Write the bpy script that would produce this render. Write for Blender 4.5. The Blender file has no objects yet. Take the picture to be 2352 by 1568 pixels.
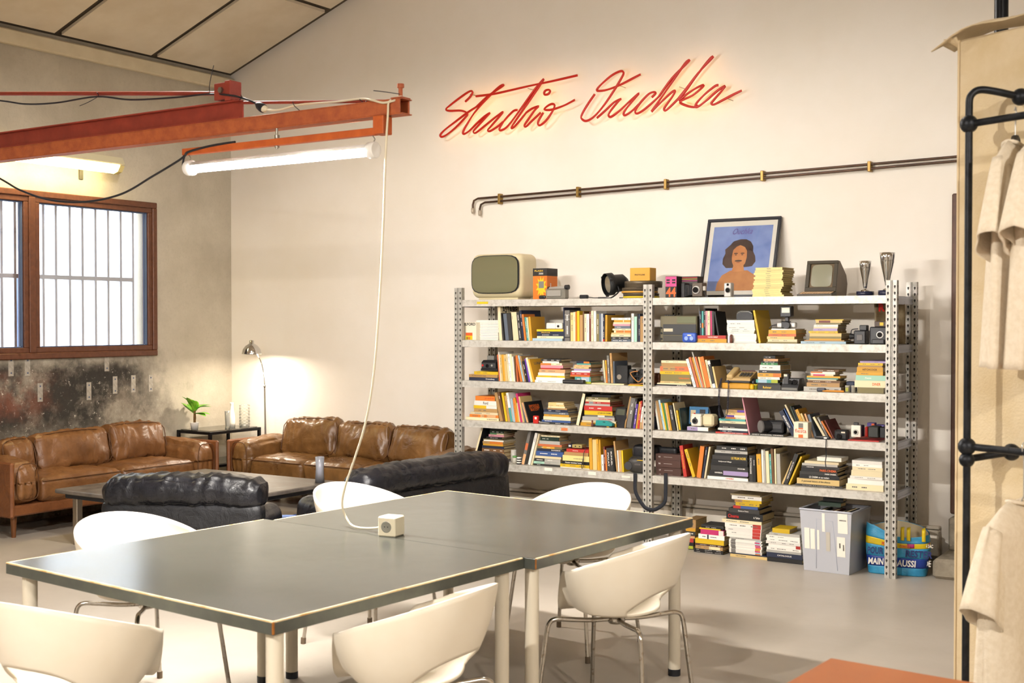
import bpy, math, random
from mathutils import Vector, Matrix, noise

random.seed(7)
SC = bpy.context.scene
COL = SC.collection
PI = math.pi

# ------------------------------------------------------------------ camera
FPX, CX, CY, HOR, CAMH = 2800.0, 1176.0, 784.0, 736.0, 1.6
YAW = math.radians(33.0)
PITCH = -math.atan((CY - HOR) / FPX)
cam_d = bpy.data.cameras.new('camera')
cam = bpy.data.objects.new('camera', cam_d)
COL.objects.link(cam)
cam.location = (0, 0, CAMH)
cam.rotation_euler = (PI / 2 + PITCH, 0, YAW)
cam_d.sensor_width = 36.0
cam_d.lens = FPX / 2352.0 * 36.0
cam_d.clip_start = 0.05
cam_d.clip_end = 200
cam_d.dof.use_dof = True
cam_d.dof.focus_distance = 8.3
cam_d.dof.aperture_fstop = 5.6
SC.camera = cam

# ------------------------------------------------------------------ world, exposure
SC.view_settings.view_transform = 'Standard'
SC.view_settings.look = 'None'
SC.view_settings.gamma = 1.0
SC.view_settings.use_curve_mapping = False
SC.view_settings.exposure = 1.1
SC.cycles.max_bounces = 6
SC.cycles.diffuse_bounces = 3
SC.cycles.glossy_bounces = 2
SC.cycles.transmission_bounces = 4
SC.cycles.transparent_max_bounces = 8
SC.cycles.caustics_reflective = False
SC.cycles.caustics_refractive = False
SC.cycles.sample_clamp_indirect = 6.0
SC.cycles.use_denoising = True
SC.cycles.use_light_tree = False
SC.cycles.use_adaptive_sampling = True
SC.cycles.adaptive_threshold = 0.045
SC.cycles.adaptive_min_samples = 12
W = bpy.data.worlds.new('sky')
SC.world = W
W.use_nodes = True
_bg = W.node_tree.nodes['Background']
_bg.inputs['Color'].default_value = (0.80, 0.89, 1.0, 1)     # bright overcast sky
_bg.inputs['Strength'].default_value = 4.0

def bulb_lamp(name, loc, radius, watts, color, parent=None):
    d = bpy.data.lights.new(name, 'POINT')
    d.shadow_soft_size = radius; d.energy = watts; d.color = color
    o = bpy.data.objects.new(name, d); COL.objects.link(o); o.location = loc
    if parent is not None: o.parent = parent
    return o
def area_lamp(name, loc, target, sx, sy, watts, color, parent=None):
    d = bpy.data.lights.new(name, 'AREA')
    d.shape = 'RECTANGLE'; d.size = sx; d.size_y = sy
    d.energy = watts; d.color = color
    o = bpy.data.objects.new(name, d); COL.objects.link(o)
    o.location = loc
    v = Vector(target) - Vector(loc)
    o.rotation_euler = v.to_track_quat('-Z', 'Y').to_euler()
    if parent is not None:
        o.parent = parent
    return o

# unseen lamps added outside the frame to brighten the hall: (x, y, z, watts); built below by fill_lamp()
FILL_LAMPS = [(-2.3, 5.0, 3.85, 22), (-5.0, 4.7, 3.6, 115), (0.9, 4.9, 3.9, 12), (2.2, 0.6, 3.1, 210), (-2.6, -0.9, 3.0, 270)]
WARM = (1.0, 0.945, 0.87)

# ------------------------------------------------------------------ pixel of the photograph -> point in the room
_F = Vector((-math.sin(YAW) * math.cos(PITCH), math.cos(YAW) * math.cos(PITCH), math.sin(PITCH)))
_R = Vector((math.cos(YAW), math.sin(YAW), 0))
_U = _R.cross(_F)
def _ray(px, py):
    return _F + _R * ((px - CX) / FPX) - _U * ((py - CY) / FPX)
def onY(px, py, Y):
    d = _ray(px, py); s = Y / d.y
    return Vector((d.x * s, Y, CAMH + d.z * s))
def onX(px, py, X):
    d = _ray(px, py); s = X / d.x
    return Vector((X, d.y * s, CAMH + d.z * s))
def onZ(px, py, Z):
    d = _ray(px, py); s = (Z - CAMH) / d.z
    return Vector((d.x * s, d.y * s, Z))

# ------------------------------------------------------------------ materials
_mats = {}
def _new(name):
    m = bpy.data.materials.new(name); m.use_nodes = True
    nt = m.node_tree; nt.nodes.clear()
    out = nt.nodes.new('ShaderNodeOutputMaterial')
    b = nt.nodes.new('ShaderNodeBsdfPrincipled')
    nt.links.new(b.outputs[0], out.inputs[0])
    return m, nt, b
def srgb(c):
    if isinstance(c, str):
        c = [int(c[i:i + 2], 16) / 255 for i in (0, 2, 4)]
    return tuple((x / 12.92 if x <= 0.04045 else ((x + 0.055) / 1.055) ** 2.4) for x in c)
def mat(name, col, rough=0.5, metal=0.0, col2=None, scale=6.0, detail=4.0, bump=0.0, bscale=60.0, lo=0.35, hi=0.65,
        stretch=None, vary=0.0, spec=None, coat=0.0, trans=0.0, emit=None, estr=0.0, alpha=1.0, rough2=None, coords='Object'):
    """a Principled material; col2 mixes in by noise, vary changes the value from object to object, bump adds fine relief"""
    if name in _mats:
        return _mats[name]
    m, nt, b = _new(name)
    N, L = nt.nodes, nt.links
    c = srgb(col)
    b.inputs['Base Color'].default_value = (*c, 1)
    b.inputs['Roughness'].default_value = rough
    b.inputs['Metallic'].default_value = metal
    if spec is not None: b.inputs['Specular IOR Level'].default_value = spec
    if coat: b.inputs['Coat Weight'].default_value = coat
    if trans: b.inputs['Transmission Weight'].default_value = trans
    if alpha < 1: b.inputs['Alpha'].default_value = alpha
    if emit is not None:
        b.inputs['Emission Color'].default_value = (*srgb(emit), 1)
        b.inputs['Emission Strength'].default_value = estr
    vec = None
    if col2 is not None or bump:
        tc = N.new('ShaderNodeTexCoord'); vec = tc.outputs[coords]
        if stretch:
            mp = N.new('ShaderNodeMapping'); mp.inputs['Scale'].default_value = stretch
            L.new(vec, mp.inputs['Vector']); vec = mp.outputs[0]
    colsock = None
    if col2 is not None:
        nz = N.new('ShaderNodeTexNoise'); nz.inputs['Scale'].default_value = scale; nz.inputs['Detail'].default_value = detail
        nz.inputs['Roughness'].default_value = 0.6
        L.new(vec, nz.inputs['Vector'])
        rp = N.new('ShaderNodeValToRGB')
        rp.color_ramp.elements[0].position = lo; rp.color_ramp.elements[1].position = hi
        rp.color_ramp.elements[0].color = (*c, 1); rp.color_ramp.elements[1].color = (*srgb(col2), 1)
        L.new(nz.outputs['Fac'], rp.inputs[0]); colsock = rp.outputs[0]
        if rough2 is not None:
            mr = N.new('ShaderNodeMapRange'); mr.inputs['To Min'].default_value = rough; mr.inputs['To Max'].default_value = rough2
            mr.inputs['From Min'].default_value = lo; mr.inputs['From Max'].default_value = hi
            L.new(nz.outputs['Fac'], mr.inputs['Value']); L.new(mr.outputs[0], b.inputs['Roughness'])
    if vary:
        oi = N.new('ShaderNodeObjectInfo')
        mr = N.new('ShaderNodeMapRange'); mr.inputs['To Min'].default_value = 1 - vary; mr.inputs['To Max'].default_value = 1 + vary
        L.new(oi.outputs['Random'], mr.inputs['Value'])
        hs = N.new('ShaderNodeHueSaturation'); L.new(mr.outputs[0], hs.inputs['Value'])
        if colsock is not None: L.new(colsock, hs.inputs['Color'])
        else: hs.inputs['Color'].default_value = (*c, 1)
        colsock = hs.outputs[0]
    if colsock is not None:
        L.new(colsock, b.inputs['Base Color'])
    if bump:
        n2 = N.new('ShaderNodeTexNoise'); n2.inputs['Scale'].default_value = bscale; n2.inputs['Detail'].default_value = 3
        L.new(vec, n2.inputs['Vector'])
        bp = N.new('ShaderNodeBump'); bp.inputs['Strength'].default_value = bump; bp.inputs['Distance'].default_value = 0.01
        L.new(n2.outputs['Fac'], bp.inputs['Height']); L.new(bp.outputs[0], b.inputs['Normal'])
    _mats[name] = m
    return m
def glow(name, col, strength):
    if name in _mats: return _mats[name]
    m = bpy.data.materials.new(name); m.use_nodes = True
    nt = m.node_tree; nt.nodes.clear()
    out = nt.nodes.new('ShaderNodeOutputMaterial'); e = nt.nodes.new('ShaderNodeEmission')
    e.inputs[0].default_value = (*srgb(col), 1); e.inputs[1].default_value = strength
    nt.links.new(e.outputs[0], out.inputs[0]); _mats[name] = m
    return m
def pane_mat(name, tint='ffffff', gloss=0.12, rough=0.02, body=0.0, bodycol='dfe4ee'):
    """thin clear sheet: mostly transparent, some mirror by Fresnel, optional milky body"""
    if name in _mats: return _mats[name]
    m = bpy.data.materials.new(name); m.use_nodes = True
    nt = m.node_tree; nt.nodes.clear(); N, L = nt.nodes, nt.links
    out = N.new('ShaderNodeOutputMaterial'); t = N.new('ShaderNodeBsdfTransparent'); g = N.new('ShaderNodeBsdfGlossy')
    t.inputs[0].default_value = (*srgb(tint), 1); g.inputs['Roughness'].default_value = rough
    lw = N.new('ShaderNodeFresnel'); lw.inputs[0].default_value = 1.45
    ad = N.new('ShaderNodeMath'); ad.operation = 'MULTIPLY_ADD'; ad.inputs[1].default_value = 1.0; ad.inputs[2].default_value = gloss * 0.3
    L.new(lw.outputs[0], ad.inputs[0])
    mx = N.new('ShaderNodeMixShader'); L.new(ad.outputs[0], mx.inputs[0]); L.new(t.outputs[0], mx.inputs[1]); L.new(g.outputs[0], mx.inputs[2])
    last = mx
    if body:
        d = N.new('ShaderNodeBsdfDiffuse'); d.inputs[0].default_value = (*srgb(bodycol), 1)
        m2 = N.new('ShaderNodeMixShader'); m2.inputs[0].default_value = body
        L.new(mx.outputs[0], m2.inputs[1]); L.new(d.outputs[0], m2.inputs[2]); last = m2
    L.new(last.outputs[0], out.inputs[0]); _mats[name] = m
    return m

# ------------------------------------------------------------------ mesh builder
class MB:
    def __init__(s):
        s.v = []; s.f = []; s.m = []; s.s = []
    def add(s, vs, fs, mi=0, M=None, smooth=False):
        o = len(s.v)
        if M is not None: vs = [M @ Vector(v) for v in vs]
        s.v += [tuple(v) for v in vs]
        for f in fs:
            s.f.append(tuple(i + o for i in f)); s.m.append(mi); s.s.append(smooth)
        return s
    def box(s, x0, x1, y0, y1, z0, z1, mi=0, M=None):
        vs = [(x0, y0, z0), (x1, y0, z0), (x1, y1, z0), (x0, y1, z0), (x0, y0, z1), (x1, y0, z1), (x1, y1, z1), (x0, y1, z1)]
        return s.add(vs, [(0, 3, 2, 1), (4, 5, 6, 7), (0, 1, 5, 4), (1, 2, 6, 5), (2, 3, 7, 6), (3, 0, 4, 7)], mi, M)
    def bbox(s, x0, x1, y0, y1, z0, z1, b=0.004, mi=0, M=None):
        """box with chamfered edges"""
        b = min(b, (x1 - x0) * .45, (y1 - y0) * .45, (z1 - z0) * .45)
        vs = []; idx = {}
        X, Y, Z = (x0, x1), (y0, y1), (z0, z1)
        for i in (0, 1):
            for j in (0, 1):
                for k in (0, 1):
                    sx, sy, sz = (1 - 2 * i), (1 - 2 * j), (1 - 2 * k)
                    for a in range(3):
                        p = [X[i] + sx * b, Y[j] + sy * b, Z[k] + sz * b]
                        p[a] = (X[i], Y[j], Z[k])[a]
                        idx[(i, j, k, a)] = len(vs); vs.append(p)
        fs = []
        def q(*l): fs.append([idx[t] for t in l])
        q((0,0,0,2),(0,1,0,2),(1,1,0,2),(1,0,0,2)); q((0,0,1,2),(1,0,1,2),(1,1,1,2),(0,1,1,2))
        q((0,0,0,1),(1,0,0,1),(1,0,1,1),(0,0,1,1)); q((0,1,0,1),(0,1,1,1),(1,1,1,1),(1,1,0,1))
        q((0,0,0,0),(0,0,1,0),(0,1,1,0),(0,1,0,0)); q((1,0,0,0),(1,1,0,0),(1,1,1,0),(1,0,1,0))
        for j in (0, 1):
            for k in (0, 1): q((0,j,k,1),(1,j,k,1),(1,j,k,2),(0,j,k,2))
        for i in (0, 1):
            for k in (0, 1): q((i,0,k,0),(i,1,k,0),(i,1,k,2),(i,0,k,2))
            for j in (0, 1): q((i,j,0,0),(i,j,1,0),(i,j,1,1),(i,j,0,1))
        for i in (0, 1):
            for j in (0, 1):
                for k in (0, 1): q((i,j,k,0),(i,j,k,1),(i,j,k,2))
        return s.add(vs, fs, mi, M)
    def tube(s, pts, r, n=8, mi=0, M=None, cap=True, smooth=True, closed=False):
        pts = [Vector(p) for p in pts]; m = len(pts)
        rs = r if isinstance(r, (list, tuple)) else [r] * m
        vs = []; prev = None
        for i, p in enumerate(pts):
            if closed: t = pts[(i + 1) % m] - pts[(i - 1) % m]
            else: t = pts[min(i + 1, m - 1)] - pts[max(i - 1, 0)]
            if t.length < 1e-9: t = Vector((0, 0, 1))
            t.normalize()
            if prev is None:
                a = Vector((0, 0, 1)) if abs(t.z) < .9 else Vector((1, 0, 0))
                u = t.cross(a).normalized()
            else:
                u = prev - t * prev.dot(t)
                u = u.normalized() if u.length > 1e-6 else t.orthogonal().normalized()
            prev = u; w = t.cross(u)
            for k in range(n):
                a = 2 * PI * k / n
                vs.append(p + (u * math.cos(a) + w * math.sin(a)) * rs[i])
        fs = []
        for i in range(m if closed else m - 1):
            for k in range(n):
                a, b = i * n + k, i * n + (k + 1) % n
                c, d = ((i + 1) % m) * n + (k + 1) % n, ((i + 1) % m) * n + k
                fs.append((a, b, c, d))
        s.add(vs, fs, mi, M, smooth)
        if cap and not closed:
            s.add(vs[:n], [tuple(range(n - 1, -1, -1))], mi, M); s.add(vs[-n:], [tuple(range(n))], mi, M)
        return s
    def cyl(s, p0, p1, r, r1=None, n=14, mi=0, M=None, cap=True, smooth=True):
        return s.tube([p0, p1], [r, r if r1 is None else r1], n, mi, M, cap, smooth)
    def lathe(s, prof, n=20, at=(0, 0, 0), mi=0, M=None, smooth=True, sx=1, sy=1):
        vs = []; at = Vector(at); k = len(prof)
        for i in range(n):
            a = 2 * PI * i / n
            for r, z in prof: vs.append(at + Vector((r * math.cos(a) * sx, r * math.sin(a) * sy, z)))
        fs = []
        for i in range(n):
            for j in range(k - 1):
                a, b = i * k + j, ((i + 1) % n) * k + j
                fs.append((a, b, b + 1, a + 1))
        return s.add(vs, fs, mi, M, smooth)
    def prism(s, poly, a, b, axis='y', mi=0, M=None):
        """extrude a 2-D polygon from a to b along an axis (x: (y,z), y: (x,z), z: (x,y))"""
        def P(p, t):
            return {'x': (t, p[0], p[1]), 'y': (p[0], t, p[1]), 'z': (p[0], p[1], t)}[axis]
        n = len(poly); vs = [P(p, a) for p in poly] + [P(p, b) for p in poly]
        fs = [tuple(range(n)), tuple(range(2 * n - 1, n - 1, -1))]
        for i in range(n):
            j = (i + 1) % n; fs.append((j, i, n + i, n + j))
        return s.add(vs, fs, mi, M)
    def grid(s, fn, nu, nv, mi=0, M=None, smooth=True, wrap=False, skip=None):
        vs = [fn(u / nu, v / nv) for u in range(nu + (0 if wrap else 1)) for v in range(nv + 1)]
        fs = []; cu = nu if wrap else nu + 1
        for u in range(nu):
            for v in range(nv):
                if skip and skip((u + .5) / nu, (v + .5) / nv): continue
                u1 = (u + 1) % cu
                fs.append((u * (nv + 1) + v, u1 * (nv + 1) + v, u1 * (nv + 1) + v + 1, u * (nv + 1) + v + 1))
        return s.add(vs, fs, mi, M, smooth)
    def ball(s, c, r, n=14, m=8, mi=0, M=None, sz=1.0):
        prof = [(r * math.sin(PI * j / m), -r * sz * math.cos(PI * j / m)) for j in range(m + 1)]
        return s.lathe(prof, n, c, mi, M)
    def rbox(s, hx, hy, hz, r, n=14, mi=0, M=None, puff=(0, 0, 0), wr=0.0, wfreq=6.0, seed=0.0, fn=None, fold=0.0, ffreq=14.0):
        """soft cushion: rounded box of half sizes hx, hy, hz with bulging faces and leather folds"""
        idx = {}; vs = []; fs = []
        H = (hx, hy, hz)
        def vert(i, j, k):
            t = (i, j, k)
            if t in idx: return idx[t]
            q = [2 * a / n - 1 for a in t]
            # push samples towards the edges so that the rounding has points
            q = [math.copysign(abs(a) ** 0.8, a) for a in q]
            p = [max(-(H[a] - r), min(H[a] - r, q[a] * H[a])) for a in range(3)]
            d = Vector([q[a] * H[a] - p[a] for a in range(3)])
            if d.length < 1e-9: d = Vector((0, 0, 0))
            else: d.normalize()
            P = Vector(p) + d * r
            for a in range(3):
                o = [b for b in range(3) if b != a]
                P[a] += puff[a] * q[a] * (1 - q[o[0]] ** 2) * (1 - q[o[1]] ** 2)
            if wr:
                nn = d if d.length else Vector((0, 0, 1))
                s1 = noise.noise(Vector((P.x * wfreq + seed, P.y * wfreq * .6 + seed, P.z * wfreq * .6)))
                s2 = noise.noise(Vector((P.x * wfreq * .5, P.y * wfreq * 1.7 + seed, P.z * wfreq + 3 * seed)))
                s3 = 1 - abs(noise.noise(Vector((P.x * wfreq * 1.9 + 5 + seed, P.y * wfreq * 1.1, P.z * wfreq * .7 + seed)))) * 2
                P += nn * wr * (s1 * .8 + s2 * .6 + (s3 - .5) * .7)
            if fold:      # gathered leather: narrow ridges running up and down, fading towards the middle of the face
                nn = d if d.length else Vector((0, 0, 1))
                bend = .05 * noise.noise(Vector((P.x * 3 + seed, P.z * 5, seed)))
                rg = 1 - abs(noise.noise(Vector(((P.x + bend + .25 * P.z * math.sin(seed)) * ffreq + seed, P.y * 3, P.z * 2.2 + seed)))) * 2.2
                edge = .35 + .65 * max(abs(q[2]), abs(q[0])) ** 2
                P += nn * fold * (max(0.0, rg) ** 2 - .3) * edge
            if fn: P = fn(P, q)
            idx[t] = len(vs); vs.append(P); return idx[t]
        for a in range(n):
            for b in range(n):
                for side in (0, n):
                    fl = (lambda l: l) if side else (lambda l: l[::-1])
                    fs.append(tuple(fl([vert(a, b, side), vert(a + 1, b, side), vert(a + 1, b + 1, side), vert(a, b + 1, side)])))
                    fs.append(tuple(fl([vert(side, a, b), vert(side, a + 1, b), vert(side, a + 1, b + 1), vert(side, a, b + 1)])))
                    fs.append(tuple(fl([vert(a, side, b), vert(a, side, b + 1), vert(a + 1, side, b + 1), vert(a + 1, side, b)])))
        return s.add(vs, fs, mi, M, True)
    def build(s, name, mats, parent=None, bevel=0.0, subsurf=0, solid=0.0, loc=None):
        me = bpy.data.meshes.new(name)
        me.from_pydata(s.v, [], s.f)
        if not isinstance(mats, (list, tuple)): mats = [mats]
        for m in mats: me.materials.append(m)
        me.polygons.foreach_set('material_index', s.m)
        me.polygons.foreach_set('use_smooth', s.s)
        me.update()
        o = bpy.data.objects.new(name, me); COL.objects.link(o)
        if loc is not None: o.location = loc
        if parent is not None: o.parent = parent
        if solid:
            md = o.modifiers.new('thickness', 'SOLIDIFY'); md.thickness = solid; md.offset = 0
        if bevel:
            md = o.modifiers.new('edges', 'BEVEL'); md.width = bevel; md.segments = 2; md.limit_method = 'ANGLE'
        if subsurf:
            md = o.modifiers.new('smooth', 'SUBSURF'); md.levels = subsurf; md.render_levels = subsurf
        return o

def tag(o, label=None, cat=None, group=None, kind=None):
    if label: o['label'] = label
    if cat: o['category'] = cat
    if group: o['group'] = group
    if kind: o['kind'] = kind
    return o
def thing(name, label, cat, loc=(0, 0, 0), rotz=0.0, group=None):
    o = bpy.data.objects.new(name, None); COL.objects.link(o)
    o.location = loc; o.rotation_euler = (0, 0, rotz); o.empty_display_size = .1
    return tag(o, label, cat, group)
def copy_tree(o, parent=None, loc=None, rotz=None, label=None, group=None):
    c = o.copy(); COL.objects.link(c); c.parent = parent
    if loc is not None: c.location = loc
    if rotz is not None: c.rotation_euler = (0, 0, rotz)
    if label: c['label'] = label
    if group: c['group'] = group
    for ch in list(o.children): copy_tree(ch, c)
    return c
def T(x=0, y=0, z=0): return Matrix.Translation((x, y, z))
def RX(a): return Matrix.Rotation(math.radians(a), 4, 'X')
def RY(a): return Matrix.Rotation(math.radians(a), 4, 'Y')
def RZ(a): return Matrix.Rotation(math.radians(a), 4, 'Z')

def smooth_path(pts, k=6, closed=False):
    """Catmull-Rom through the points"""
    P = [Vector(p) for p in pts]; n = len(P); out = []
    for i in range(n if closed else n - 1):
        g = (lambda j: P[j % n]) if closed else (lambda j: P[max(0, min(n - 1, j))])
        a, b, c, d = g(i - 1), g(i), g(i + 1), g(i + 2)
        for t in range(k):
            u = t / k
            out.append(.5 * ((2 * b) + (c - a) * u + (2 * a - 5 * b + 4 * c - d) * u * u + (3 * b - a - 3 * c + d) * u ** 3))
    if not closed: out.append(P[-1])
    return out

_letters = []
def lettering(txt, height, material, parent, M, width=None, name='lettering', bold=0.0, shear=0.0, depth=0.0006, align='CENTER'):
    """flat printed words as a thin mesh; local x to the right, z up, centred, facing -y before M (made by flush_lettering at the end)"""
    _letters.append((txt, height, material, parent, M, width, name, bold, shear, depth, align))
def flush_lettering():
    keys = {}
    for l in _letters:
        k = (l[0], l[7], l[8])
        if k not in keys:
            c = bpy.data.curves.new('t', 'FONT'); c.body = l[0]; c.size = 1.0; c.resolution_u = 2
            c.offset = l[7]; c.shear = l[8]; c.align_x = 'LEFT'
            o = bpy.data.objects.new('t', c); COL.objects.link(o); keys[k] = o
    dg = bpy.context.evaluated_depsgraph_get()
    geo = {}
    for k, o in keys.items():
        me = bpy.data.meshes.new_from_object(o.evaluated_get(dg))
        geo[k] = ([v.co.copy() for v in me.vertices], [tuple(p.vertices) for p in me.polygons])
        bpy.data.meshes.remove(me)
    for o in keys.values():
        c = o.data; bpy.data.objects.remove(o); bpy.data.curves.remove(c)
    for (txt, height, material, parent, M, width, name, bold, shear, depth, align) in _letters:
        vs, fs = geo[(txt, bold, shear)]
        if not vs: continue
        x0 = min(v.x for v in vs); x1 = max(v.x for v in vs); y0 = min(v.y for v in vs); y1 = max(v.y for v in vs)
        k = height / max(1e-6, (y1 - y0)); kx = k if width is None else width / max(1e-6, (x1 - x0))
        ox = {'CENTER': (x0 + x1) / 2, 'LEFT': x0, 'RIGHT': x1}[align]
        pts = [((v.x - ox) * kx, -depth, (v.y - (y0 + y1) / 2) * k) for v in vs]
        MB().add(pts, fs, 0, M).build(name, material, parent)

# ================================================================== THE SETTING
XL, YB = -8.53, 8.25          # inner faces of the left and the back wall
XR, YF = 6.5, -7.0            # walls behind and beside the camera
RIDGE, EAVE, KC = -1.0, 3.885, 0.348
def zceil(x): return EAVE + KC * ((x - XL) if x < RIDGE else (2 * RIDGE - XL - x))

M_WALL = mat('white_plaster', 'f0e8de', .85, col2='ebe2d5', scale=1.3, bump=.08, bscale=45)
M_CONC = mat('raw_concrete', '9a8f7d', .85, col2='7d7364', scale=14, bump=.5, bscale=60)

def left_wall_mat():
    m, nt, b = _new('stained_render'); N, L = nt.nodes, nt.links
    tc = N.new('ShaderNodeTexCoord'); P = tc.outputs['Object']
    sep = N.new('ShaderNodeSeparateXYZ'); L.new(P, sep.inputs[0])
    def nz(scale, det=6, rough=.65, dist=0.0):
        n = N.new('ShaderNodeTexNoise'); n.inputs['Scale'].default_value = scale; n.inputs['Detail'].default_value = det
        n.inputs['Roughness'].default_value = rough; n.inputs['Distortion'].default_value = dist
        L.new(P, n.inputs['Vector']); return n.outputs['Fac']
    def rng(sock, a, b_, c=0.0, d=1.0):
        r = N.new('ShaderNodeMapRange'); r.inputs[1].default_value = a; r.inputs[2].default_value = b_
        r.inputs[3].default_value = c; r.inputs[4].default_value = d; L.new(sock, r.inputs[0]); return r.outputs[0]
    def op(o, a, b_):
        q = N.new('ShaderNodeMath'); q.operation = o
        for i, s in enumerate((a, b_)):
            if isinstance(s, (int, float)): q.inputs[i].default_value = s
            else: L.new(s, q.inputs[i])
        q.use_clamp = (o == 'MULTIPLY')
        return q.outputs[0]
    def mix(f, a, b_):
        q = N.new('ShaderNodeMix'); q.data_type = 'RGBA'
        if isinstance(f, (int, float)): q.inputs[0].default_value = f
        else: L.new(f, q.inputs[0])
        for i, s in ((6, a), (7, b_)):
            if isinstance(s, str): q.inputs[i].default_value = (*srgb(s), 1)
            else: L.new(s, q.inputs[i])
        return q.outputs[2]
    base = mix(rng(nz(1.6), .35, .65), 'c9bfac', 'b3a996')
    base = mix(op('MULTIPLY', rng(nz(40, 3), .5, .8), .35), base, 'a89e8a')
    # old soot and paint remains below the window: they have their own ragged outline
    zm = rng(op('ADD', sep.outputs[2], op('MULTIPLY', nz(2.2), .5)), 1.60, 1.42)
    lowm = rng(op('ADD', sep.outputs[2], op('MULTIPLY', nz(5), .25)), 0.70, .92)
    ym = rng(op('ADD', sep.outputs[1], op('MULTIPLY', nz(3.0), 1.2)), 8.15, 7.45)
    soot = op('MULTIPLY', op('MULTIPLY', zm, ym), rng(nz(2.1, 8, .7), .38, .52))
    sootl = op('MULTIPLY', op('MULTIPLY', zm, ym), rng(nz(7, 8, .75), .22, .58))
    c1 = mix(op('MULTIPLY', sootl, .95), base, '6e6254')
    c1 = mix(op('MULTIPLY', op('MULTIPLY', soot, lowm), .95), c1, '2b2722')
    # rust-red paint patch
    rr = op('MULTIPLY', rng(sep.outputs[1], 6.45, 6.0), op('MULTIPLY', rng(sep.outputs[2], .72, .9), rng(sep.outputs[2], 1.22, 1.1)))
    c1 = mix(op('MULTIPLY', op('MULTIPLY', rr, rng(nz(4, 8, .7), .42, .6)), .75), c1, '7a4632')
    sp = op('MULTIPLY', op('MULTIPLY', zm, ym), rng(nz(24, 7, .8), .60, .66))
    c1 = mix(sp, c1, 'd8cdbb')
    L.new(c1, b.inputs['Base Color']); b.inputs['Roughness'].default_value = .8
    bp = N.new('ShaderNodeBump'); bp.inputs['Strength'].default_value = .25; bp.inputs['Distance'].default_value = .01
    L.new(nz(55, 4), bp.inputs['Height']); L.new(bp.outputs[0], b.inputs['Normal'])
    return m

def floor_mat():
    m, nt, b = _new('polished_screed'); N, L = nt.nodes, nt.links
    tc = N.new('ShaderNodeTexCoord'); P = tc.outputs['Object']
    def nz(scale, det=5, rough=.6):
        n = N.new('ShaderNodeTexNoise'); n.inputs['Scale'].default_value = scale; n.inputs['Detail'].default_value = det
        n.inputs['Roughness'].default_value = rough; L.new(P, n.inputs['Vector']); return n.outputs['Fac']
    r = N.new('ShaderNodeValToRGB'); e = r.color_ramp.elements
    e[0].position = .32; e[0].color = (*srgb('b0a698'), 1); e[1].position = .68; e[1].color = (*srgb('c2b8ab'), 1)
    L.new(nz(.9), r.inputs[0])
    r2 = N.new('ShaderNodeValToRGB'); r2.color_ramp.elements[0].position = .60; r2.color_ramp.elements[1].position = .8
    r2.color_ramp.elements[0].color = (1, 1, 1, 1); r2.color_ramp.elements[1].color = (.86, .85, .83, 1)
    L.new(nz(7, 8, .7), r2.inputs[0])
    mx = N.new('ShaderNodeMix'); mx.data_type = 'RGBA'; mx.blend_type = 'MULTIPLY'; mx.inputs[0].default_value = 1
    L.new(r.outputs[0], mx.inputs[6]); L.new(r2.outputs[0], mx.inputs[7]); L.new(mx.outputs[2], b.inputs['Base Color'])
    mr = N.new('ShaderNodeMapRange'); mr.inputs[3].default_value = .26; mr.inputs[4].default_value = .46
    L.new(nz(2.2), mr.inputs[0]); L.new(mr.outputs[0], b.inputs['Roughness'])
    bp = N.new('ShaderNodeBump'); bp.inputs['Strength'].default_value = .05; bp.inputs['Distance'].default_value = .01
    L.new(nz(14), bp.inputs['Height']); L.new(bp.outputs[0], b.inputs['Normal'])
    return m

def struct(name, b, m, parent=None, **k):
    o = b.build(name, m, parent, **k)
    if parent is None: o['kind'] = 'structure'
    return o

M_LEFT = left_wall_mat()
struct('floor', MB().box(XL - .3, XR + .3, YF - .3, YB + .3, -.12, 0), floor_mat())
# back wall: a gable
gab = [(XL - .3, -.1), (XR + .3, -.1), (XR + .3, zceil(XR + .3) + .1), (RIDGE, zceil(RIDGE) + .1), (XL - .3, zceil(XL - .3) + .1)]
struct('wall_back', MB().prism(gab, YB, YB + .25), M_WALL)
struct('wall_front', MB().prism(gab, YF - .25, YF), M_WALL)
struct('wall_right', MB().box(XR, XR + .25, YF, YB, 0, EAVE + .2), M_WALL)
WY0, WY1, WZ0, WZ1 = 4.70, 7.335, 1.292, 2.637
wl = MB()
wl.box(XL - .25, XL, YF, WY0, 0, EAVE + .1); wl.box(XL - .25, XL, WY1, YB, 0, EAVE + .1)
wl.box(XL - .25, XL, WY0, WY1, 0, WZ0); wl.box(XL - .25, XL, WY0, WY1, WZ1, EAVE + .1)
struct('wall_left', wl, M_LEFT)

# ceiling: dark backing, separate boards with open joints
M_CEIL = mat('ceiling_board', 'e2d5bf', .9, col2='d8c9b0', scale=2.5, bump=.06)
M_JOINT = mat('dark_joint', '584e40', .9)
cb = MB()
def slope_pt(x, y, off=0.0): return (x, y, zceil(x) + off)
for (xa, xb) in ((XL - .3, RIDGE), (RIDGE, XR + .3)):
    cb.add([slope_pt(xa, YF - .3, .03), slope_pt(xb, YF - .3, .03), slope_pt(xb, YB + .3, .03), slope_pt(xa, YB + .3, .03),
            slope_pt(xa, YF - .3, .15), slope_pt(xb, YF - .3, .15), slope_pt(xb, YB + .3, .15), slope_pt(xa, YB + .3, .15)],
           [(0, 1, 2, 3), (7, 6, 5, 4), (0, 4, 5, 1), (1, 5, 6, 2), (2, 6, 7, 3), (3, 7, 4, 0)])
ceiling = struct('ceiling', cb, M_JOINT)
xs = [XL + .05, -7.24, -5.95, -4.66, -3.37, -2.08, RIDGE]
xs2 = [RIDGE, .3, 1.6, 2.9, 4.2, 5.5, XR]
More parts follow.
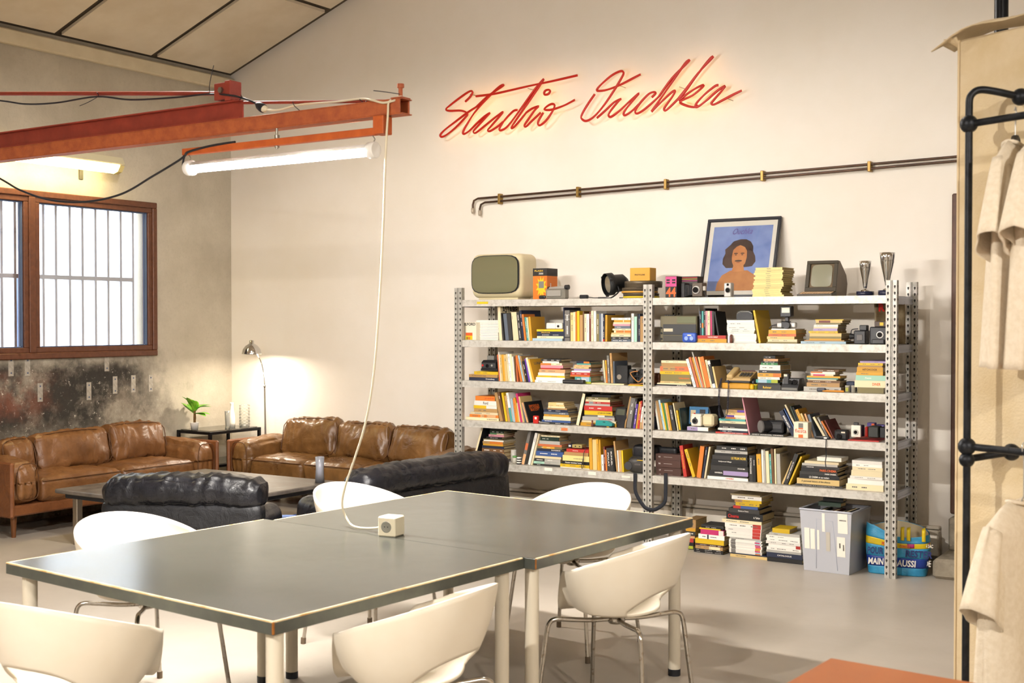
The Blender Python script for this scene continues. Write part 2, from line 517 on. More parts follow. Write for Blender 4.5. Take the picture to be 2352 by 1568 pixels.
ys = [8.20, 7.265, 6.285, 5.30, 4.32, 3.34, 2.36]
g = .034
for seg in (xs, xs2):
    for i in range(len(seg) - 1):
        for j in range(len(ys) - 1):
            xa, xb, ya, yb = seg[i] + g, seg[i + 1] - g, ys[j + 1] + g, ys[j] - g
            b = MB()
            b.add([slope_pt(xa, ya, -.005), slope_pt(xb, ya, -.005), slope_pt(xb, yb, -.005), slope_pt(xa, yb, -.005),
                   slope_pt(xa, ya, .02), slope_pt(xb, ya, .02), slope_pt(xb, yb, .02), slope_pt(xa, yb, .02)],
                  [(3, 2, 1, 0), (4, 5, 6, 7), (0, 1, 5, 4), (1, 2, 6, 5), (2, 3, 7, 6), (3, 0, 4, 7)])
            b.build('ceiling_panel', M_CEIL, ceiling)
        b = MB()       # the boards behind the camera, never seen apart
        xa, xb, ya, yb = seg[i] + g, seg[i + 1] - g, YF, ys[-1] - g
        b.add([slope_pt(xa, ya, -.005), slope_pt(xb, ya, -.005), slope_pt(xb, yb, -.005), slope_pt(xa, yb, -.005)], [(3, 2, 1, 0)])
        b.build('ceiling_panel', M_CEIL, ceiling)
M_TRIM = mat('painted_fascia', 'dccfb2', .7, col2='d2c4a6', scale=4)
struct('trim_1', MB().bbox(XL, XL + .07, YF, YB, 3.757, 3.872, .012), M_TRIM)

# skirting duct along the back wall
M_DUCT = mat('white_duct', 'e9dfcf', .55)
bs = MB(); bs.bbox(-5.55, -1.99, YB - .075, YB, .055, .225, .008); bs.bbox(-5.55, -1.99, YB - .05, YB, .23, .25, .004)
struct('baseboard_back', bs, M_DUCT)

# ------------------------------------------------------------------ window
M_FRAME = mat('brown_aluminium', '6a3f2a', .45, col2='5a3423', scale=30)
M_GASK = mat('grey_gasket', '4c5a78', .6)
M_PANE = pane_mat('window_glass')
win = thing('window_1', None, None); win['kind'] = 'structure'
fr = MB(); xf0, xf1 = XL - .07, XL + .035
def ring(b, y0, y1, z0, z1, w, x0, x1, bv=.006):
    b.bbox(x0, x1, y0, y1, z0, z0 + w, bv); b.bbox(x0, x1, y0, y1, z1 - w, z1, bv)
    b.bbox(x0, x1, y0, y0 + w, z0 + w, z1 - w, bv); b.bbox(x0, x1, y1 - w, y1, z0 + w, z1 - w, bv)
ring(fr, WY0, WY1, WZ0, WZ1, .05, xf0, xf1)
fr.build('window_frame', M_FRAME, win)
for (a, c) in ((WY0 + .05, 6.045), (6.105, WY1 - .05)):
    s_ = MB(); ring(s_, a, c, WZ0 + .05, WZ1 - .05, .042, xf0 + .01, xf1 - .012, .004)
    sash = s_.build('sash', M_FRAME, win)
    gk = MB(); ring(gk, a + .042, c - .042, WZ0 + .092, WZ1 - .092, .008, xf0 + .03, xf1 - .03, .002); gk.build('gasket', M_GASK, sash)
    MB().box(xf0 + .04, xf0 + .046, a + .05, c - .05, WZ0 + .1, WZ1 - .1).build('pane', M_PANE, sash)
MB().bbox(xf0, xf1, 6.045, 6.105, WZ0 + .05, WZ1 - .05, .006).build('mullion', M_FRAME, win)

# steel bars outside
M_BAR = mat('grey_painted_steel', 'd5d8e2', .5)
bars = thing('window_grille', 'pale grey steel bars outside the brown window', 'grille', (XL - .21, 6.0, WZ0))
bx = XL - .21
for px in (-55, -26, 3, 34, 68, 99, 128, 160, 189, 219, 248, 277, 305):
    y = onX(px, 640, bx).y
    MB().bbox(-.008, .008, y - 6.0 - .012, y - 6.0 + .012, .0, WZ1 - WZ0, .002).build('bar', M_BAR, bars)
zr = onX(200, 639, bx).z - WZ0
MB().bbox(-.012, .012, 4.72 - 6.0, onX(305, 640, bx).y - 6.0, zr - .018, zr + .018, .003).build('cross_rail', M_BAR, bars)

# the yard: neighbouring wall, paving, an outdoor stair, a gate post with wire mesh
M_OUT = mat('white_yard_wall', 'f0f0ee', .9, col2='e4e6e8', scale=.8)
struct('wall_outside', MB().box(-13.2, -13.0, -6, 16, -.3, 7.0), M_OUT)
struct('ground_outside', MB().box(-13.2, XL - .25, -6, 16, -.4, -.3), mat('yard_paving', 'cfd2d6', .9, col2='bfc3c8', scale=3))
M_STAIR = mat('blue_grey_steel', '9fb0cc', .5)
st = thing('outdoor_stair', 'blue-grey steel stair on the yard wall beyond the bars', 'stair', (-12.6, 7.0, -.3))
p0, p1 = onX(-60, 660, -12.6), onX(140, 455, -12.6)
d = p1 - p0
def rel(p): return (p[0] + 12.6, p[1] - 7.0, p[2] + .3)
MB().tube([rel(p0), rel(p1)], .07, 4).build('stringer', M_STAIR, st)
MB().tube([rel(p0 + Vector((.0, 0, .75))), rel(p1 + Vector((0, 0, .75)))], .025, 8).build('handrail', M_STAIR, st)
for t in (.2, .4, .6, .8):
    q = p0 + d * t
    MB().tube([rel(q), rel(q + Vector((0, 0, .75)))], .022, 6).build('baluster', M_STAIR, st)
q = onX(50, 700, -10.6)
gp = thing('gate_post', 'blue-grey gate post seen through the narrow window pane', 'post', (-10.6, q.y, -.3))
MB().bbox(-.05, .05, -.06, .06, 0, onX(50, 632, -10.6).z + .3, .01).build('post', mat('slate_post', '6f7f9d', .5), gp)
fm = thing('mesh_fence', 'fine pale wire mesh fence beside the gate post', 'fence', (-10.6, q.y - .08, -.3))
for k in range(9):
    MB().cyl((0, -.1 * k, 0), (0, -.1 * k, 2.1), .006, n=5).build('wire', M_BAR, fm)
for k in range(5):
    MB().cyl((0, .0, .3 + .42 * k), (0, -.82, .3 + .42 * k), .006, n=5).build('wire', M_BAR, fm)

# fixing plates left on the stained wall
M_PLATE = mat('galvanised_plate', 'b9b2a6', .5, .3, col2='a39b8e', scale=40)
plate_at = [(25, 842, 'high up at the far window end'), (63, 842, 'next to the highest one near the mullion'), (92, 901, 'on the rust red patch'),
            (204, 898, 'on the darkest soot stain'), (245, 832, 'just below the window sill'), (264, 884, 'nearest to the sill plate'),
            (306, 881, 'second from the clean corner'), (346, 880, 'closest to the potted plant')]
for (px, py, w_) in plate_at:
    c = onX(px, py, XL)
    pl = thing('fixing_plate', 'small galvanised fixing plate on the stained wall, ' + w_, 'plate', (XL, c.y, c.z), 0, 'fixing plates under the window')
    MB().bbox(0, .004, -.024, .024, -.075, .075, .002).build('plate', M_PLATE, pl)
    for s_ in (-.05, .05):
        MB().cyl((.004, 0, s_), (.0055, 0, s_), .007, n=8).build('bolt_hole', M_GASK, pl)

# copper pipes
M_COPPER = mat('old_copper', '5e4638', .4, .7, col2='4b3a30', scale=12)
M_BRASS = mat('aged_brass', '9a7c45', .4, .8)
pipes = thing('copper_pipes', 'pair of thin copper pipes clipped along the white wall', 'pipe', (-5.7, YB - .002, 2.5))
def relp(p): return (p.x + 5.7, p.y - YB + .002, p.z - 2.5)
yp = YB - .04
for (sx, sy, ex, ey, ax, ay) in ((1086, 478, 2330, 348, 1108, 455), (1102, 483, 2330, 358, 1124, 464)):
    s0, e0, c0 = onY(sx, sy, yp), onY(ex, ey, yp), onY(ax, ay, yp)
    path = [relp(s0), relp(Vector((s0.x, yp, c0.z - .05))), relp(Vector((s0.x + .012, yp, c0.z - .015))), relp(Vector((s0.x + .05, yp, c0.z))), relp(e0)]
    p_ = MB().tube(path, .0085, 8).build('pipe', M_COPPER, pipes)
    MB().lathe([(.0, 0), (.014, 0), (.014, -.03), (.009, -.045), (0, -.045)], 10, relp(s0)).build('end_cap', mat('dull_tin', 'b7aa98', .5, .4), p_)
for px in (1147, 1327, 1529, 1751, 1997):
    fr_ = (px - 1108) / (2330 - 1108)
    py = 455 + (348 - 455) * fr_
    a_, b_ = onY(px, py - 7, yp), onY(px, py + 17, yp)
    k = MB(); k.bbox(a_.x - .012 + 5.7, a_.x + .012 + 5.7, -.05, 0, b_.z - 2.5, a_.z - 2.5, .004)
    k.build('clip', M_BRASS, pipes)

# door at the far end of the back wall, with concrete steps
M_DWOOD = mat('brown_door_frame', '5c3a28', .5, col2='4d2f20', scale=18)
dr = thing('door_1', None, None); dr['kind'] = 'structure'
db = MB(); db.bbox(-1.925, -1.865, YB - .04, YB, .34, 2.425, .008); db.bbox(-1.865, -.80, YB - .04, YB, 2.365, 2.425, .008); db.bbox(-.86, -.80, YB - .04, YB, .34, 2.365, .008)
db.build('door_frame', M_DWOOD, dr)
MB().bbox(-1.862, -1.845, YB - .03, YB - .001, .34, 2.36, .003).build('seal', mat('pale_blue_seal', 'b9bfd8', .5), dr)
MB().bbox(-1.842, -.865, YB - .028, YB - .001, .36, 2.36, .004).build('door_leaf', mat('dark_door_leaf', '2b2626', .4), dr)
MB().bbox(-1.87, -1.845, YB - .052, YB - .04, 1.06, 1.18, .003).build('latch_plate', M_PLATE, dr)
stp = thing('concrete_step', 'rough concrete step below the brown door', 'step', (-1.4, 8.0, 0))
MB().bbox(-.52, .75, -.26, .245, 0, .125, .02).build('lower_tread', M_CONC, stp)
MB().bbox(-.50, .75, .06, .245, .125, .338, .012).build('upper_tread', M_CONC, stp)

# unseen bell lamps, added to raise the light level in the hall
M_LAMPSHELL = mat('grey_lamp_housing', '8a8a88', .4, .6)
def fill_lamp(x, y, z, watts, name_):
    h = thing('added_hanging_lamp', name_, 'lamp', (x, y, z))
    b = MB(); b.lathe([(0, .18), (.06, .18), (.09, .13), (.27, -.05), (.28, -.05), (.10, .14), (.0, .19)], 20); b.build('shade', M_LAMPSHELL, h)
    MB().cyl((0, 0, .19), (0, 0, zceil(x) - z), .006, n=6).build('cable', M_GASK, h)
    MB().lathe([(0, .10), (.02, .10), (.025, .125), (.02, .16), (0, .165)], 14).build('bulb', glow('bulb_glow', 'ffe4bd', 8), h)
    bulb_lamp('lamp_light', (0, 0, -.03), .04, watts, WARM, h)
for (x, y, z, w_), nm in zip(FILL_LAMPS, ('added unseen bell lamp high above the long table', 'added unseen bell lamp high above the black seats', 'added unseen bell lamp above the canvas screen', 'added unseen bell lamp behind the camera', 'added unseen bell lamp between camera and table')):
    fill_lamp(x, y, z, w_, nm)

# ================================================================== OVERHEAD: jib crane, lamps, sign
M_REDB = mat('red_lead_paint', 'a5402f', .55, col2='8f3528', scale=9, bump=.12, bscale=30)
M_ORGB = mat('rusty_orange_paint', 'bd6438', .55, col2='a34f30', scale=22, lo=.4, hi=.7, bump=.15, bscale=40)
M_ORANGE = mat('orange_paint', 'd0662a', .5, col2='bd5724', scale=15)
M_BLACKC = mat('black_rubber', '20232b', .5)
M_CREAMC = mat('cream_cable', 'e8dcc0', .5)
M_STEEL = mat('bare_steel', '9c968c', .35, .9)
M_CHROME = mat('chrome', 'd8d8d8', .12, 1.0)
YJ = 3.95
jib = thing('jib_crane', 'red painted steel jib crane arm above the long table', 'crane', (XL, YJ, 2.44))
def rj(p): return (p[0] - XL, p[1] - YJ, p[2] - 2.44)
x_e, x_u = -3.075, -4.005
b = MB()     # upper joist, channel section
b.box(.002, x_u - XL, -.004, .004, .066, .15); b.box(.002, x_u - XL, -.028, .028, .143, .15); b.box(.002, x_u - XL, -.028, .028, .0655, .0725)
b.build('upper_joist', M_REDB, jib, bevel=.0015)
b = MB(); b.box(.002, x_e - XL, -.033, .033, .0, .005); b.box(.002, x_e - XL, -.033, .033, .060, .065)
b.box(.002, x_e - XL - .012, -.033, -.027, .005, .060); b.box(.002, x_e - XL - .012, .027, .033, .005, .060)
b.build('lower_channel', M_ORGB, jib, bevel=.0015)
blk = onY(522, 212, YJ)
b = MB(); b.bbox(blk.x - XL - .055, blk.x - XL + .045, -.03, .03, .158, .235, .003); b.bbox(blk.x - XL + .018, blk.x - XL + .055, -.036, .036, .15, .24, .003)
b.build('clevis_block', M_REDB, jib)
MB().cyl((blk.x - XL - .005, -.042, .2), (blk.x - XL - .005, -.03, .2), .014, n=6).build('clevis_bolt', M_STEEL, jib)
l0 = onY(0, 214, YJ); rs_ = (l0.z - blk.z) / (l0.x - blk.x)
MB().cyl(rj((XL + .01, YJ, blk.z + rs_ * (XL - blk.x))), rj((blk.x - .05, YJ, blk.z)), .010, n=8).build('tie_rod', M_REDB, jib)
e1 = onY(905, 232, YJ)
MB().cyl(rj((blk.x + .05, YJ, onY(570, 232, YJ).z)), rj((e1.x, YJ, e1.z)), .007, n=8).build('end_rod', M_REDB, jib)
eb = MB(); ex = onY(920, 220, YJ).x - XL
eb.cyl((ex, 0, .06), (ex, 0, .115), .009, n=10); eb.cyl((ex, 0, .112), (ex, 0, .128), .015, n=6); eb.bbox(ex - .03, ex + .03, -.03, .03, .065, .071, .002)
eb.build('end_bolt', M_ORGB, jib)
MB().bbox(.0, .03, -.15, .15, -.2, .75, .004).build('wall_plate', M_REDB, jib)

# orange hanger bar with bracket and threaded rod
hg = thing('lamp_hanger', 'orange steel hanger bar bolted below the red crane arm', 'bracket', (-4.0, YJ, 2.44))
ol, orr = onY(425, 352, YJ - .03), onY(872, 303, YJ - .03)
def rh(p): return (p[0] + 4.0, p[1] - YJ, p[2] - 2.44)
zb = (ol.z + orr.z) / 2
b = MB(); b.bbox(ol.x + 4.0, orr.x + 4.0 - .01, -.05, -.022, zb - 2.44 - .012, zb - 2.44 + .018, .002); b.build('bar', M_ORANGE, hg)
MB().bbox(orr.x + 4.0 - .02, orr.x + 4.0 + .035, -.052, .01, zb - 2.44 - .010, -.001, .003).build('bracket_block', M_ORANGE, hg)
tr = onY(636, 310, YJ - .03).x + 4.0
b = MB(); b.cyl((tr, -.03, zb - 2.44 - .025), (tr, -.03, -.001), .006, n=8); b.cyl((tr, -.03, -.045), (tr, -.03, -.03), .012, n=6); b.cyl((tr, -.03, zb - 2.44 - .02), (tr, -.03, zb - 2.44 - .011), .011, n=6)
b.build('threaded_rod', M_STEEL, hg)
# LED tube lamp
tl, tr_ = onY(432, 390, YJ - .036), onY(862, 340, YJ - .036)
zt = (tl.z + tr_.z) / 2
tube = thing('tube_lamp', 'bright white tube lamp hooked under the orange bar', 'lamp', ((tl.x + tr_.x) / 2, YJ - .036, zt))
hl = (tr_.x - tl.x) / 2
MB().cyl((-hl + .03, 0, 0), (hl - .03, 0, 0), .0235, n=20).build('tube', glow('tube_glow', 'fffaf4', 430), tube)
sh_ = [(math.cos(math.radians(a)) * .0262, math.sin(math.radians(a)) * .0262) for a in range(14, 167, 8)]
MB().add([(sx_ * (hl - .03), -c_, s__) for (c_, s__) in sh_ for sx_ in (-1, 1)], [(2 * i, 2 * i + 1, 2 * i + 3, 2 * i + 2) for i in range(len(sh_) - 1)], smooth=True).build('added_light_shield', mat('white_plastic', 'f6f3ee', .4), tube, solid=.001)  # half shell added to keep the tube's light off the upper wall
M_WCAP = mat('white_plastic', 'f6f3ee', .4)
for s_ in (-1, 1):
    b = MB(); b.tube([(s_ * (hl - .035), 0, 0), (s_ * (hl - .03), 0, 0), (s_ * hl, 0, 0), (s_ * (hl + .006), 0, 0)], [.0235, .035, .035, .032], 20)
    b.build('end_cap', M_WCAP, tube)
    hk = MB(); x_ = s_ * (hl - .01)
    hk.tube(smooth_path([(x_, 0, .033), (x_ + .008, 0, .044), (x_, 0, .055), (x_ - .006, 0, .063), (x_, 0, zb - zt - .01)], 4), .0022, 6); hk.build('hook', M_STEEL, tube)

def cable(name, label, pts, r, m, cat='cable', k=8, group=None):
    P = [Vector(p) for p in pts]; o = P[0]
    t = thing(name, label, cat, o, 0, group)
    MB().tube(smooth_path([p - o for p in P], k), r, 8).build('cord', m, t)
    return t
zbar = zb
# lamp lead: looped along the bar, then swooping to the window wall
loop = [onY(540, 326, YJ - .045), onY(505, 331, YJ - .05), onY(470, 338, YJ - .05), onY(432, 349, YJ - .055), onY(424, 358, YJ - .06), onY(405, 372, YJ - .05),
        onY(350, 405, YJ + .0), onY(280, 445, YJ + .05), onY(200, 463, YJ + .05), onY(120, 460, YJ + .05), onY(50, 438, YJ), onY(0, 410, YJ), onY(-120, 345, YJ)]
ld = cable('lamp_lead', 'dark lead drooping from the orange bar towards the window', loop, .0055, M_BLACKC)
lo_ = ld.location
MB().tube(smooth_path([onY(424, 357, YJ - .06) - lo_, onY(420, 378, YJ - .05) - lo_, onY(426, 392, YJ - .04) - lo_, onY(434, 392, YJ - .036) - lo_], 5), .005, 8).build('tail', M_BLACKC, ld)
# supply cable under the tie rod
sup = [onY(-150, 215, YJ), onY(0, 231, YJ - .01), onY(60, 239, YJ - .01), onY(130, 236, YJ - .01), onY(222, 222, YJ - .01), onY(300, 229, YJ - .01), onY(400, 224, YJ - .01), onY(480, 216, YJ - .012),
       onY(530, 219, YJ - .045), onY(560, 226, YJ - .045), onY(585, 236, YJ - .045), onY(597, 246, YJ - .045)]
sc_ = cable('supply_cable', 'black supply cable tied along the thin crane tie rod', sup, .0045, M_BLACKC, k=6)
so = sc_.location
def tie(pts): MB().tube(smooth_path([Vector(p) - so for p in pts], 4), .0018, 5).build('cable_tie', M_BLACKC, sc_)
tie([onY(222, 212, YJ - .012), onY(226, 219, YJ - .014), onY(222, 224, YJ - .014), onY(200, 236, YJ - .016), onY(183, 243, YJ - .016)])
tie([onY(482, 216, YJ - .012), onY(481, 200, YJ - .012), onY(485, 175, YJ - .012), onY(491, 150, YJ - .012)])
tie([onY(553, 218, YJ - .05), onY(556, 224, YJ - .05), onY(550, 229, YJ - .05)])
# connector
a_, c_ = onY(588, 238, YJ - .045) - so, onY(606, 250, YJ - .045) - so
MB().tube([a_, a_.lerp(c_, .35), a_.lerp(c_, .8), c_], [.006, .017, .021, .019], 12).build('connector', M_BLACKC, sc_)

# power cube on the table with its cream cord running back up to the crane end
TZ = 0.71
cube_c = (onZ(893, 1238, TZ) + onZ(926, 1233, TZ)) / 2
cubep = thing('power_cube', 'cream cube socket on the table with cord hung from crane', 'socket', (-3.165, 3.955, TZ + .0), math.radians(8))
s_ = .041
b = MB(); b.bbox(-s_, s_, -s_, s_, 0, 2 * s_, .005); b.build('body', mat('cream_plastic', 'efe4c8', .4), cubep)
for (rz_, nm_) in ((0, 'socket'), (-90, 'socket')):
    Mx = RZ(rz_) @ T(0, -s_, s_) @ RX(90)
    b = MB(); b.lathe([(.024, .0005), (.024, .001), (.021, .001), (.019, -.0), (0, .0002)], 20, mi=0, M=Mx)
    so_ = b.build(nm_, mat('grey_socket_well', '8f8c80', .5), cubep)
    b = MB()
    for dx in (-.0075, .0075): b.cyl((dx, 0, .0006), (dx, 0, .0014), .0025, n=8, M=Mx)
    b.build('pin_hole', M_BLACKC, so_)
inv = cubep.matrix_basis.inverted() if False else (Matrix.Translation((-3.165, 3.955, TZ)) @ Matrix.Rotation(math.radians(8), 4, 'Z')).inverted()
cpts = [Vector((-3.165 - .042, 3.955 + .004, TZ + .03)), onZ(845, 1213, TZ + .012), onZ(812, 1208, TZ + .014), onY(796, 1190, 4.02), onY(786, 1160, 4.0), onY(792, 1120, 3.99), onY(812, 1060, 3.98),
        onY(836, 985, 3.97), onY(853, 900, 3.96), onY(864, 800, 3.955), onY(874, 650, 3.95), onY(881, 500, 3.94), onY(886, 350, YJ - .045), onY(891, 262, YJ - .045), onY(893, 236, YJ - .04),
        onY(905, 226, YJ - .02), onY(920, 222, YJ - .014), onY(921, 224, YJ + .018), onY(905, 231, YJ - .036), onY(880, 236, YJ - .044), onY(855, 230, YJ - .04), onY(830, 227, YJ - .012),
        onY(770, 234, YJ - .01), onY(690, 240, YJ - .012), onY(640, 252, YJ - .03), onY(612, 252, YJ - .045)]
MB().tube(smooth_path([inv @ p for p in cpts], 6), .0046, 8).build('cord', M_CREAMC, cubep)
b = MB(); a_, c_ = inv @ onY(613, 252, YJ - .045), inv @ onY(603, 248, YJ - .045)
b.tube([a_, a_.lerp(c_, .4), c_], [.006, .015, .017], 12); b.build('plug', M_CREAMC, cubep)
for (q0, q1, q2) in (((672, 233), (676, 243), (690, 255)), ((826, 228), (836, 236), (842, 232)), ((858, 208), (885, 211), (918, 216))):
    MB().tube(smooth_path([inv @ onY(*q0, YJ - .015), inv @ onY(*q1, YJ - .02), inv @ onY(*q2, YJ - .015)], 3), .0018, 5).build('cable_tie', M_BLACKC, cubep)

# fluorescent fitting above the window
fl = thing('fluorescent_fitting', 'glowing ribbed fluorescent fitting on the wall above the window', 'lamp', (XL, 6.0, 2.87))
y0, y1 = 5.15 - 6.0, 6.775 - 6.0
b = MB(); b.prism([(.12, .085), (.26, .085), (.29, .03), (.28, .02), (.13, .02), (.11, .05)], y0, y1, 'y'); b.build('housing', mat('cream_housing', 'd9cfae', .5), fl)
prof = [(.135, .019), (.15, -.02), (.20, -.045), (.25, -.03), (.282, .019)]
b = MB(); b.prism(prof, y0 + .01, y1 - .045, 'y'); b.build('diffuser', glow('diffuser_glow', 'ffe9a8', 13), fl)
for k in range(26):
    yy = y0 + .02 + k * (y1 - y0 - .08) / 26
    MB().prism([(p[0] + (p[0] - .205) * .03, p[1] - .002) for p in prof], yy, yy + .008, 'y').build('rib', mat('ribbed_acrylic', 'fff0c0', .4, emit='ffedb0', estr=4), fl)
b = MB(); b.prism([(p[0] + (p[0] - .205) * .06, p[1] - .004) for p in prof], y1 - .045, y1, 'y'); b.build('end_cap', mat('yellowed_plastic', 'e3d087', .45), fl)
yk = onX(203, 400, XL + .1).y - 6.0
b = MB(); b.bbox(.0, .012, yk - .02, yk + .02, -.1, .07, .003); b.bbox(.0, .15, yk - .02, yk + .02, .05, .062, .003); b.build('bracket', mat('dark_bracket', '4a463c', .5, .5), fl)

# neon style script sign
M_SIGN = mat('red_acrylic', 'a81405', .4, emit='ff2a08', estr=.06)
sign = thing('script_sign', 'red handwritten wall sign spelling the studio name, backlit warm', 'sign', (-4.75, YB, 3.2))
def zs(x, y): return onY(980 + x / 3.0154, 100 + y / 3.0154, YB - .11)
def rsn(p): return (p.x + 4.75, p.y - YB, p.z - 3.2)
STROKES = [
 ('letter_s', [(268,402),(300,370),(318,338),(300,330),(240,368),(165,425),(135,455),(160,466),(240,465),(282,485),(265,515),(200,582),(140,630),(105,646),(95,632),(125,598),(200,540),(280,480),(345,438)]),
 ('letter_t', [(345,438),(430,360),(530,292),(512,292),(450,348),(350,455),(285,550),(252,612),(262,625),(300,600),(350,550)]),
 ('t_cross', [(342,365),(480,346),(700,296),(880,258),(1044,220)]),
 ('letter_u', [(350,550),(400,505),(438,480),(420,500),(360,565),(325,606),(340,618),(400,572),(470,515),(524,474),(515,492),(455,562),(424,598),(440,606),(490,575),(530,540)]),
 ('letter_d', [(628,460),(600,468),(545,525),(505,588),(518,600),(565,568),(650,455),(740,330),(806,250),(800,266),(740,355),(650,485),(588,578),(602,580),(640,540),(690,478)]),
 ('letter_i', [(690,478),(730,450),(776,434),(750,460),(700,530),(677,566),(688,575),(730,535),(790,478)]),
 ('letter_o', [(808,478),(775,535),(772,560),(788,565),(825,535),(865,480),(886,432),(870,418),(840,430),(815,455),(850,460),(900,448),(960,425),(1026,390)]),
 ('dot', [(812,345),(822,326),(845,320),(855,330),(842,350),(818,354),(812,345)]),
 ('letter_o', [(1165,350),(1110,430),(1072,500),(1080,527),(1110,535),(1160,505),(1230,425),(1310,305),(1360,218),(1360,196),(1338,192),(1280,222),(1210,282),(1180,318),(1192,328),(1250,320),(1340,286),(1420,245),(1482,213)]),
 ('letter_u', [(1180,515),(1240,462),(1300,405),(1345,384),(1330,396),(1275,465),(1260,498),(1280,506),(1340,462),(1400,405),(1466,348),(1452,366),(1385,448),(1364,484),(1376,496),(1420,468),(1470,420)]),
 ('letter_c', [(1560,372),(1585,345),(1570,336),(1535,352),(1480,410),(1445,464),(1456,485),(1500,462),(1560,412),(1610,365)]),
 ('letter_h', [(1610,365),(1700,240),(1815,124),(1804,122),(1770,165),(1690,280),(1600,410),(1558,470),(1580,448),(1640,390),(1700,335),(1720,330),(1700,370),(1655,432),(1644,455),(1656,463),(1690,435),(1740,385)]),
 ('letter_k', [(1740,385),(1800,310),(1880,205),(1978,100),(1966,102),(1900,182),(1815,300),(1745,395),(1800,352),(1870,306),(1916,288),(1902,310),(1840,360),(1755,402),(1800,430),(1850,440),(1880,430)]),
 ('letter_a', [(2020,288),(1995,296),(1930,348),(1875,405),(1862,436),(1885,434),(1945,388),(2010,330),(2066,294),(2045,325),(1985,395),(1972,415),(1990,422),(2050,392),(2120,355),(2182,325)]),
]
for nm_, pts in STROKES:
    P = [Vector(rsn(zs(*p))) for p in pts]
    if nm_ != 'dot': P = smooth_path(P, 4)
    else: P = smooth_path(P, 4)
    n_ = len(P)
    MB().tube(P, [.0076 + .0022 * abs(math.sin(.9 + 2.2 * i / 9)) for i in range(n_)], 8).build(nm_, M_SIGN, sign)
    Q = [p + Vector((0, .0105, 0)) for p in P[::2]]
    q = MB()          # flat LED tape on the back of the letter, facing the wall
    for i_ in range(len(Q) - 1):
        tg = (Q[i_ + 1] - Q[i_]).normalized(); nn = tg.cross(Vector((0, 1, 0))) * .0024
        q.add([Q[i_] - nn, Q[i_ + 1] - nn, Q[i_ + 1] + nn, Q[i_] + nn], [(0, 1, 2, 3)])
    q.build('led_strip', glow('led_warm', 'ffc878', 5), sign)
for (x_, y_) in ((300, 350), (700, 310), (1330, 290), (1750, 300), (2080, 380)):
    p = rsn(zs(x_, y_)); MB().cyl(p, (p[0], -.001, p[2]), .003, n=6).build('standoff', M_STEEL, sign)

# ================================================================== FURNITURE
def leather(name, c1, c2, rough=.34, dark=None):
    m, nt, b = _new(name); N, L = nt.nodes, nt.links
    tc = N.new('ShaderNodeTexCoord'); P = tc.outputs['Object']
    n1 = N.new('ShaderNodeTexNoise'); n1.inputs['Scale'].default_value = 5; n1.inputs['Detail'].default_value = 6; n1.inputs['Roughness'].default_value = .65
    L.new(P, n1.inputs['Vector'])
    r = N.new('ShaderNodeValToRGB'); r.color_ramp.elements[0].position = .34; r.color_ramp.elements[1].position = .68
    r.color_ramp.elements[0].color = (*srgb(c1), 1); r.color_ramp.elements[1].color = (*srgb(c2), 1)
    L.new(n1.outputs['Fac'], r.inputs[0]); L.new(r.outputs[0], b.inputs['Base Color'])
    mr = N.new('ShaderNodeMapRange'); mr.inputs[3].default_value = rough - .08; mr.inputs[4].default_value = rough + .14
    L.new(n1.outputs['Fac'], mr.inputs[0]); L.new(mr.outputs[0], b.inputs['Roughness'])
    n2 = N.new('ShaderNodeTexNoise'); n2.inputs['Scale'].default_value = 11; n2.inputs['Detail'].default_value = 4; n2.inputs['Distortion'].default_value = 1.2
    L.new(P, n2.inputs['Vector'])
    v = N.new('ShaderNodeTexVoronoi'); v.inputs['Scale'].default_value = 220; L.new(P, v.inputs['Vector'])
    ad = N.new('ShaderNodeMath'); ad.operation = 'MULTIPLY_ADD'; ad.inputs[1].default_value = .06
    L.new(v.outputs['Distance'], ad.inputs[0]); L.new(n2.outputs['Fac'], ad.inputs[2])
    bp = N.new('ShaderNodeBump'); bp.inputs['Strength'].default_value = .35; bp.inputs['Distance'].default_value = .02
    L.new(ad.outputs[0], bp.inputs['Height']); L.new(bp.outputs[0], b.inputs['Normal'])
    return m
M_TAN = leather('tan_leather', '6b4527', '8c6038', .33)
M_TAND = leather('tan_leather_edge', '6e4022', '87532f', .4)
M_BROWN = leather('brown_leather', '634324', '855f35', .27)
M_PIPE_T = mat('leather_piping', '5e3a1c', .5)
M_BLKL = leather('black_leather', '0c0d12', '171820', .33)
M_BLKL2 = leather('black_leather_panel', '0f1014', '191a1f', .42)
M_LEGW = mat('stained_wood_leg', '7a4a24', .45, col2='623818', scale=20, stretch=(1, 1, .15))

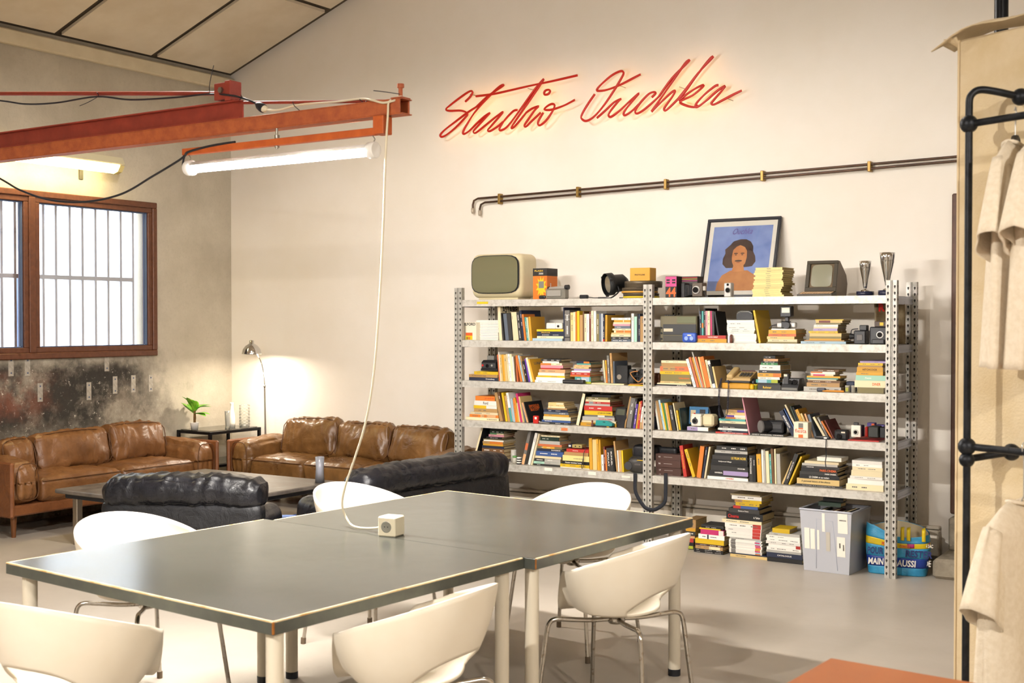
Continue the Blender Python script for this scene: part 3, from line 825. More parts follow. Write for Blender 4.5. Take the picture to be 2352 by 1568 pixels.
def piping(pts, parent, m=None, r=.004):
    return MB().tube(smooth_path(pts, 3, True), r, 5, closed=True).build('piping', m or M_PIPE_T, parent)
def sofa(name, label, loc, rotz, Wd, D, mseat, mframe, backs, seats, seed):
    """local: x along the sofa, back against y = 0, front towards -y"""
    t = thing(name, label, 'sofa', loc, rotz)
    aw = .22
    b = MB(); b.bbox(0, .035, -D, -.02, .16, .565, .012); b.build('arm_panel', mframe, t)
    b = MB(); b.bbox(Wd - .035, Wd, -D, -.02, .16, .565, .012); b.build('arm_panel', mframe, t)
    b = MB(); b.bbox(.036, Wd - .036, -.06, -.005, .16, .56, .012); b.build('back_panel', mframe, t)
    b = MB(); b.bbox(.036, Wd - .036, -D + .03, -.062, .165, .245, .012); b.build('base_rail', mframe, t)
    for sx in (0.10, Wd - .10):
        for sy in (-D + .12, -.12):
            MB().cyl((sx, sy, 0), (sx, sy, .164), .016, .026, n=10).build('leg', M_LEGW, t)
    for k, sx in enumerate((.036 + aw / 2, Wd - .036 - aw / 2)):
        b = MB(); L_ = (D - .12) / 2
        b.rbox(aw / 2 - .004, L_, .155, .07, 30, M=T(sx, -.1 - L_, .405), puff=(.015, .02, .022), wr=.011, wfreq=9, fold=.009, ffreq=17, seed=seed + k * 7.3,
               fn=lambda P, q: Vector((P.x, P.y, P.z + .02 * max(0, q[1]) - .02 * max(0, -q[1]) * (q[2] > 0))))
        c = b.build('arm_cushion', mseat, t)
        x0, x1, yy = sx - aw / 2 + .03, sx + aw / 2 - .03, -.1 - 2 * L_ - .008
        piping([(x0, yy, .30), (x0 - .01, yy, .42), (x0 + .01, yy, .53), (sx, yy - .004, .548), (x1 - .01, yy, .53), (x1 + .01, yy, .42), (x1, yy, .30), (sx, yy - .003, .275)], c)
    for k, (xa, xb) in enumerate(seats):
        w_ = (xb - xa) / 2; dl = (D - .10) / 2
        b = MB(); b.rbox(w_ - .004, dl, .09, .05, 30, M=T((xa + xb) / 2, -.09 - dl, .335), puff=(0, .012, .03), wr=.009, wfreq=7, fold=.006, ffreq=12, seed=seed + 3 + k * 3.1)
        c = b.build('seat_cushion', mseat, t)
        yy = -.09 - 2 * dl - .002
        MB().tube(smooth_path([(xa + .02, yy + .02, .405), (xa + .06, yy, .405), ((xa + xb) / 2, yy - .012, .408), (xb - .06, yy, .405), (xb - .02, yy + .02, .405)], 4), .005, 5).build('piping', M_PIPE_T, c)
    for k, (xa, xb, top) in enumerate(backs):
        w_ = (xb - xa) / 2; hh = (top - .395) / 2
        b = MB()
        Mx = T((xa + xb) / 2, -.20, .40 + hh) @ RX(-14) @ RY((k * 37 % 7 - 3) * .8)
        b.rbox(w_ - .003, .085, hh, .06, 40, M=Mx, puff=(.0, .05, .015), wr=.013, wfreq=7, seed=seed + 11 + k * 5.7, fold=.014, ffreq=15)
        c = b.build('back_cushion', mseat, t)
        rr = [(-w_ + .03, -.07, -hh + .03), (-w_ + .008, -.075, 0), (-w_ + .03, -.07, hh - .03), (0, -.075, hh - .004), (w_ - .03, -.07, hh - .03), (w_ - .008, -.075, 0), (w_ - .03, -.07, -hh + .03), (0, -.08, -hh + .008)]
        piping([Mx @ Vector(p) for p in rr], c, r=.0042)
    return t
s1 = sofa('leather_sofa', 'tan leather sofa against the stained window wall', (XL + .02, 5.42, 0), PI / 2, 2.03, .66,
          M_TAN, M_TAND, [(.20, .49, .68), (.49, 1.19, .705), (1.19, 1.775, .725)], [(.262, 1.01), (1.01, 1.768)], 1.7)
s2 = sofa('leather_sofa', 'glossy brown leather sofa against the white wall by the floor lamp', (-7.86, YB - .06, 0), 0, 2.36, .66,
          M_BROWN, M_TAND, [(.30, .92, .735), (.92, 1.5, .72), (1.5, 2.09, .715)], [(.262, .87), (.87, 1.48), (1.48, 2.10)], 9.2)

def low_chair(name, label, cat, loc, rotz, Wd, seed, dk=1.0):
    """black leather low seat; local: back edge at y = 0, facing +y, centred in x"""
    t = thing(name, label, cat, loc, rotz)
    h = Wd / 2
    b = MB(); b.rbox(h, .06, .20, .035, 16, M=T(0, .06, .34) @ RX(-4), puff=(0, .006, 0)); b.build('back_panel', M_BLKL2, t)
    b = MB()
    def slump(P, q):
        return Vector((P.x, P.y, P.z - .02 * abs(q[0]) ** 3 + .002 * math.sin(P.x * 23 + seed)))
    b.rbox(h - .005, .125, .088, .075, 64, M=T(0, .115, .605), puff=(0, .015, .012), wr=.006, wfreq=8, seed=seed + 2, fn=slump, fold=.011, ffreq=15); b.build('headrest_roll', M_BLKL, t)
    b = MB(); b.rbox(h - .16, .30 * dk, .10, .06, 18, M=T(0, .14 + .30 * dk, .31), puff=(0, .01, .03), wr=.008, seed=seed + 4); b.build('seat_cushion', M_BLKL, t)
    b = MB(); b.rbox(h - .14, .09, .17, .07, 16, M=T(0, .21, .48) @ RX(-12), puff=(0, .03, 0), wr=.012, seed=seed + 6); b.build('back_cushion', M_BLKL, t)
    for s in (-1, 1):
        b = MB(); b.rbox(.085, .36 * dk, .17, .06, 18, M=T(s * (h - .10), .04 + .36 * dk, .31), puff=(.015, 0, .015), wr=.010, seed=seed + 8 + s); b.build('arm', M_BLKL, t)
    b = MB(); b.bbox(-h + .03, h - .03, .03, .04 + .66 * dk, .10, .205, .02); b.build('base', M_BLKL2, t)
    for sx in (-h + .1, h - .1):
        for sy in (.10, .02 + .58 * dk):
            MB().cyl((sx, sy, 0), (sx, sy, .10), .02, .024, n=10).build('foot', M_BLACKC, t)
    return t
A0, A1 = onZ(226, 1106, .66), onZ(597, 1112, .66)
mid = (A0 + A1) / 2; dv = A1 - A0
low_chair('armchair', 'black leather armchair turned away, in front of the coffee table', 'armchair', (mid.x, mid.y, 0), math.atan2(dv.y, dv.x), dv.length, 3.3, .62)
B0, B1 = onZ(842, 1095, .66), onZ(1176, 1045, .66)
mid = (B0 + B1) / 2; dv = B1 - B0
low_chair('loveseat', 'black leather two-seater turned away, next to the bookshelf', 'sofa', (mid.x, mid.y, 0), math.atan2(dv.y, dv.x), dv.length, 8.8, .85)

# coffee table
M_CTOP = mat('worn_dark_top', '57504a', .32, col2='7a7168', scale=7, detail=7, rough2=.5, bump=.05)
M_CLEG = mat('worn_chrome_leg', 'a59a8c', .3, .9)
ct = thing('coffee_table', 'large square coffee table with worn dark top and steel legs', 'table', (-6.74, 6.2, 0))
MB().bbox(-.71, .71, -.71, .71, .372, .402, .006).build('table_top', M_CTOP, ct)
MB().bbox(-.66, .66, -.66, .66, .335, .371, .004).build('apron', M_BLACKC, ct)
for sx in (-.6, .6):
    for sy in (-.6, .6): MB().bbox(sx - .025, sx + .025, sy - .025, sy + .025, 0, .3345, .004).build('leg', M_CLEG, ct)
vz = onZ(787, 1112, .402)
b = MB(); b.lathe([(0, .002), (.034, .002), (.036, .0), (.030, .10), (.034, .19), (.031, .19), (.027, .10), (.03, .012), (0, .012)], 12, sx=1.0)
g_ = b.build('glass_vase', pane_mat('ribbed_glass', 'f2f4fa', .2, .15, .30, 'e6e8f4'), loc=(-6.10, 6.78, .4025)); tag(g_, 'tall clear ribbed glass vase on the coffee table', 'vase')

# side table in the corner
M_BLKM = mat('black_metal', '17171a', .35, .6)
sd = thing('side_table', 'black metal side table with glass top in the corner', 'table', (-8.255, 7.83, 0))
hx_, hy_, zt_ = .20, .30, .62
for sx in (-1, 1):
    for sy in (-1, 1):
        MB().bbox(sx * hx_ - .013, sx * hx_ + .013, sy * hy_ - .013, sy * hy_ + .013, 0, zt_, .002).build('leg', M_BLKM, sd)
for zz in (zt_ - .026, .30):
    for sx in (-1, 1): MB().bbox(sx * hx_ - .012, sx * hx_ + .012, -hy_ + .014, hy_ - .014, zz, zz + .025, .002).build('rail', M_BLKM, sd)
    for sy in (-1, 1): MB().bbox(-hx_ + .014, hx_ - .014, sy * hy_ - .012, sy * hy_ + .012, zz, zz + .025, .002).build('rail', M_BLKM, sd)
M_TGL = pane_mat('smoked_glass', 'b9b8a8', .5, .03, .05, '9a9788')
MB().bbox(-hx_ + .012, hx_ - .012, -hy_ + .012, hy_ - .012, zt_ + .0005, zt_ + .0065, .001).build('glass_top', M_TGL, sd)
MB().bbox(-hx_ + .012, hx_ - .012, -hy_ + .012, hy_ - .012, .326, .332, .001).build('glass_shelf', M_TGL, sd)
ZS = zt_ + .0066
# potted plant
pp = onZ(438, 976, ZS); pp = Vector((-8.36, 7.63, ZS))
pl = thing('potted_plant', 'small green leafy plant in a white pot', 'plant', pp)
MB().lathe([(0, 0), (.030, 0), (.040, .055), (.0405, .06), (.036, .06), (.033, .05), (0, .05)], 18).build('pot', mat('white_ceramic', 'f1ece4', .3), pl)
MB().tube([(0, 0, .05), (.003, 0, .10), (.0, .002, .165)], [.010, .012, .009], 8).build('trunk', mat('bark', '7b5a2c', .8, col2='5f4420', scale=60), pl)
M_LEAF = mat('bright_leaf', '4f9a1e', .4, col2='86b83a', scale=25)
random.seed(5)
for k in range(13):
    a = k * 2.4; el = .1 + 1.2 * ((k * 5) % 13) / 13; L_ = .145 + .05 * ((k * 7) % 5) / 5
    b = MB()
    def leaf(u, v, a=a, el=el, L_=L_):
        w_ = .036 * math.sin(PI * min(1, u * .96 + .03)) ** .8
        s = (v - .5) * 2
        r_ = u * L_
        x = r_ * math.cos(el) ; z = r_ * math.sin(el) - .6 * (u ** 2) * L_ * .35 + abs(s) * w_ * .2
        y = s * w_
        return (x * math.cos(a) - y * math.sin(a), x * math.sin(a) + y * math.cos(a), .135 + .016 * (k % 4) + z)
    b.grid(leaf, 8, 4); b.build('leaf', M_LEAF, pl, solid=.0012)
# vases
M_CLR = pane_mat('clear_glass', 'f4f5f0', .2, .08, .22, 'eceadf')
w_ = MB(); w_.lathe([(0, 0), (.030, 0), (.033, .04), (.030, .10), (.016, .17), (.015, .215), (.019, .225), (.016, .225), (.012, .21), (.0, .2)], 18)
v1 = w_.build('bottle_vase', mat('white_glaze', 'efe9dd', .25), loc=(-8.20, 7.93, ZS)); tag(v1, 'slim white bottle vase between plant and clear glasses', 'vase')
w_ = MB(); w_.lathe([(0, 0), (.022, 0), (.019, .02), (.026, .16), (.0245, .16), (.017, .022), (0, .02)], 16)
v2 = w_.build('glass_vase', M_CLR, loc=(-8.12, 7.80, ZS)); tag(v2, 'narrow plain clear glass standing before the white bottle vase', 'vase')
w_ = MB()
def bub(u, v):
    a = 2 * PI * u; r_ = .046 + .005 * math.sin(v * 44) * math.sin(a * 6)
    return (r_ * math.cos(a), r_ * math.sin(a), v * .20)
w_.grid(bub, 36, 28, wrap=True); w_.lathe([(0, .001), (.046, .001), (.044, .02), (0, .02)], 16)
v3 = w_.build('glass_vase', M_CLR, loc=(-8.17, 8.06, ZS)); tag(v3, 'wide bubbled clear glass vase nearest the floor lamp', 'vase')

# floor lamp
yl = 7.93
lp0 = onY(612, 1000, yl); lj = onY(608, 887, yl); ls = onY(578, 808, yl - .02)
lamp = thing('floor_lamp', 'slender chrome arc floor lamp shining behind the brown sofa', 'lamp', (lp0.x, yl, 0))
def rl(p): return (p[0] - lp0.x, p[1] - yl, p[2])
MB().lathe([(0, 0), (.11, 0), (.11, .012), (.10, .02), (.012, .026), (0, .026)], 24).build('base', M_CHROME, lamp)
MB().cyl((0, 0, .02), rl((lj.x, yl, lj.z)), .0085, n=10).build('pole', M_CHROME, lamp)
MB().ball(rl((lj.x, yl, lj.z)), .014, 10, 6).build('joint', M_CHROME, lamp)
top = Vector((ls.x, yl - .02, ls.z + .085))
MB().tube(smooth_path([rl((lj.x, yl, lj.z)), rl(onY(606, 860, yl)), rl(onY(600, 832, yl)), rl(onY(590, 812, yl)), rl(top)], 6), .005, 8).build('arm', M_CHROME, lamp)
sc0 = rl((ls.x, yl - .02, ls.z))
b = MB(); b.lathe([(.015, .105), (.02, .10), (.022, .075), (.03, .072), (.055, .055), (.078, .025), (.088, -.015), (.0875, -.02), (.086, -.015), (.076, .024), (.053, .052), (.0, .068)], 28, sc0, M=None); b.build('shade', M_CHROME, lamp)
b = MB(); b.ball((sc0[0], sc0[1], sc0[2] + .022), .026, 12, 8); b.build('bulb', glow('lamp_bulb', 'fff1d6', 18), lamp)
area_lamp('lamp_light', (sc0[0], sc0[1], sc0[2] - .012), (sc0[0] + .0001, sc0[1], -3), .12, .12, 6.0, (1.0, .88, .72), lamp)

# blue cloth bag beyond the table
bg_ = thing('cloth_bag', 'crumpled blue denim bag on the floor beyond the table', 'bag', (-5.62, 5.98, 0), .4)
b = MB(); b.rbox(.16, .12, .15, .08, 16, M=T(0, 0, .15), wr=.03, wfreq=7, seed=4.4); b.build('body', mat('denim', '3c4f80', .9, col2='2b3960', scale=12), bg_)
MB().tube(smooth_path([(-.1, -.05, .27), (-.05, -.09, .31), (.06, -.09, .31), (.11, -.04, .26)], 5), .012, 6).build('handle', mat('denim_light', '7f93c4', .9), bg_)

# ------------------------------------------------------------------ long table: two square tops side by side
M_LINO = mat('grey_linoleum', '3e403c', .20, col2='454641', scale=3.5, detail=6, rough2=.24, bump=.02, bscale=90)
M_EDGE = mat('grey_edge', '55584f', .45, col2='4c4f49', scale=20)
M_WORN = mat('worn_cream_edge', 'e6cfa4', .5, col2='c8964e', scale=16, lo=.5, hi=.72)
M_WLEG = mat('white_steel_leg', 'e6dcc8', .4)
def desk(label, cx_, cy_, rot, sx, sy, chip, seam):
    t = thing('work_table', label, 'table', (cx_, cy_, 0), math.radians(rot))
    hx, hy = sx / 2, sy / 2; z1 = TZ; z0 = TZ - .042
    MB().bbox(-hx, hx, -hy, hy, z0, z1 - .0005, .002).build('table_top', M_EDGE, t)
    MB().box(-hx + .009, hx - .009, -hy + (.0006 if seam == 0 else .009), hy - (.0006 if seam == 1 else .009), z1 - .002, z1).build('linoleum', M_LINO, t)
    for k, (xa, xb, ya, yb) in enumerate(((-hx, hx, -hy, -hy + .009), (-hx, hx, hy - .009, hy), (-hx, -hx + .009, -hy + .009, hy - .009), (hx - .009, hx, -hy + .009, hy - .009))):
        if k == seam: continue
        MB().bbox(xa - .0006, xb + .0006, ya - .0006, yb + .0006, z1 - .006, z1 + .0004, .002).build('edge_strip', M_WORN, t)
    for (xx, yy) in chip:
        MB().bbox(xx - .004, xx + .004, yy - .004, yy + .004, z0 + .002, z1 - .001, .002).build('chipped_corner', mat('bare_wood', 'a8681e', .6, col2='8a5012', scale=40), t)
    for ax in (-1, 1):
        for ay in (-1, 1):
            lg = MB().cyl((ax * (hx - .06), ay * (hy - .06), .03), (ax * (hx - .06), ay * (hy - .06), z0 - .0005), .027, n=18).build('leg', M_WLEG, t)
            MB().cyl((ax * (hx - .06), ay * (hy - .06), 0), (ax * (hx - .06), ay * (hy - .06), .03), .028, n=18).build('foot', M_BLACKC, lg)
    return t
desk('grey topped work table nearest the camera', -3.226, 3.298, -4.5, 1.46, 1.237, [(.728, -.6155)], 1)
desk('grey topped work table nearer the bookshelves', -3.0807, 4.5105, -4.5, 1.46, 1.20, [(.728, -.5955)], 0)

# ------------------------------------------------------------------ white shell chairs
M_SHELL = mat('white_shell', 'f3ead9', .42, col2='efe4d0', scale=4)
M_CHR2 = mat('chair_chrome', 'c9c4bc', .2, 1.0, col2='8f7a66', scale=60, lo=.55, hi=.75)
def chair_proto():
    """faces +y; backrest towards -y"""
    t = thing('shell_chair', 'x', 'chair')
    def sh(u, v):
        th = 2 * PI * u                     # 0 = middle of the back
        cb = math.cos(th)
        # rim height: high at the back, falling along the arms to the seat front
        k = (1 + cb) / 2
        if k > .24: f_ = .56 + .44 * ((k - .24) / .76) ** 1.1
        else:
            q_ = max(0.0, (k - .03) / .21); f_ = .56 * q_ * q_ * (3 - 2 * q_)
        zr = .445 + .325 * f_
        rx = .272 - .03 * max(0, -cb); ry = .255 if cb > 0 else .225
        rx += .012 * k; 
        # v: 0 rim .. 1 seat centre
        if v < .5:
            w = v / .5
            # wall comes down, drawing in
            f = 1 - .30 * (w ** 1.6)
            z = zr + (min(.468, zr + .008) - zr) * (1 - (1 - w) ** 1.15)
        else:
            w = (v - .5) / .5
            f = .70 * (1 - w)
            z = .468 - .03 * (1 - (1 - w) ** 2)
            if k < .24: z = min(z, .468 - .03 * (1 - (1 - w) ** 2))
        fx = f
        y = -cb * ry * f
        if v < .5 and cb > 0: y -= .035 * (1 - v / .5) * cb       # back leans out
        return (math.sin(th) * rx * fx, y, z)
    # rows of the shell follow the upper and lower lip of the opening behind the seat
    HA, N1, N2, N3 = 50.0, 14, 3, 14
    def lips(u):
        a = min(1.0, abs(((u + .5) % 1) - .5) * 360 / HA)
        return .32 + .13 * a ** 3, .53 - .045 * a ** 3
    NV = N1 + N2 + N3
    def sh2(u, v):
        vt, vb = lips(u); r = v * NV
        if r <= N1: vv = vt * r / N1
        elif r <= N1 + N2: vv = vt + (vb - vt) * (r - N1) / N2
        else: vv = vb + (1 - vb) * (r - N1 - N2) / N3
        return sh(u, vv)
    def hole(u, v):
        return abs(((u + .5) % 1) - .5) * 360 < HA and N1 < v * NV < N1 + N2
    b = MB(); b.grid(sh2, 144, NV, wrap=True, skip=hole)
    b.build('shell', M_SHELL, t, solid=.010)
    for sx in (-1, 1):
        for sy in (-1, 1):
            pts = [(sx * .02, sy * .02, .413), (sx * .07, sy * .07, .412), (sx * .14, sy * .14, .420), (sx * .178, sy * .178, .424), (sx * .197, sy * .197, .408), (sx * .205, sy * .205, .36), (sx * .245, sy * .235, .018)]
            lg = MB().tube(smooth_path(pts[:-1], 5) + [Vector(pts[-1])], .0095, 10).build('leg', M_CHR2, t)
            MB().cyl((sx * .2465, sy * .2363, .0), (sx * .2455, sy * .2353, .03), .013, n=10).build('glide', mat('brown_glide', '6a5a48', .6), lg)
    MB().lathe([(0, .395), (.03, .395), (.035, .402), (.035, .43), (0, .43)], 12).build('hub', M_CHR2, t)
    return t
pc = chair_proto()
CH = [(-4.06, 3.44, -95 + 2, 'white shell chair on the window side, tucked in beside the near table'),
      (-3.90, 4.72, -92, 'white shell chair on the window side, next to the black two-seater'),
      (-3.02, 5.20, 176, 'white shell chair at the table end facing the bookshelves'),
      (-2.29, 4.29, 86 + 6, 'white shell chair on the bookshelf side with its legs in full view'),
      (-2.415, 3.10, 84 + 8, 'white shell chair pulled up to the middle of the near table side'),
      (-3.22, 2.47, 6, 'white shell chair cut off by the lower corner at the table end')]
for i, (x, y, a, lab) in enumerate(CH):
    # proto faces +y; the angle turns it
    if i == 0:
        c = pc; c.location = (x, y, 0); c.rotation_euler = (0, 0, math.radians(a)); c['label'] = lab; c['group'] = 'white shell chairs around the work tables'
    else:
        copy_tree(pc, None, (x, y, 0), math.radians(a), lab, 'white shell chairs around the work tables')

# ================================================================== BOOKSHELVES
M_GALV = mat('galvanised_steel', 'c6c2ba', .42, .4, col2='aeaaa1', scale=28, detail=6, rough2=.55)
M_GALV2 = mat('galvanised_lip', 'd4cfc6', .45, .25, col2='b0a99d', scale=35, detail=7, lo=.45, hi=.75)
M_HOLE = mat('slot_dark', '2a2723', .8)
SHELF = [1.757, 1.450, 1.142, .839, .525, 0.0]
PX_, FY, BY = (-5.430, -3.816, -2.140), 7.620, 8.080
rack = thing('shelving_rack', 'galvanised steel shelving rack of two bays packed with books', 'shelving', (-3.79, 7.85, 0))
def rr_(x, y): return x + 3.79, y - 7.85
holes = MB()
for px_ in PX_:
    for fy in (FY, BY):
        x, y = rr_(px_, fy); s = 1 if fy == FY else 1
        b = MB()
        b.box(x - .034, x - .006, y - .018, y - .014, 0, 1.85); b.box(x + .006, x + .034, y - .018, y - .014, 0, 1.85)
        b.box(x - .006, x - .003, y - .024, y - .014, 0, 1.85); b.box(x + .003, x + .006, y - .024, y - .014, 0, 1.85); b.box(x - .003, x + .003, y - .016, y - .014, 0, 1.85)
        b.box(x - .034, x - .031, y - .014, y + .02, 0, 1.85); b.box(x + .031, x + .034, y - .014, y + .02, 0, 1.85)
        post = b.build('post', M_GALV, rack)
        h = MB(); z = .03
        while z < 1.84:
            for dx in (-.021, .021):
                c = [(dx + .0065 * math.cos(a), z + .0075 * math.sin(a)) for a in [i * PI / 4 for i in range(8)]]
                c[6] = (dx, z - .015)
                h.add([(x + p[0], y - .0184, p[1]) for p in c], [tuple(range(7, -1, -1))])
            z += .0405
        if px_ == PX_[2]:     # the outer flange shows its row of holes too
            z = .03
            while z < 1.84:
                h.add([(x + .0344, y + .003 + .006 * math.cos(a), z + .0085 * math.sin(a)) for a in [i * PI / 3 for i in range(6)]], [tuple(range(6))]); z += .0405
        o = h.build('slot_holes', M_HOLE, post); o['kind'] = 'stuff'
for (xa, xb) in ((PX_[0] + .035, PX_[1] - .035), (PX_[1] + .035, PX_[2] - .035)):
    for z in SHELF[:5]:
        x0, y0 = rr_(xa, FY - .012); x1, y1 = rr_(xb, BY + .015)
        b = MB(); b.box(x0, x1, y0 + .004, y1, z - .012, z)
        b.box(x0, x1, y0 + .002, y0 + .012, z - .05, z - .012); b.box(x0, x1, y1 - .01, y1, z - .05, z - .012)
        for (za, zb_) in ((-.013, -.002), (-.031, -.018), (-.05, -.042)):
            b.box(x0, x1, y0 - .001, y0 + .003, z + za, z + zb_)
        b.build('shelf_board', M_GALV2, rack)
for px_ in (PX_[0], PX_[2]):
    for z in SHELF[:5]:
        x, y0 = rr_(px_, FY + .022); _, y1 = rr_(px_, BY - .02)
        b = MB(); b.box(x - .006, x + .006, y0, y1, z - .055, z - .004)
        b.box(x + .006, x + .010, y0, y1, z - .02, z - .008); b.box(x + .006, x + .010, y0, y1, z - .05, z - .04)
        b.build('end_beam', mat('bright_galvanised', 'c6cad6', .35, .5), rack)

Zm = {1: (1030, 560, 6.032), 2: (1280, 560, 6.032), 3: (1500, 490, 4.753), 4: (1800, 560, 6.031), 5: (1040, 790, 7.84), 6: (1270, 790, 7.84),
      7: (1490, 790, 7.126), 8: (1720, 790, 7.127), 9: (1900, 790, 7.126), 10: (1050, 960, 9.408), 11: (1270, 960, 7.126), 12: (1490, 990, 7.467),
      13: (1720, 980, 6.189), 14: (1560, 1110, 7.35), 15: (1800, 1110, 5.6)}
YF_ = 7.66
def zp(k, x, y):
    ox, oy, s = Zm[k]; return ox + x / s, oy + y / s
def wx(k, x, Y=YF_): return onY(zp(k, x, 0)[0], 900, Y).x
def wz(k, x, y, Y=YF_): return onY(*zp(k, x, y), Y).z
def item(name, label, cat, k, x0, x1, ytop, z, Y=YF_, rot=0.0, group=None):
    """a thing standing on a shelf: returns (empty, width, height); local front at y = 0, centred in x, bottom at z = 0"""
    a, b = wx(k, x0, Y), wx(k, x1, Y)
    h = wz(k, (x0 + x1) / 2, ytop, Y) - z
    return thing(name, label, cat, ((a + b) / 2, Y, z + .0006), math.radians(rot), group), b - a, h
def sticker(k, x0, x1, y0, y1, m):
    Y = FY - .0135; a, b = wx(k, x0, Y), wx(k, x1, Y); za, zb_ = wz(k, x0, y1, Y), wz(k, x0, y0, Y)
    q = MB(); q.box(a + 3.79, b + 3.79, Y - 7.85 - .0006, Y - 7.85, za, zb_); q.build('sticker', m, rack)
M_YEL = mat('yellow_print', 'd9bd1c', .6); M_PAPER = mat('paper_white', 'efe8da', .8); M_ORP = mat('orange_print', 'de7a48', .6)
M_INK = mat('black_ink', '1b1a1c', .6); M_INKW = mat('white_ink', 'efeae0', .6); M_INKY = mat('yellow_ink', 'e2bb3a', .6); M_INKO = mat('orange_ink', 'e0682a', .6)
M_INKR = mat('red_ink', 'c8231c', .6); M_INKG = mat('grey_ink', '6b675f', .6)
sticker(1, 395, 550, 802, 832, M_YEL); sticker(6, 150, 265, 1505, 1555, M_ORP); sticker(10, 1890, 2055, 1065, 1130, M_PAPER); sticker(11, 580, 705, 872, 925, M_PAPER); sticker(11, 1130, 1265, 940, 968, M_PAPER)

BLK = mat('black_plastic', '1c1c1f', .4, col2='26262a', scale=30); DGR = mat('dark_grey_plastic', '3a3a3c', .45); GRY = mat('grey_plastic', '77756f', .45)
SIL = mat('silver_plastic', 'b9b6b0', .3, .5); LENS = mat('lens_glass', '0e1016', .08, coat=.5); CRM = mat('cream_case', 'dccfa9', .42, col2='d2c49d', scale=5)
GLAS_TV = mat('grey_green_screen', '6f6c52', .12, coat=.6); WHT = mat('white_case', 'e9e3d6', .4)

# ---- top shelf
z1 = SHELF[0]
t, w, h = item('television', 'vintage cream portable television on the top shelf', 'television', 1, 302, 1000, 140, z1, 7.68)
b = MB(); b.rbox(w / 2, .13, h / 2 - .006, .055, 20, M=T(0, .13, h / 2 + .008)); b.bbox(-w / 2 + .05, w / 2 - .05, .04, .22, 0, .02, .004); b.build('case', CRM, t)
def scr(sc, dep, off):
    def f(u, v):
        a = 2 * PI * u; r = v; c, s_ = math.cos(a), math.sin(a); k = (abs(c) ** 5 + abs(s_) ** 5) ** (-.2)
        x, z = c * k * r, s_ * k * r
        return (x * sc * (w / 2 - .012), -off - dep * (1 - x * x * .6 - z * z * .4), h / 2 + .018 + z * sc * (h / 2 - .028))
    return f
MB().grid(scr(1.0, .004, .0), 40, 6, wrap=True).build('bezel', BLK, t)
MB().grid(scr(.955, .016, .003), 40, 8, wrap=True).build('screen', GLAS_TV, t)

t, w, h = item('flash_box', 'orange and black cardboard box beside the old television', 'box', 1, 1170, 1365, 340, z1, 7.68)
OB = mat('orange_card', 'd9731c', .6)
MB().bbox(-w / 2, w / 2, 0, .15, 0, h, .002).build('carton', OB, t)
MB().bbox(-w / 2 - .0008, w / 2 + .0008, -.0008, .1508, h * .755, h + .0008, .001).build('lid_band', mat('black_card', '24201e', .6), t)
pts = []
for i in range(22):
    a = 2 * PI * i / 22; r = (.078 if i % 2 == 0 else .045)
    pts.append((.012 + r * .62 * math.cos(a), h * .40 + r * 1.05 * math.sin(a)))
pts = [(max(-w / 2, min(w / 2, p[0])), max(.003, min(h * .75, p[1]))) for p in pts]
MB().prism(pts, -.0012, -.0002, 'y').build('starburst', M_YEL, t)
MB().bbox(-.01, .035, -.002, -.001, h * .36, h * .58, .0005).build('picture', GRY, t)
lettering('3000', .014, M_INKW, t, T(.01, -.001, h * .83)); lettering('FLASH', .012, M_INKY, t, T(-.01, -.001, h * .92), width=.07, bold=.02)
lettering('II 3000', .018, M_INKW, t, T(w / 2 + .0005, .05, h * .38) @ RZ(90) @ RY(-90), bold=.02)

t, w, h = item('video_camera', 'silver handheld video camera leaning by the orange box', 'camera', 1, 1330, 1600, 620, z1, 7.66)
MB().bbox(-w / 2, w / 2, .01, .075, 0, h, .008).build('body', mat('grey_metal', '8f8b82', .35, .4), t)
MB().cyl((-w / 2 - .03, .04, h * .95), (-w / 2 + .02, .04, h * .97), .019, n=16).build('lens', BLK, t)
MB().cyl((-w / 2 - .02, .04, h * .97), (w / 2 - .01, .04, h * 1.12), .013, n=12).build('viewfinder', SIL, t)
MB().cyl((w / 2 - .012, .04, h * 1.12), (w / 2 + .018, .04, h * 1.14), .018, n=12).build('eyecup', BLK, t)
MB().bbox(-w / 2 + .02, w / 2 - .03, -.002, .012, h * .25, h * .85, .004).build('tape_door', SIL, t)
MB().rbox(.03, .02, .014, .012, 8, M=T(-w / 2 - .03, .03, .015)).build('grip', BLK, t)

t, w, h = item('mains_plug', 'black mains plug with lead in front of the spotlight', 'plug', 2, 300, 410, 705, z1, 7.66)
MB().bbox(-w / 2, w / 2, .0, .03, 0, h, .006).build('plug_body', BLK, t)
for s in (.008, .022): MB().cyl((-w / 2 - .016, s, h * .5), (-w / 2, s, h * .5), .0022, n=6).build('pin', SIL, t)
MB().tube(smooth_path([(w / 2, .015, .012), (w / 2 + .04, .02, .006), (w / 2 + .09, .0, .005), (w / 2 + .14, .03, .005)], 5), .0035, 6).build('lead', BLK, t)

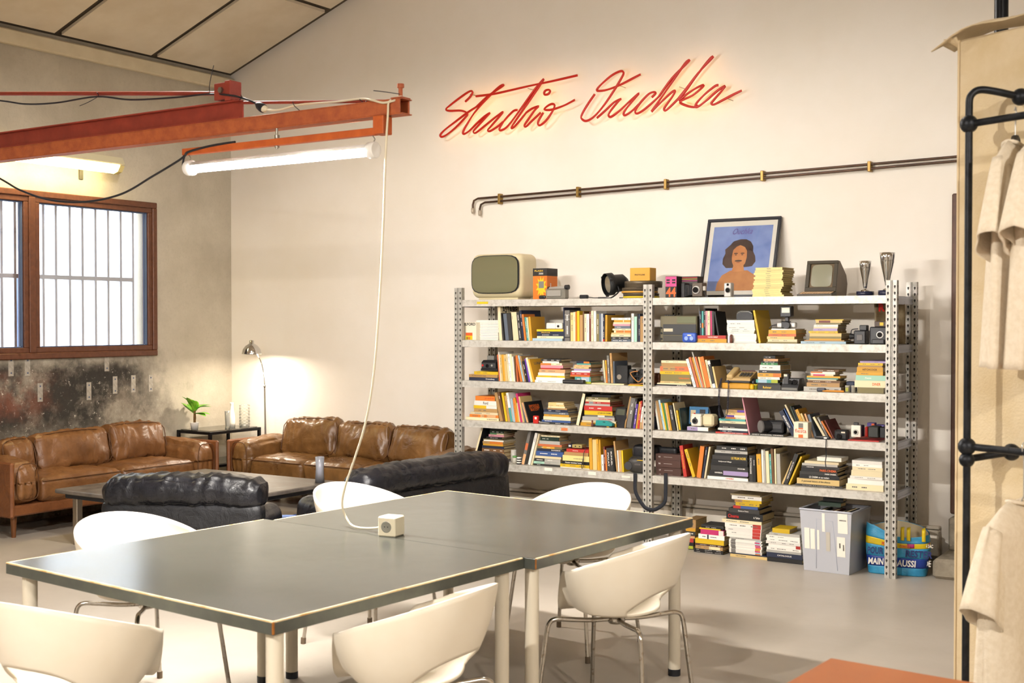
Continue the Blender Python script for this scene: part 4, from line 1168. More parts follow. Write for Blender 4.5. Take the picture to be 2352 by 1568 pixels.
t, w, h = item('spotlight', 'black studio spotlight with bright reflector lying on the top shelf', 'lamp', 2, 460, 860, 380, z1, 7.72)
Mx = T(-.005, .06, h * .53) @ RZ(-38) @ RY(0) @ RX(97)
b = MB(); b.lathe([(.078, .02), (.082, .02), (.082, -.03), (.066, -.035), (.062, -.115), (.03, -.15), (0, -.15), (0, -.148), (.028, -.146), (.058, -.11)], 26, M=Mx); b.build('housing', mat('black_crackle', '191a1b', .5, bump=.4, bscale=160), t)
MB().lathe([(.060, -.0), (.052, -.05), (.03, -.08), (0, -.09)], 24, M=Mx).build('reflector', mat('reflector_metal', 'e0d6c2', .25, .8), t)
for a in (20, 140, 260):
    MB().bbox(.078, .09, -.008, .008, .0, .022, .002, M=Mx @ RZ(a)).build('lug', BLK, t)
MB().tube(smooth_path([(.07, .06, .09), (.085, .05, .05), (.05, .0, .006), (.0, -.01, .006), (-.05, -.01, .006)], 5), .006, 6).build('yoke', BLK, t)
MB().tube(smooth_path([(.06, .12, .1), (.10, .11, .11), (.115, .09, .06), (.13, .08, .01), (.09, .05, .005)], 5), .004, 6).build('lead', BLK, t)

TIN = mat('brown_film_tin', '6f6250', .4, .5, col2='5b4f40', scale=10)
for i, (xa, xb, ya, yb, lab) in enumerate(((905, 1422, 715, 760, 'lowest, with a yellow rim tape'), (915, 1410, 680, 715, 'second from the shelf'), (890, 1395, 645, 680, 'middle one with an orange rim'), (895, 1400, 600, 643, 'fourth from the shelf'), (940, 1450, 510, 597, 'largest, on top under the yellow box'))):
    Y = 7.70 + .13; zt, zb_ = wz(2, 1150, ya, 7.70), wz(2, 1150, yb, 7.70)
    if i == 0: zb_ = z1 + .0005
    r = .128 + (.006 if i == 4 else 0)
    cx_ = (wx(2, xa, Y) + wx(2, xb, Y)) / 2
    t = thing('film_can', 'round brown film can in the stack, ' + lab, 'film can', (cx_, Y, prev if i else z1 + .0005), 0, 'round film cans on the top shelf')
    hh = max(.018, zt - (prev if i else z1)) - .0006
    MB().lathe([(0, 0), (r - .002, 0), (r, .002), (r, hh * .48), (r + .0015, hh * .5), (r + .0015, hh - .002), (r - .001, hh), (0, hh)], 36).build('can', TIN, t)
    if i in (0, 2): MB().lathe([(r + .0018, hh * .15), (r + .0022, hh * .15), (r + .0022, hh * .85), (r + .0018, hh * .85)], 36).build('rim_tape', M_YEL if i == 0 else mat('orange_tape', 'd29a3c', .6), t)
    prev = (prev if i else z1 + .0005) + hh + .0006
a_, c_ = wx(2, 1003, 7.74), wx(2, 1280, 7.74)
t = thing('photo_paper_box', 'mustard yellow paper box on top of the film cans', 'box', ((a_ + c_) / 2, 7.74, prev))
hh = wz(2, 1150, 330, 7.74) - prev
MB().bbox(-(c_ - a_) / 2, (c_ - a_) / 2, 0, .10, 0, hh, .003).build('carton', mat('mustard_card', 'd9a23c', .6), t)
lettering('PHOTOLINE', .011, M_INK, t, T(0, -.0003, hh * .47), bold=.02)

t, w, h = item('film_box', 'black box with pink panel and orange figures forty-four', 'box', 3, 132, 255, 686, z1, 7.66)
MB().bbox(-w / 2, w / 2, 0, .09, 0, h, .002).build('carton', mat('black_card', '24201e', .6), t)
MB().box(-w / 2 + .002, w / 2 - .002, -.0008, 0, h * .52, h - .003).build('pink_panel', mat('pink_print', 'd84a86', .6), t)
lettering('44', h * .44, M_INKO, t, T(0, -.0006, h * .26), width=w * .88, bold=.03)
for dx in (-.25, .25): lettering('=', h * .2, M_INK, t, T(dx * w, -.001, h * .76), width=w * .3, bold=.03)
t, w, h = item('slide_box', 'dark box with thin coloured stripes behind the folding camera', 'box', 3, 262, 485, 688, z1, 7.74)
MB().bbox(-w / 2, w / 2, 0, .09, 0, h, .002).build('carton', mat('charcoal_card', '2a2524', .6), t)
for q, (zz, m_) in enumerate(((.95, M_INKR), (.88, M_INKY), (.80, mat('pink_print', 'd84a86', .6)), (.72, M_INKG))): MB().box(-w / 2 + .004, w / 2 - .004, -.0008, 0, h * zz - .003, h * zz).build('stripe', m_, t)
t, w, h = item('folding_camera', 'black bellows camera in front of the striped dark box', 'camera', 3, 288, 535, 755, z1, 7.645)
MB().bbox(-w / 2, -w / 2 + .03, .02, .09, 0, h, .004).build('back_plate', BLK, t)
for q in range(5): MB().bbox(-w / 2 + .031 + q * .012, -w / 2 + .041 + q * .012, .02 - q * .002, .085, .008 + q * .002, h - .012 - q * .002, .003).build('bellow_fold', BLK, t)
MB().bbox(-w / 2 + .092, w / 2, .0, .075, .005, h * .98, .004).build('front_plate', mat('brown_metal', '5a5046', .4, .4), t)
MB().cyl((.04, -.018, h * .5), (.04, .0, h * .5), .02, n=18).build('lens', LENS, t)
MB().cyl((.04, -.008, h * .5), (.04, .001, h * .5), .027, n=18).build('lens_ring', SIL, t)
MB().bbox(w / 2 + .002, w / 2 + .022, .0, .02, h * .45, h * .75, .003).build('flash_cube', mat('clear_cube', 'b9b6ae', .2), t)
MB().tube(smooth_path([(w / 2, .03, h * .4), (w / 2 + .02, .0, h * .25), (w / 2 + .03, -.005, .006)], 4), .004, 5).build('strap', BLK, t)

# framed print leaning on the wall (the print is a plain generic portrait)
Yb0 = 8.055
fw = onY(1787, 506, 8.23).x - onY(1619, 511, 8.23).x
fh = .60
bl = onY(1604, 684, Yb0)
t = thing('framed_poster', 'black framed poster with a blue portrait leaning on the wall', 'poster', (bl.x + fw / 2, Yb0, z1 + .001))
lean = math.degrees(math.asin((YB - .02 - Yb0) / fh))
Mx = RX(-lean)
b = MB()
for (xa, xb, za, zb_) in ((-fw / 2, fw / 2, 0, .022), (-fw / 2, fw / 2, fh - .022, fh), (-fw / 2, -fw / 2 + .022, .022, fh - .022), (fw / 2 - .022, fw / 2, .022, fh - .022)): b.bbox(xa, xb, -.012, .012, za, zb_, .003, M=Mx)
b.build('frame', mat('black_frame', '191a22', .4), t)
MB().box(-fw / 2 + .022, fw / 2 - .022, .0, .006, .022, fh - .022, M=Mx).build('mount', M_PAPER, t)
iw, ih0, ih1 = fw / 2 - .055, .055, fh - .06
pr = MB().box(-iw, iw, -.0012, -.0002, ih0, ih1, M=Mx).build('print', mat('blue_print', '6f86c4', .55, col2='8ea3d6', scale=4), t)
def flat(poly, d_, m_, nm_):
    MB().prism(poly, -.0012 - d_, -.0012, 'y', M=Mx).build(nm_, m_, pr)
def ell(cx_, cz_, rx_, rz_, n=24, a0=0, a1=360): return [(cx_ + rx_ * math.cos(math.radians(a0 + (a1 - a0) * i / n)), cz_ + rz_ * math.sin(math.radians(a0 + (a1 - a0) * i / n))) for i in range(n if a1 - a0 == 360 else n + 1)]
SKN = mat('print_skin', 'c9874f', .6, col2='b9743f', scale=10); HAIR = mat('print_hair', '4a3228', .6)
flat([(-.155, ih0), (-.15, .11), (-.12, .17), (-.06, .205), (.07, .205), (.125, .17), (.16, .12), (.17, ih0)], .0004, SKN, 'print_shoulders')
hair = [(-.01, .44), (.035, .438), (.07, .42), (.092, .385), (.095, .345), (.115, .31), (.122, .27), (.10, .235), (.06, .23), (-.06, .225), (-.095, .225), (-.125, .255), (-.128, .295), (-.112, .335), (-.118, .365), (-.085, .395), (-.06, .425)]
flat(hair, .0008, HAIR, 'print_hair')
flat([(-.055, .36), (-.03, .385), (-.005, .395), (.03, .38), (.05, .35), (.053, .30), (.045, .255), (.02, .225), (-.01, .218), (-.035, .23), (-.055, .27), (-.06, .31)], .0012, SKN, 'print_face')
flat([(-.04, .245), (.035, .245), (.045, .195), (-.05, .195)], .0011, SKN, 'print_neck')
for sx in (-1, 1):
    flat(ell(-.007 + sx * .025, .333, .016, .0045, 10), .0016, HAIR, 'print_brow'); flat(ell(-.007 + sx * .024, .322, .008, .0035, 10), .0016, HAIR, 'print_eye')
flat(ell(-.007, .277, .028, .007, 12), .0016, HAIR, 'print_moustache'); flat(ell(-.007, .264, .014, .003, 10), .0016, mat('print_lip', '9a4f38', .6), 'print_mouth')
lettering('Ouchka', .045, mat('violet_ink', '6a3f9a', .6), t, Mx @ T(0, -.0014, .50), width=.15, shear=.5)
MB().box(-fw / 2 + .022, fw / 2 - .022, -.003, -.002, .022, fh - .022, M=Mx).build('glazing', pane_mat('picture_glass', 'ffffff', .06, .04), t)

t, w, h = item('toy_camera', 'tiny silver cine camera in front of the framed poster', 'camera', 3, 768, 850, 757, z1, 7.66)
MB().bbox(-w / 2, w / 2, 0, .05, 0, h, .006).build('body', SIL, t)
for zz, r in ((.48, .017), (.86, .009)): MB().cyl((.004, -.008, h * zz), (.004, .001, h * zz), r * .9, n=14).build('lens', LENS, t)
MB().cyl((.004, -.005, h * .48), (.004, .001, h * .48), .019, n=14).build('lens_ring', GRY, t)

# terminal
t, w, h = item('computer_terminal', 'brown retro computer terminal with fold-down keyboard', 'computer', 4, 290, 715, 232, z1, 7.76, rot=4)
BRN = mat('brown_terminal', '6b5638', .5, col2='5d4a30', scale=4); BRD = mat('dark_brown_terminal', '3b3324', .5)
hw = w / 2
b = MB(); b.prism([(.0, .03), (.07, h), (.10, h), (.27, h * .62), (.30, h * .38), (.27, .0), (.02, .0)], -hw, hw, 'x'); b.build('case', BRN, t)
sl = math.degrees(math.atan2(.07, h - .03)); Ms = T(0, -.001, .03) @ RX(-sl); hs = math.hypot(.07, h - .03)
fr_ = MB()
for (xa, xb, za, zb_) in ((-hw, hw, 0, hs * .13), (-hw, hw, hs * .9, hs), (-hw, -hw + .025, hs * .13, hs * .9), (hw - .025, hw, hs * .13, hs * .9)): fr_.bbox(xa, xb, -.010, .004, za, zb_, .002, M=Ms)
fr_.build('bezel', BRD, t)
def sc2(u, v):
    a = 2 * PI * u; c, s_ = math.cos(a), math.sin(a); k = (abs(c) ** 6 + abs(s_) ** 6) ** (-1 / 6)
    x, z = c * k * v, s_ * k * v
    return Ms @ Vector((x * (hw - .035), .0 - .009 * (1 - x * x * .5 - z * z * .5), hs * .515 + z * hs * .36))
MB().grid(sc2, 32, 6, wrap=True).build('screen', mat('grey_screen', '8f8c78', .25, coat=.4), t)
b = MB(); b.prism([(-.115, .0), (-.115, .012), (-.0, .03), (.02, .03), (.02, .0)], -hw - .02, hw, 'x'); kb = b.build('keyboard', BRD, t)
KEY = mat('tan_key', 'a8875c', .5)
for i in range(11):
    for j in range(4):
        x_ = -hw - .005 + i * (2 * hw) / 11; y_ = -.10 + j * .022; zz = .012 + (y_ + .115) * .156
        MB().box(x_, x_ + .015, y_, y_ + .016, zz + .001, zz + .006).build('key', KEY, kb)

# cups
for (xa, xb, yt, yj, bx0, bx1, by, lab, hs_) in ((1043, 1203, 240, 605, 1012, 1245, 660, 'smaller polished silver trophy cup beside the terminal', 1), (1322, 1530, 125, 572, 1285, 1500, 645, 'taller polished silver trophy cup at the shelf end', 1)):
    Y = 7.78
    cx_ = (wx(4, xa, Y) + wx(4, xb, Y)) / 2; r = (wx(4, xb, Y) - wx(4, xa, Y)) / 2
    zt, zj, zb_ = wz(4, xa, yt, Y) - z1, wz(4, xa, yj, Y) - z1, wz(4, xa, by, Y) - z1
    zb_ = max(zb_, .02)
    t = thing('trophy_cup', lab, 'trophy', (cx_, Y, z1 + .0005), 0, 'silver trophies on the top shelf')
    MB().lathe([(0, 0), (.055, 0), (.055, zb_), (0, zb_)], 20).build('plinth', mat('blue_black_plinth', '22263f', .25), t)
    MB().lathe([(.028, zb_), (.026, zb_ + .008), (.008, zb_ + .014), (.006, zj - .008), (.012, zj), (r * .5, zj + (zt - zj) * .3), (r * .82, zj + (zt - zj) * .62), (r * .97, zj + (zt - zj) * .86), (r, zt), (r - .002, zt), (r * .9, zj + (zt - zj) * .7), (r * .45, zj + (zt - zj) * .3), (0, zj + .01)], 28).build('cup', M_CHROME, t)

# ---- second shelf
z2 = SHELF[1]
t, w, h = item('film_carton', 'cream film carton with orange patch in the left bay corner', 'box', 1, 216, 384, 1088, z2, 7.67)
MB().bbox(-w / 2, w / 2, 0, .09, 0, h, .002).build('carton', mat('cream_card', 'e8dec6', .6), t)
lettering('ILFORD', h * .16, M_INK, t, T(-.0, -.0003, h * .90), width=w * .9, bold=.03)
MB().box(-w * .36, w * .2, -.0008, 0, h * .25, h * .42).build('orange_patch', mat('red_orange_print', 'd85c28', .6), t)
MB().box(-w * .36, w * .2, -.0008, 0, h * .0 + .003, h * .25).build('yellow_patch', M_YEL, t)
for q in range(3): MB().box(-w * .26 + q * .012, -w * .26 + q * .012 + .006, -.0014, -.0006, .004, h * .18).build('film_bar', M_INKR if q else M_INK, t)
t, w, h = item('paper_stack', 'white loose paper stack beside the film carton', 'paper', 1, 386, 690, 1055, z2, 7.72)
random.seed(3)
n_ = 13
for q in range(n_):
    dx = random.uniform(-.004, .004)
    MB().bbox(-w / 2 + dx, w / 2 + dx, random.uniform(0, .006), .22, h * q / n_, h * (q + .9) / n_, .001).build('ream', M_PAPER, t)
def cam_box(name, label, k, x0, x1, yt, z, Y, dep, mbody, lens=None, extra=None, group=None, rot=0):
    t, w, h = item(name, label, 'camera', k, x0, x1, yt, z, Y, rot, group)
    MB().bbox(-w / 2, w / 2, 0, dep, 0, h, .006).build('body', mbody, t)
    if lens:
        lx, lz, lr = lens
        MB().cyl((lx * w, -.010, lz * h), (lx * w, .001, lz * h), lr, n=16).build('lens', LENS, t)
        MB().cyl((lx * w, -.006, lz * h), (lx * w, .001, lz * h), lr * 1.35, n=16).build('lens_ring', SIL, t)
    return t, w, h
ztop = wz(1, 1400, 1180, 7.66)
t, w, h = item('pocket_camera', 'white pocket camera lying on a short stack of books', 'camera', 1, 1350, 1572, 1095, ztop + .001, 7.67)
MB().bbox(-w / 2, w / 2, 0, .05, 0, h, .006).build('body', WHT, t)
MB().cyl((w * .28, -.006, h * .45), (w * .28, .001, h * .45), .009, n=12).build('lens', LENS, t)
MB().bbox(w * .08, w * .09, -.001, .0, 0, h, .0003).build('seam', GRY, t)
# radio cassette
t, w, h = item('radio_cassette', 'grey brown portable radio cassette player', 'radio', 3, 75, 476, 1118, z2, 7.69)
RB = mat('khaki_plastic', '736a52', .45); 
MB().bbox(-w / 2, w / 2, 0, .10, 0, h, .006).build('body', RB, t)
MB().bbox(-w / 2 + .024, w / 2 - .004, -.004, 0, h * .28, h * .68, .002).build('cassette_door', DGR, t)
MB().bbox(-w / 2 + .024, w / 2 - .004, -.003, 0, .006, h * .25, .002).build('speaker_grille', mat('grille', '4a4741', .6), t)
MB().bbox(-w / 2 + .03, -w / 2 + .10, -.006, -.003, h * .40, h * .52, .001).build('window', mat('pale_window', 'cfc5ac', .4), t)
MB().bbox(-.01, w / 2 - .006, -.003, 0, h * .72, h * .97, .002).build('dial', mat('olive_dial', '6d6f52', .4), t)
for zz in (.08, .3, .5): MB().cyl((-w / 2 + .012, -.008, h * (zz + .04)), (-w / 2 + .012, .001, h * (zz + .04)), .007, n=12).build('knob', BLK, t)
for q in range(5): MB().bbox(-w / 2 + .03 + q * .016, -w / 2 + .042 + q * .016, .01, .03, h, h + .006, .001).build('button', DGR, t)
MB().cyl((w / 2 - .006, .05, h * .3), (w / 2 - .006, .05, h + .13), .0018, n=5).build('aerial', SIL, t)
t, w, h = item('toy_camera', 'small blue toy camera before the radio cassette', 'camera', 3, 312, 464, 1302, z2, 7.635)
BLU = mat('blue_plastic', '2d4fae', .35, col2='3f63c4', scale=20)
MB().rbox(w / 2, .022, h / 2, .014, 10, M=T(0, .022, h / 2)).build('body', BLU, t)
for dx in (-.16, .22): MB().cyl((dx * w, -.006, h * .42), (dx * w, .001, h * .42), .014, n=14).build('lens_ring', mat('pale_blue', '8fa8de', .4), t)
MB().bbox(-.01, .02, -.003, 0, h * .66, h * .8, .001).build('viewfinder', WHT, t)
zt = wz(3, 960, 1165, 7.66)
t, w, h = item('slide_carousel', 'black domed slide tray on the pile of white journals', 'tray', 3, 908, 1085, 1062, zt + .0012, 7.70)
MB().prism([(-w / 2, 0), (w / 2, 0), (w / 2, h * .55), (w / 2 - .012, h * .92), (w / 2 - .03, h), (-w / 2 + .03, h), (-w / 2 + .012, h * .92), (-w / 2, h * .55)], 0, .14, 'y').build('tray', BLK, t)
MB().tube([(-w / 2 + .004, -.002, h * .7), (-w / 2 + .03, -.002, h * .9), (w / 2 - .03, -.002, h * .9), (w / 2 - .004, -.002, h * .7)], .0025, 5).build('rim', SIL, t)
t, w, h = item('figurine', 'tiny painted figurine before the pile of white journals', 'figurine', 3, 822, 868, 1350, z2, 7.632)
MB().lathe([(0, 0), (.009, 0), (.011, .02), (.008, .034), (.004, .038), (.009, .046), (.007, .056), (0, .058)], 12, M=T(0, .012, 0)).build('body', mat('brown_paint', '6a3a2c', .5), t)
MB().bbox(-.022, -.008, .002, .02, 0, .05, .002).build('card', mat('white_card', 'd8d3e0', .6), t)
zt = wz(3, 1400, 1256, 7.66)
t, w, h = item('rangefinder_camera', 'small black camera with tall flash gun on tan books', 'camera', 3, 1345, 1552, 1178, zt + .001, 7.67)
MB().bbox(-w / 2, w / 2, 0, .035, 0.004, h * .85, .006).build('body', SIL, t)
MB().bbox(-w / 2 + .03, w / 2 - .04, -.003, .038, 0.0, h, .006).build('leather', BLK, t)
MB().cyl((.012, -.03, h * .42), (.012, .0, h * .42), .022, n=16).build('lens', BLK, t)
hf = wz(3, 1450, 1012, 7.66) - zt
MB().bbox(-.010, .014, .008, .03, h, h + .03, .003).build('hot_shoe', BLK, t)
f0 = h + .028
fl_ = MB().bbox(-.038, .036, -.008, .05, f0, hf, .005).build('flash_gun', BLK, t)
MB().bbox(-.026, .028, -.011, -.0085, hf - .045, hf - .012, .001).build('flash_window', mat('flash_lens', 'e6ddc8', .3), fl_)
MB().tube(smooth_path([(-w / 2, .02, h * .5), (-w / 2 - .03, .01, h * .4), (-w / 2 - .05, .0, .0)], 4), .003, 5).build('strap', BLK, t)
t, w, h = item('cine_camera', 'black cine camera with lead beside the tall paperback stack', 'camera', 4, 965, 1130, 1125, z2, 7.66)
MB().bbox(-w / 2, w / 2, 0, .09, 0, h * .72, .006).build('body', BLK, t); MB().bbox(-w / 2 + .03, w / 2, .02, .07, h * .72, h, .004).build('top', DGR, t)
MB().bbox(-w / 2 + .02, w / 2 - .02, -.003, .0, h * .2, h * .5, .002).build('panel', mat('panel_grey', '5a5450', .4), t)
MB().cyl((-w / 2 - .035, .04, h * .4), (-w / 2, .04, h * .4), .02, .012, n=12).build('eyecup', BLK, t)
MB().tube(smooth_path([(-w / 2 - .03, .04, h * .5), (-w / 2 - .02, .03, h * .75), (-w / 2 + .02, .03, h * .8)], 5), .003, 5).build('lead', BLK, t)
t, w, h = cam_box('instant_camera', 'dark instant camera with flash bar next to the rack post', 4, 1185, 1420, 1150, z2, 7.66, .10, BLK, (.12, .55, .016))
MB().bbox(-w / 2 + .02, w / 2 - .01, -.02, .0, .004, h * .3, .004).build('film_door', DGR, t)
MB().bbox(-w / 2 + .03, w / 2, .0, .05, h, h + .035, .003).build('flash_bar', mat('brown_flash_box', '4a3a30', .5), t)
MB().bbox(w * .1, w * .32, -.002, .0, h + .008, h + .028, .001).build('flash_label', M_INKY, t)
# magazine at the rack end
p0, p1 = onY(2064, 800, 7.90), onY(2098, 800, 7.90)
mg = thing('magazine', 'curved glossy magazine propped upright between the end posts', 'magazine', (-2.20, 7.80, z2 + .0006), math.radians(38))
hm = .27
def mgf(u, v): return (-.10 + .20 * u, .018 * math.sin(PI * u) + .02 * v * v, v * hm)
MB().grid(mgf, 10, 8).build('cover', mat('magazine_print', '6f5a3c', .45, col2='8d7f62', scale=14), mg, solid=.004)
def off(f, u0, u1, v0, v1, d_):
    return lambda u, v: tuple(Vector(f(u0 + (u1 - u0) * u, v0 + (v1 - v0) * v)) + Vector((0, -d_, 0)))
MB().grid(off(mgf, .38, .72, .08, .8, .003), 6, 6).build('printed_figure', mat('pale_figure', 'b8ab86', .5, col2='8f8262', scale=20), mg)
MB().grid(off(mgf, .45, .62, .78, .93, .0035), 4, 4).build('printed_head', mat('print_skin2', 'a07a50', .6), mg)
lettering('R', .05, M_INKR, mg, T(-.055, .006, hm * .86), bold=.05)

# ---- third shelf
z3 = SHELF[2]
zt = wz(5, 600, 485, 7.66)
t, w, h = item('folding_instant_camera', 'black folding instant camera on the yellow book', 'camera', 5, 500, 795, 210, zt + .001, 7.66)
MB().bbox(-w / 2, w / 2, 0, .10, 0, h * .16, .004).build('base', BLK, t)
MB().prism([(.004, h * .16), (.004, h * .55), (.03, h * .70), (.09, h * .70), (.10, h * .16)], -w * .46, w * .42, 'x').build('bellows', BLK, t)
MB().bbox(-w * .44, w * .40, .0, .006, h * .18, h * .52, .002).build('front_plate', DGR, t)
MB().cyl((-.012, -.006, h * .33), (-.012, .001, h * .33), .013, n=14).build('lens', LENS, t)
MB().cyl((-w * .36, -.004, h * .36), (-w * .36, .001, h * .36), .008, n=10).build('shutter_button', M_INKR, t)
MB().cyl((w * .2, -.004, h * .36), (w * .2, .001, h * .36), .008, n=10).build('dial', SIL, t)
MB().bbox(-w * .20, w * .22, .02, .07, h * .70, h, .004, M=T(0, 0, 0)).build('viewfinder', GRY, t)
t, w, h = item('zip_case', 'flat black zip case in front of two book stacks', 'case', 6, 165, 545, 642, z3, 7.632)
MB().rbox(w / 2, .02, h / 2, .008, 10, M=T(0, .02, h / 2)).build('case', BLK, t)
MB().tube([(-w / 2 + .006, -.0005, h * .5), (w / 2 - .006, -.0005, h * .5)], .0015, 5).build('zip', GRY, t)
# binoculars
t, w, h = item('binoculars', 'black binoculars with tan leather strap on the third shelf', 'binoculars', 6, 1300, 1650, 458, z3 + .006, 7.67)
for s in (-1, 1):
    b = MB(); b.lathe([(0, 0), (.034, 0), (.036, .004), (.036, .02), (.030, h * .42), (.026, h * .55), (.024, h * .62), (.026, h * .64), (.026, h * .97), (.022, h), (0, h)], 18, (s * .042, .045, 0)); b.build('barrel', mat('black_crackle', '191a1b', .5), t)
b = MB(); b.bbox(-.03, .03, .03, .06, h * .45, h * .60, .004); b.cyl((0, .045, h * .3), (0, .045, h * .9), .010, n=10); b.build('hinge', BLK, t)
ST = mat('tan_strap', 'b0773c', .6)
MB().tube(smooth_path([(.02, .01, h * .88), (-.01, -.004, h * .85), (-.03, -.006, h * .7), (.03, -.008, h * .2), (.075, -.012, h * .5), (.09, -.01, .02), (.04, -.016, .006), (-.03, -.02, .003)], 6), .004, 6).build('strap', ST, t)
t, w, h = item('leather_case', 'brown leather binocular case behind the middle rack post', 'case', 7, -10, 182, 478, z3, 7.72)
MB().rbox(w / 2, .05, h / 2, .02, 10, M=T(0, .05, h / 2)).build('case', mat('saddle_leather', '6b3a1c', .45, col2='552c14', scale=14), t)
MB().bbox(-w / 2 + .01, w / 2 - .01, -.002, .0, h * .62, h * .66, .0005).build('seam', mat('dark_seam', '3a1e0e', .6), t)
# telephone on yellow box
t, w, h = item('yellow_case', 'long mustard yellow case carrying the telephone', 'case', 7, 1192, 1650, 642, z3, 7.64)
MB().bbox(-w / 2, w / 2, 0, .16, 0, h, .006).build('case', mat('mustard_plastic', 'd29a2c', .45, col2='c48c22', scale=9), t)
MB().bbox(w / 2 + .0005, w / 2 + .026, .0, .05, 0, h * .9, .006).build('clasp', mat('yellow_clasp', 'e0b010', .4), t)
hz = z3 + h
t, w, h = item('telephone', 'beige push-button telephone with coiled dark cord', 'telephone', 7, 1245, 1655, 452, hz + .0015, 7.66)
BEI = mat('beige_plastic', 'bb9c66', .45)
MB().bbox(-w / 2, w / 2, 0, .14, 0, h * .2, .004).build('base_plate', DGR, t)
MB().prism([(.005, h * .2), (.005, h * .42), (.13, h), (.14, h * .2)], -w / 2 + .01, w / 2, 'x').build('body', BEI, t)
MB().rbox(.024, .075, .018, .014, 10, M=T(-w / 2 + .035, .065, h * .82) @ RX(22)).build('handset', mat('tan_handset', 'c9ab76', .4), t)
Mk = T(.03, .03, h * .55) @ RX(25)
for i in range(4):
    for j in range(3): MB().bbox(-.03 + i * .022, -.014 + i * .022, j * .02, j * .02 + .013, 0, .006, .001, M=Mk).build('key', DGR if j == 1 else mat('dark_key', '4a3f2e', .5), t)
MB().bbox(-.035, .06, .0, .003, .0, .012, .001, M=T(.02, .118, h * .93)).build('label_strip', mat('brown_strip', '4c2c20', .5), t)
# cord: down in front of the shelf, loop, up again
base = Vector(((wx(7, 1245, 7.66) + wx(7, 1655, 7.66)) / 2, 7.66, hz + .0015))
def cw(x, y, Y): return Vector(onY(*zp(7, x, y), Y)) - base
cp = [cw(1300, 600, 7.655), cw(1310, 640, 7.60), cw(1302, 760, 7.595), cw(1298, 900, 7.595), cw(1292, 1060, 7.595), cw(1270, 1160, 7.595), cw(1210, 1215, 7.595), cw(1160, 1160, 7.595), cw(1150, 1000, 7.595), cw(1148, 850, 7.595), cw(1155, 720, 7.598), cw(1175, 640, 7.63), cw(1190, 560, 7.66)]
path = smooth_path(cp, 40); hel = []
acc = 0
for i in range(len(path) - 1):
    tg = (path[i + 1] - path[i]); ln = tg.length; tg.normalize()
    u = tg.cross(Vector((0, 1, 0))); u = u.normalized() if u.length > .01 else Vector((1, 0, 0)); v = tg.cross(u)
    acc += ln; a = 2 * PI * acc / .0085
    hel.append(path[i] + u * .0055 * math.cos(a) + v * .0055 * math.sin(a))
MB().tube(hel, .0019, 4).build('coiled_cord', mat('dark_cord', '2a2c40', .5), t)
t, w, h = item('clip_lamp', 'small black ball head beside the telephone', 'gadget', 7, 1665, 1735, 552, hz - .03, 7.70)
MB().ball((0, .02, h * .5), h * .45, 12, 8).build('ball', BLK, t); MB().cyl((0, .02, -.055), (0, .02, h * .2), .012, n=10).build('stem', BLK, t)
t, w, h = item('film_canister', 'yellow green film canister beside the mustard case', 'canister', 8, 75, 122, 662, z3, 7.655)
MB().lathe([(0, 0), (.012, 0), (.012, h * .8), (.013, h * .82), (.013, h), (0, h)], 14, (0, .015, 0)).build('canister', mat('lime_plastic', 'a8a838', .4), t)
MB().lathe([(.0135, h * .8), (.014, h * .8), (.014, h + .001), (0, h + .001)], 14, (0, .015, 0)).build('lid', M_YEL, t)
t, w, h = item('instant_camera', 'charcoal instant camera with raised flash by the paperbacks', 'camera', 8, 530, 800, 565, z3, 7.64)
MB().prism([(-.0, 0), (-.0, h * .28), (.02, h * .55), (.025, h * .95), (.11, h), (.14, h * .5), (.14, 0)], -w / 2, w / 2, 'x').build('body', DGR, t)
MB().bbox(-w / 2 + .004, w / 2 - .004, -.003, 0, h * .06, h * .24, .002).build('film_slot', GRY, t)
MB().cyl((w * .06, -.006, h * .72), (w * .06, .03, h * .70), .013, n=14).build('lens', LENS, t)
MB().cyl((w * .3, .0, h * .74), (w * .3, .03, h * .72), .016, n=14).build('lens', LENS, t)
fl_ = MB().bbox(-w / 2 + .01, -w / 2 + .045, .012, .05, h * .5, h * 1.38, .004).build('flash', DGR, t)
MB().bbox(-w / 2 + .014, -w / 2 + .036, .009, .0115, h * 1.15, h * 1.33, .001).build('flash_window', mat('flash_lens', 'e6ddc8', .3), fl_)
t, w, h = item('marker_pen', 'orange pen lying in front of the paperback stack', 'pen', 8, 1200, 1555, 758, z3, 7.628)
MB().tube([(-w / 2, .006, .006), (-w / 2 + .03, .006, .0075), (w / 2, .006, .0075)], [.003, .0065, .0065], 8).build('barrel', mat('orange_plastic', 'd88a1c', .4), t)
t, w, h = item('round_gadget', 'dark round gadget behind the orange pen', 'gadget', 8, 1105, 1250, 718, z3, 7.642)
MB().rbox(w / 2, .012, h / 2, .008, 8, M=T(0, .012, h / 2)).build('body', mat('slate_plastic', '3d3f4a', .4), t)
for i, (xa, xb, lab) in enumerate(((1562, 1648, 'film canister with a green label next to the thick book stack'), (1665, 1738, 'plain pale film canister next to the thick book stack'))):
    t, w, h = item('film_canister', lab, 'canister', 8, xa, xb, 680, z3, 7.66)
    r = w / 2
    MB().lathe([(0, 0), (r * .95, 0), (r * .95, h * .82), (r, h * .83), (r, h), (0, h)], 16, (0, r, 0)).build('canister', mat('pale_canister', 'b9b3a4', .4), t)
    if i == 0: MB().bbox(-r * .5, r * .5, -.0005, .002, h * .15, h * .7, .0005).build('label', mat('lime_plastic', 'a8a838', .4), t)
t, w, h = item('slide_case', 'small blue black box behind the film canisters', 'box', 8, 1590, 1725, 615, z3, 7.74)
MB().bbox(-w / 2, w / 2, 0, .06, 0, h, .004).build('box', mat('blue_black', '25304a', .4), t)

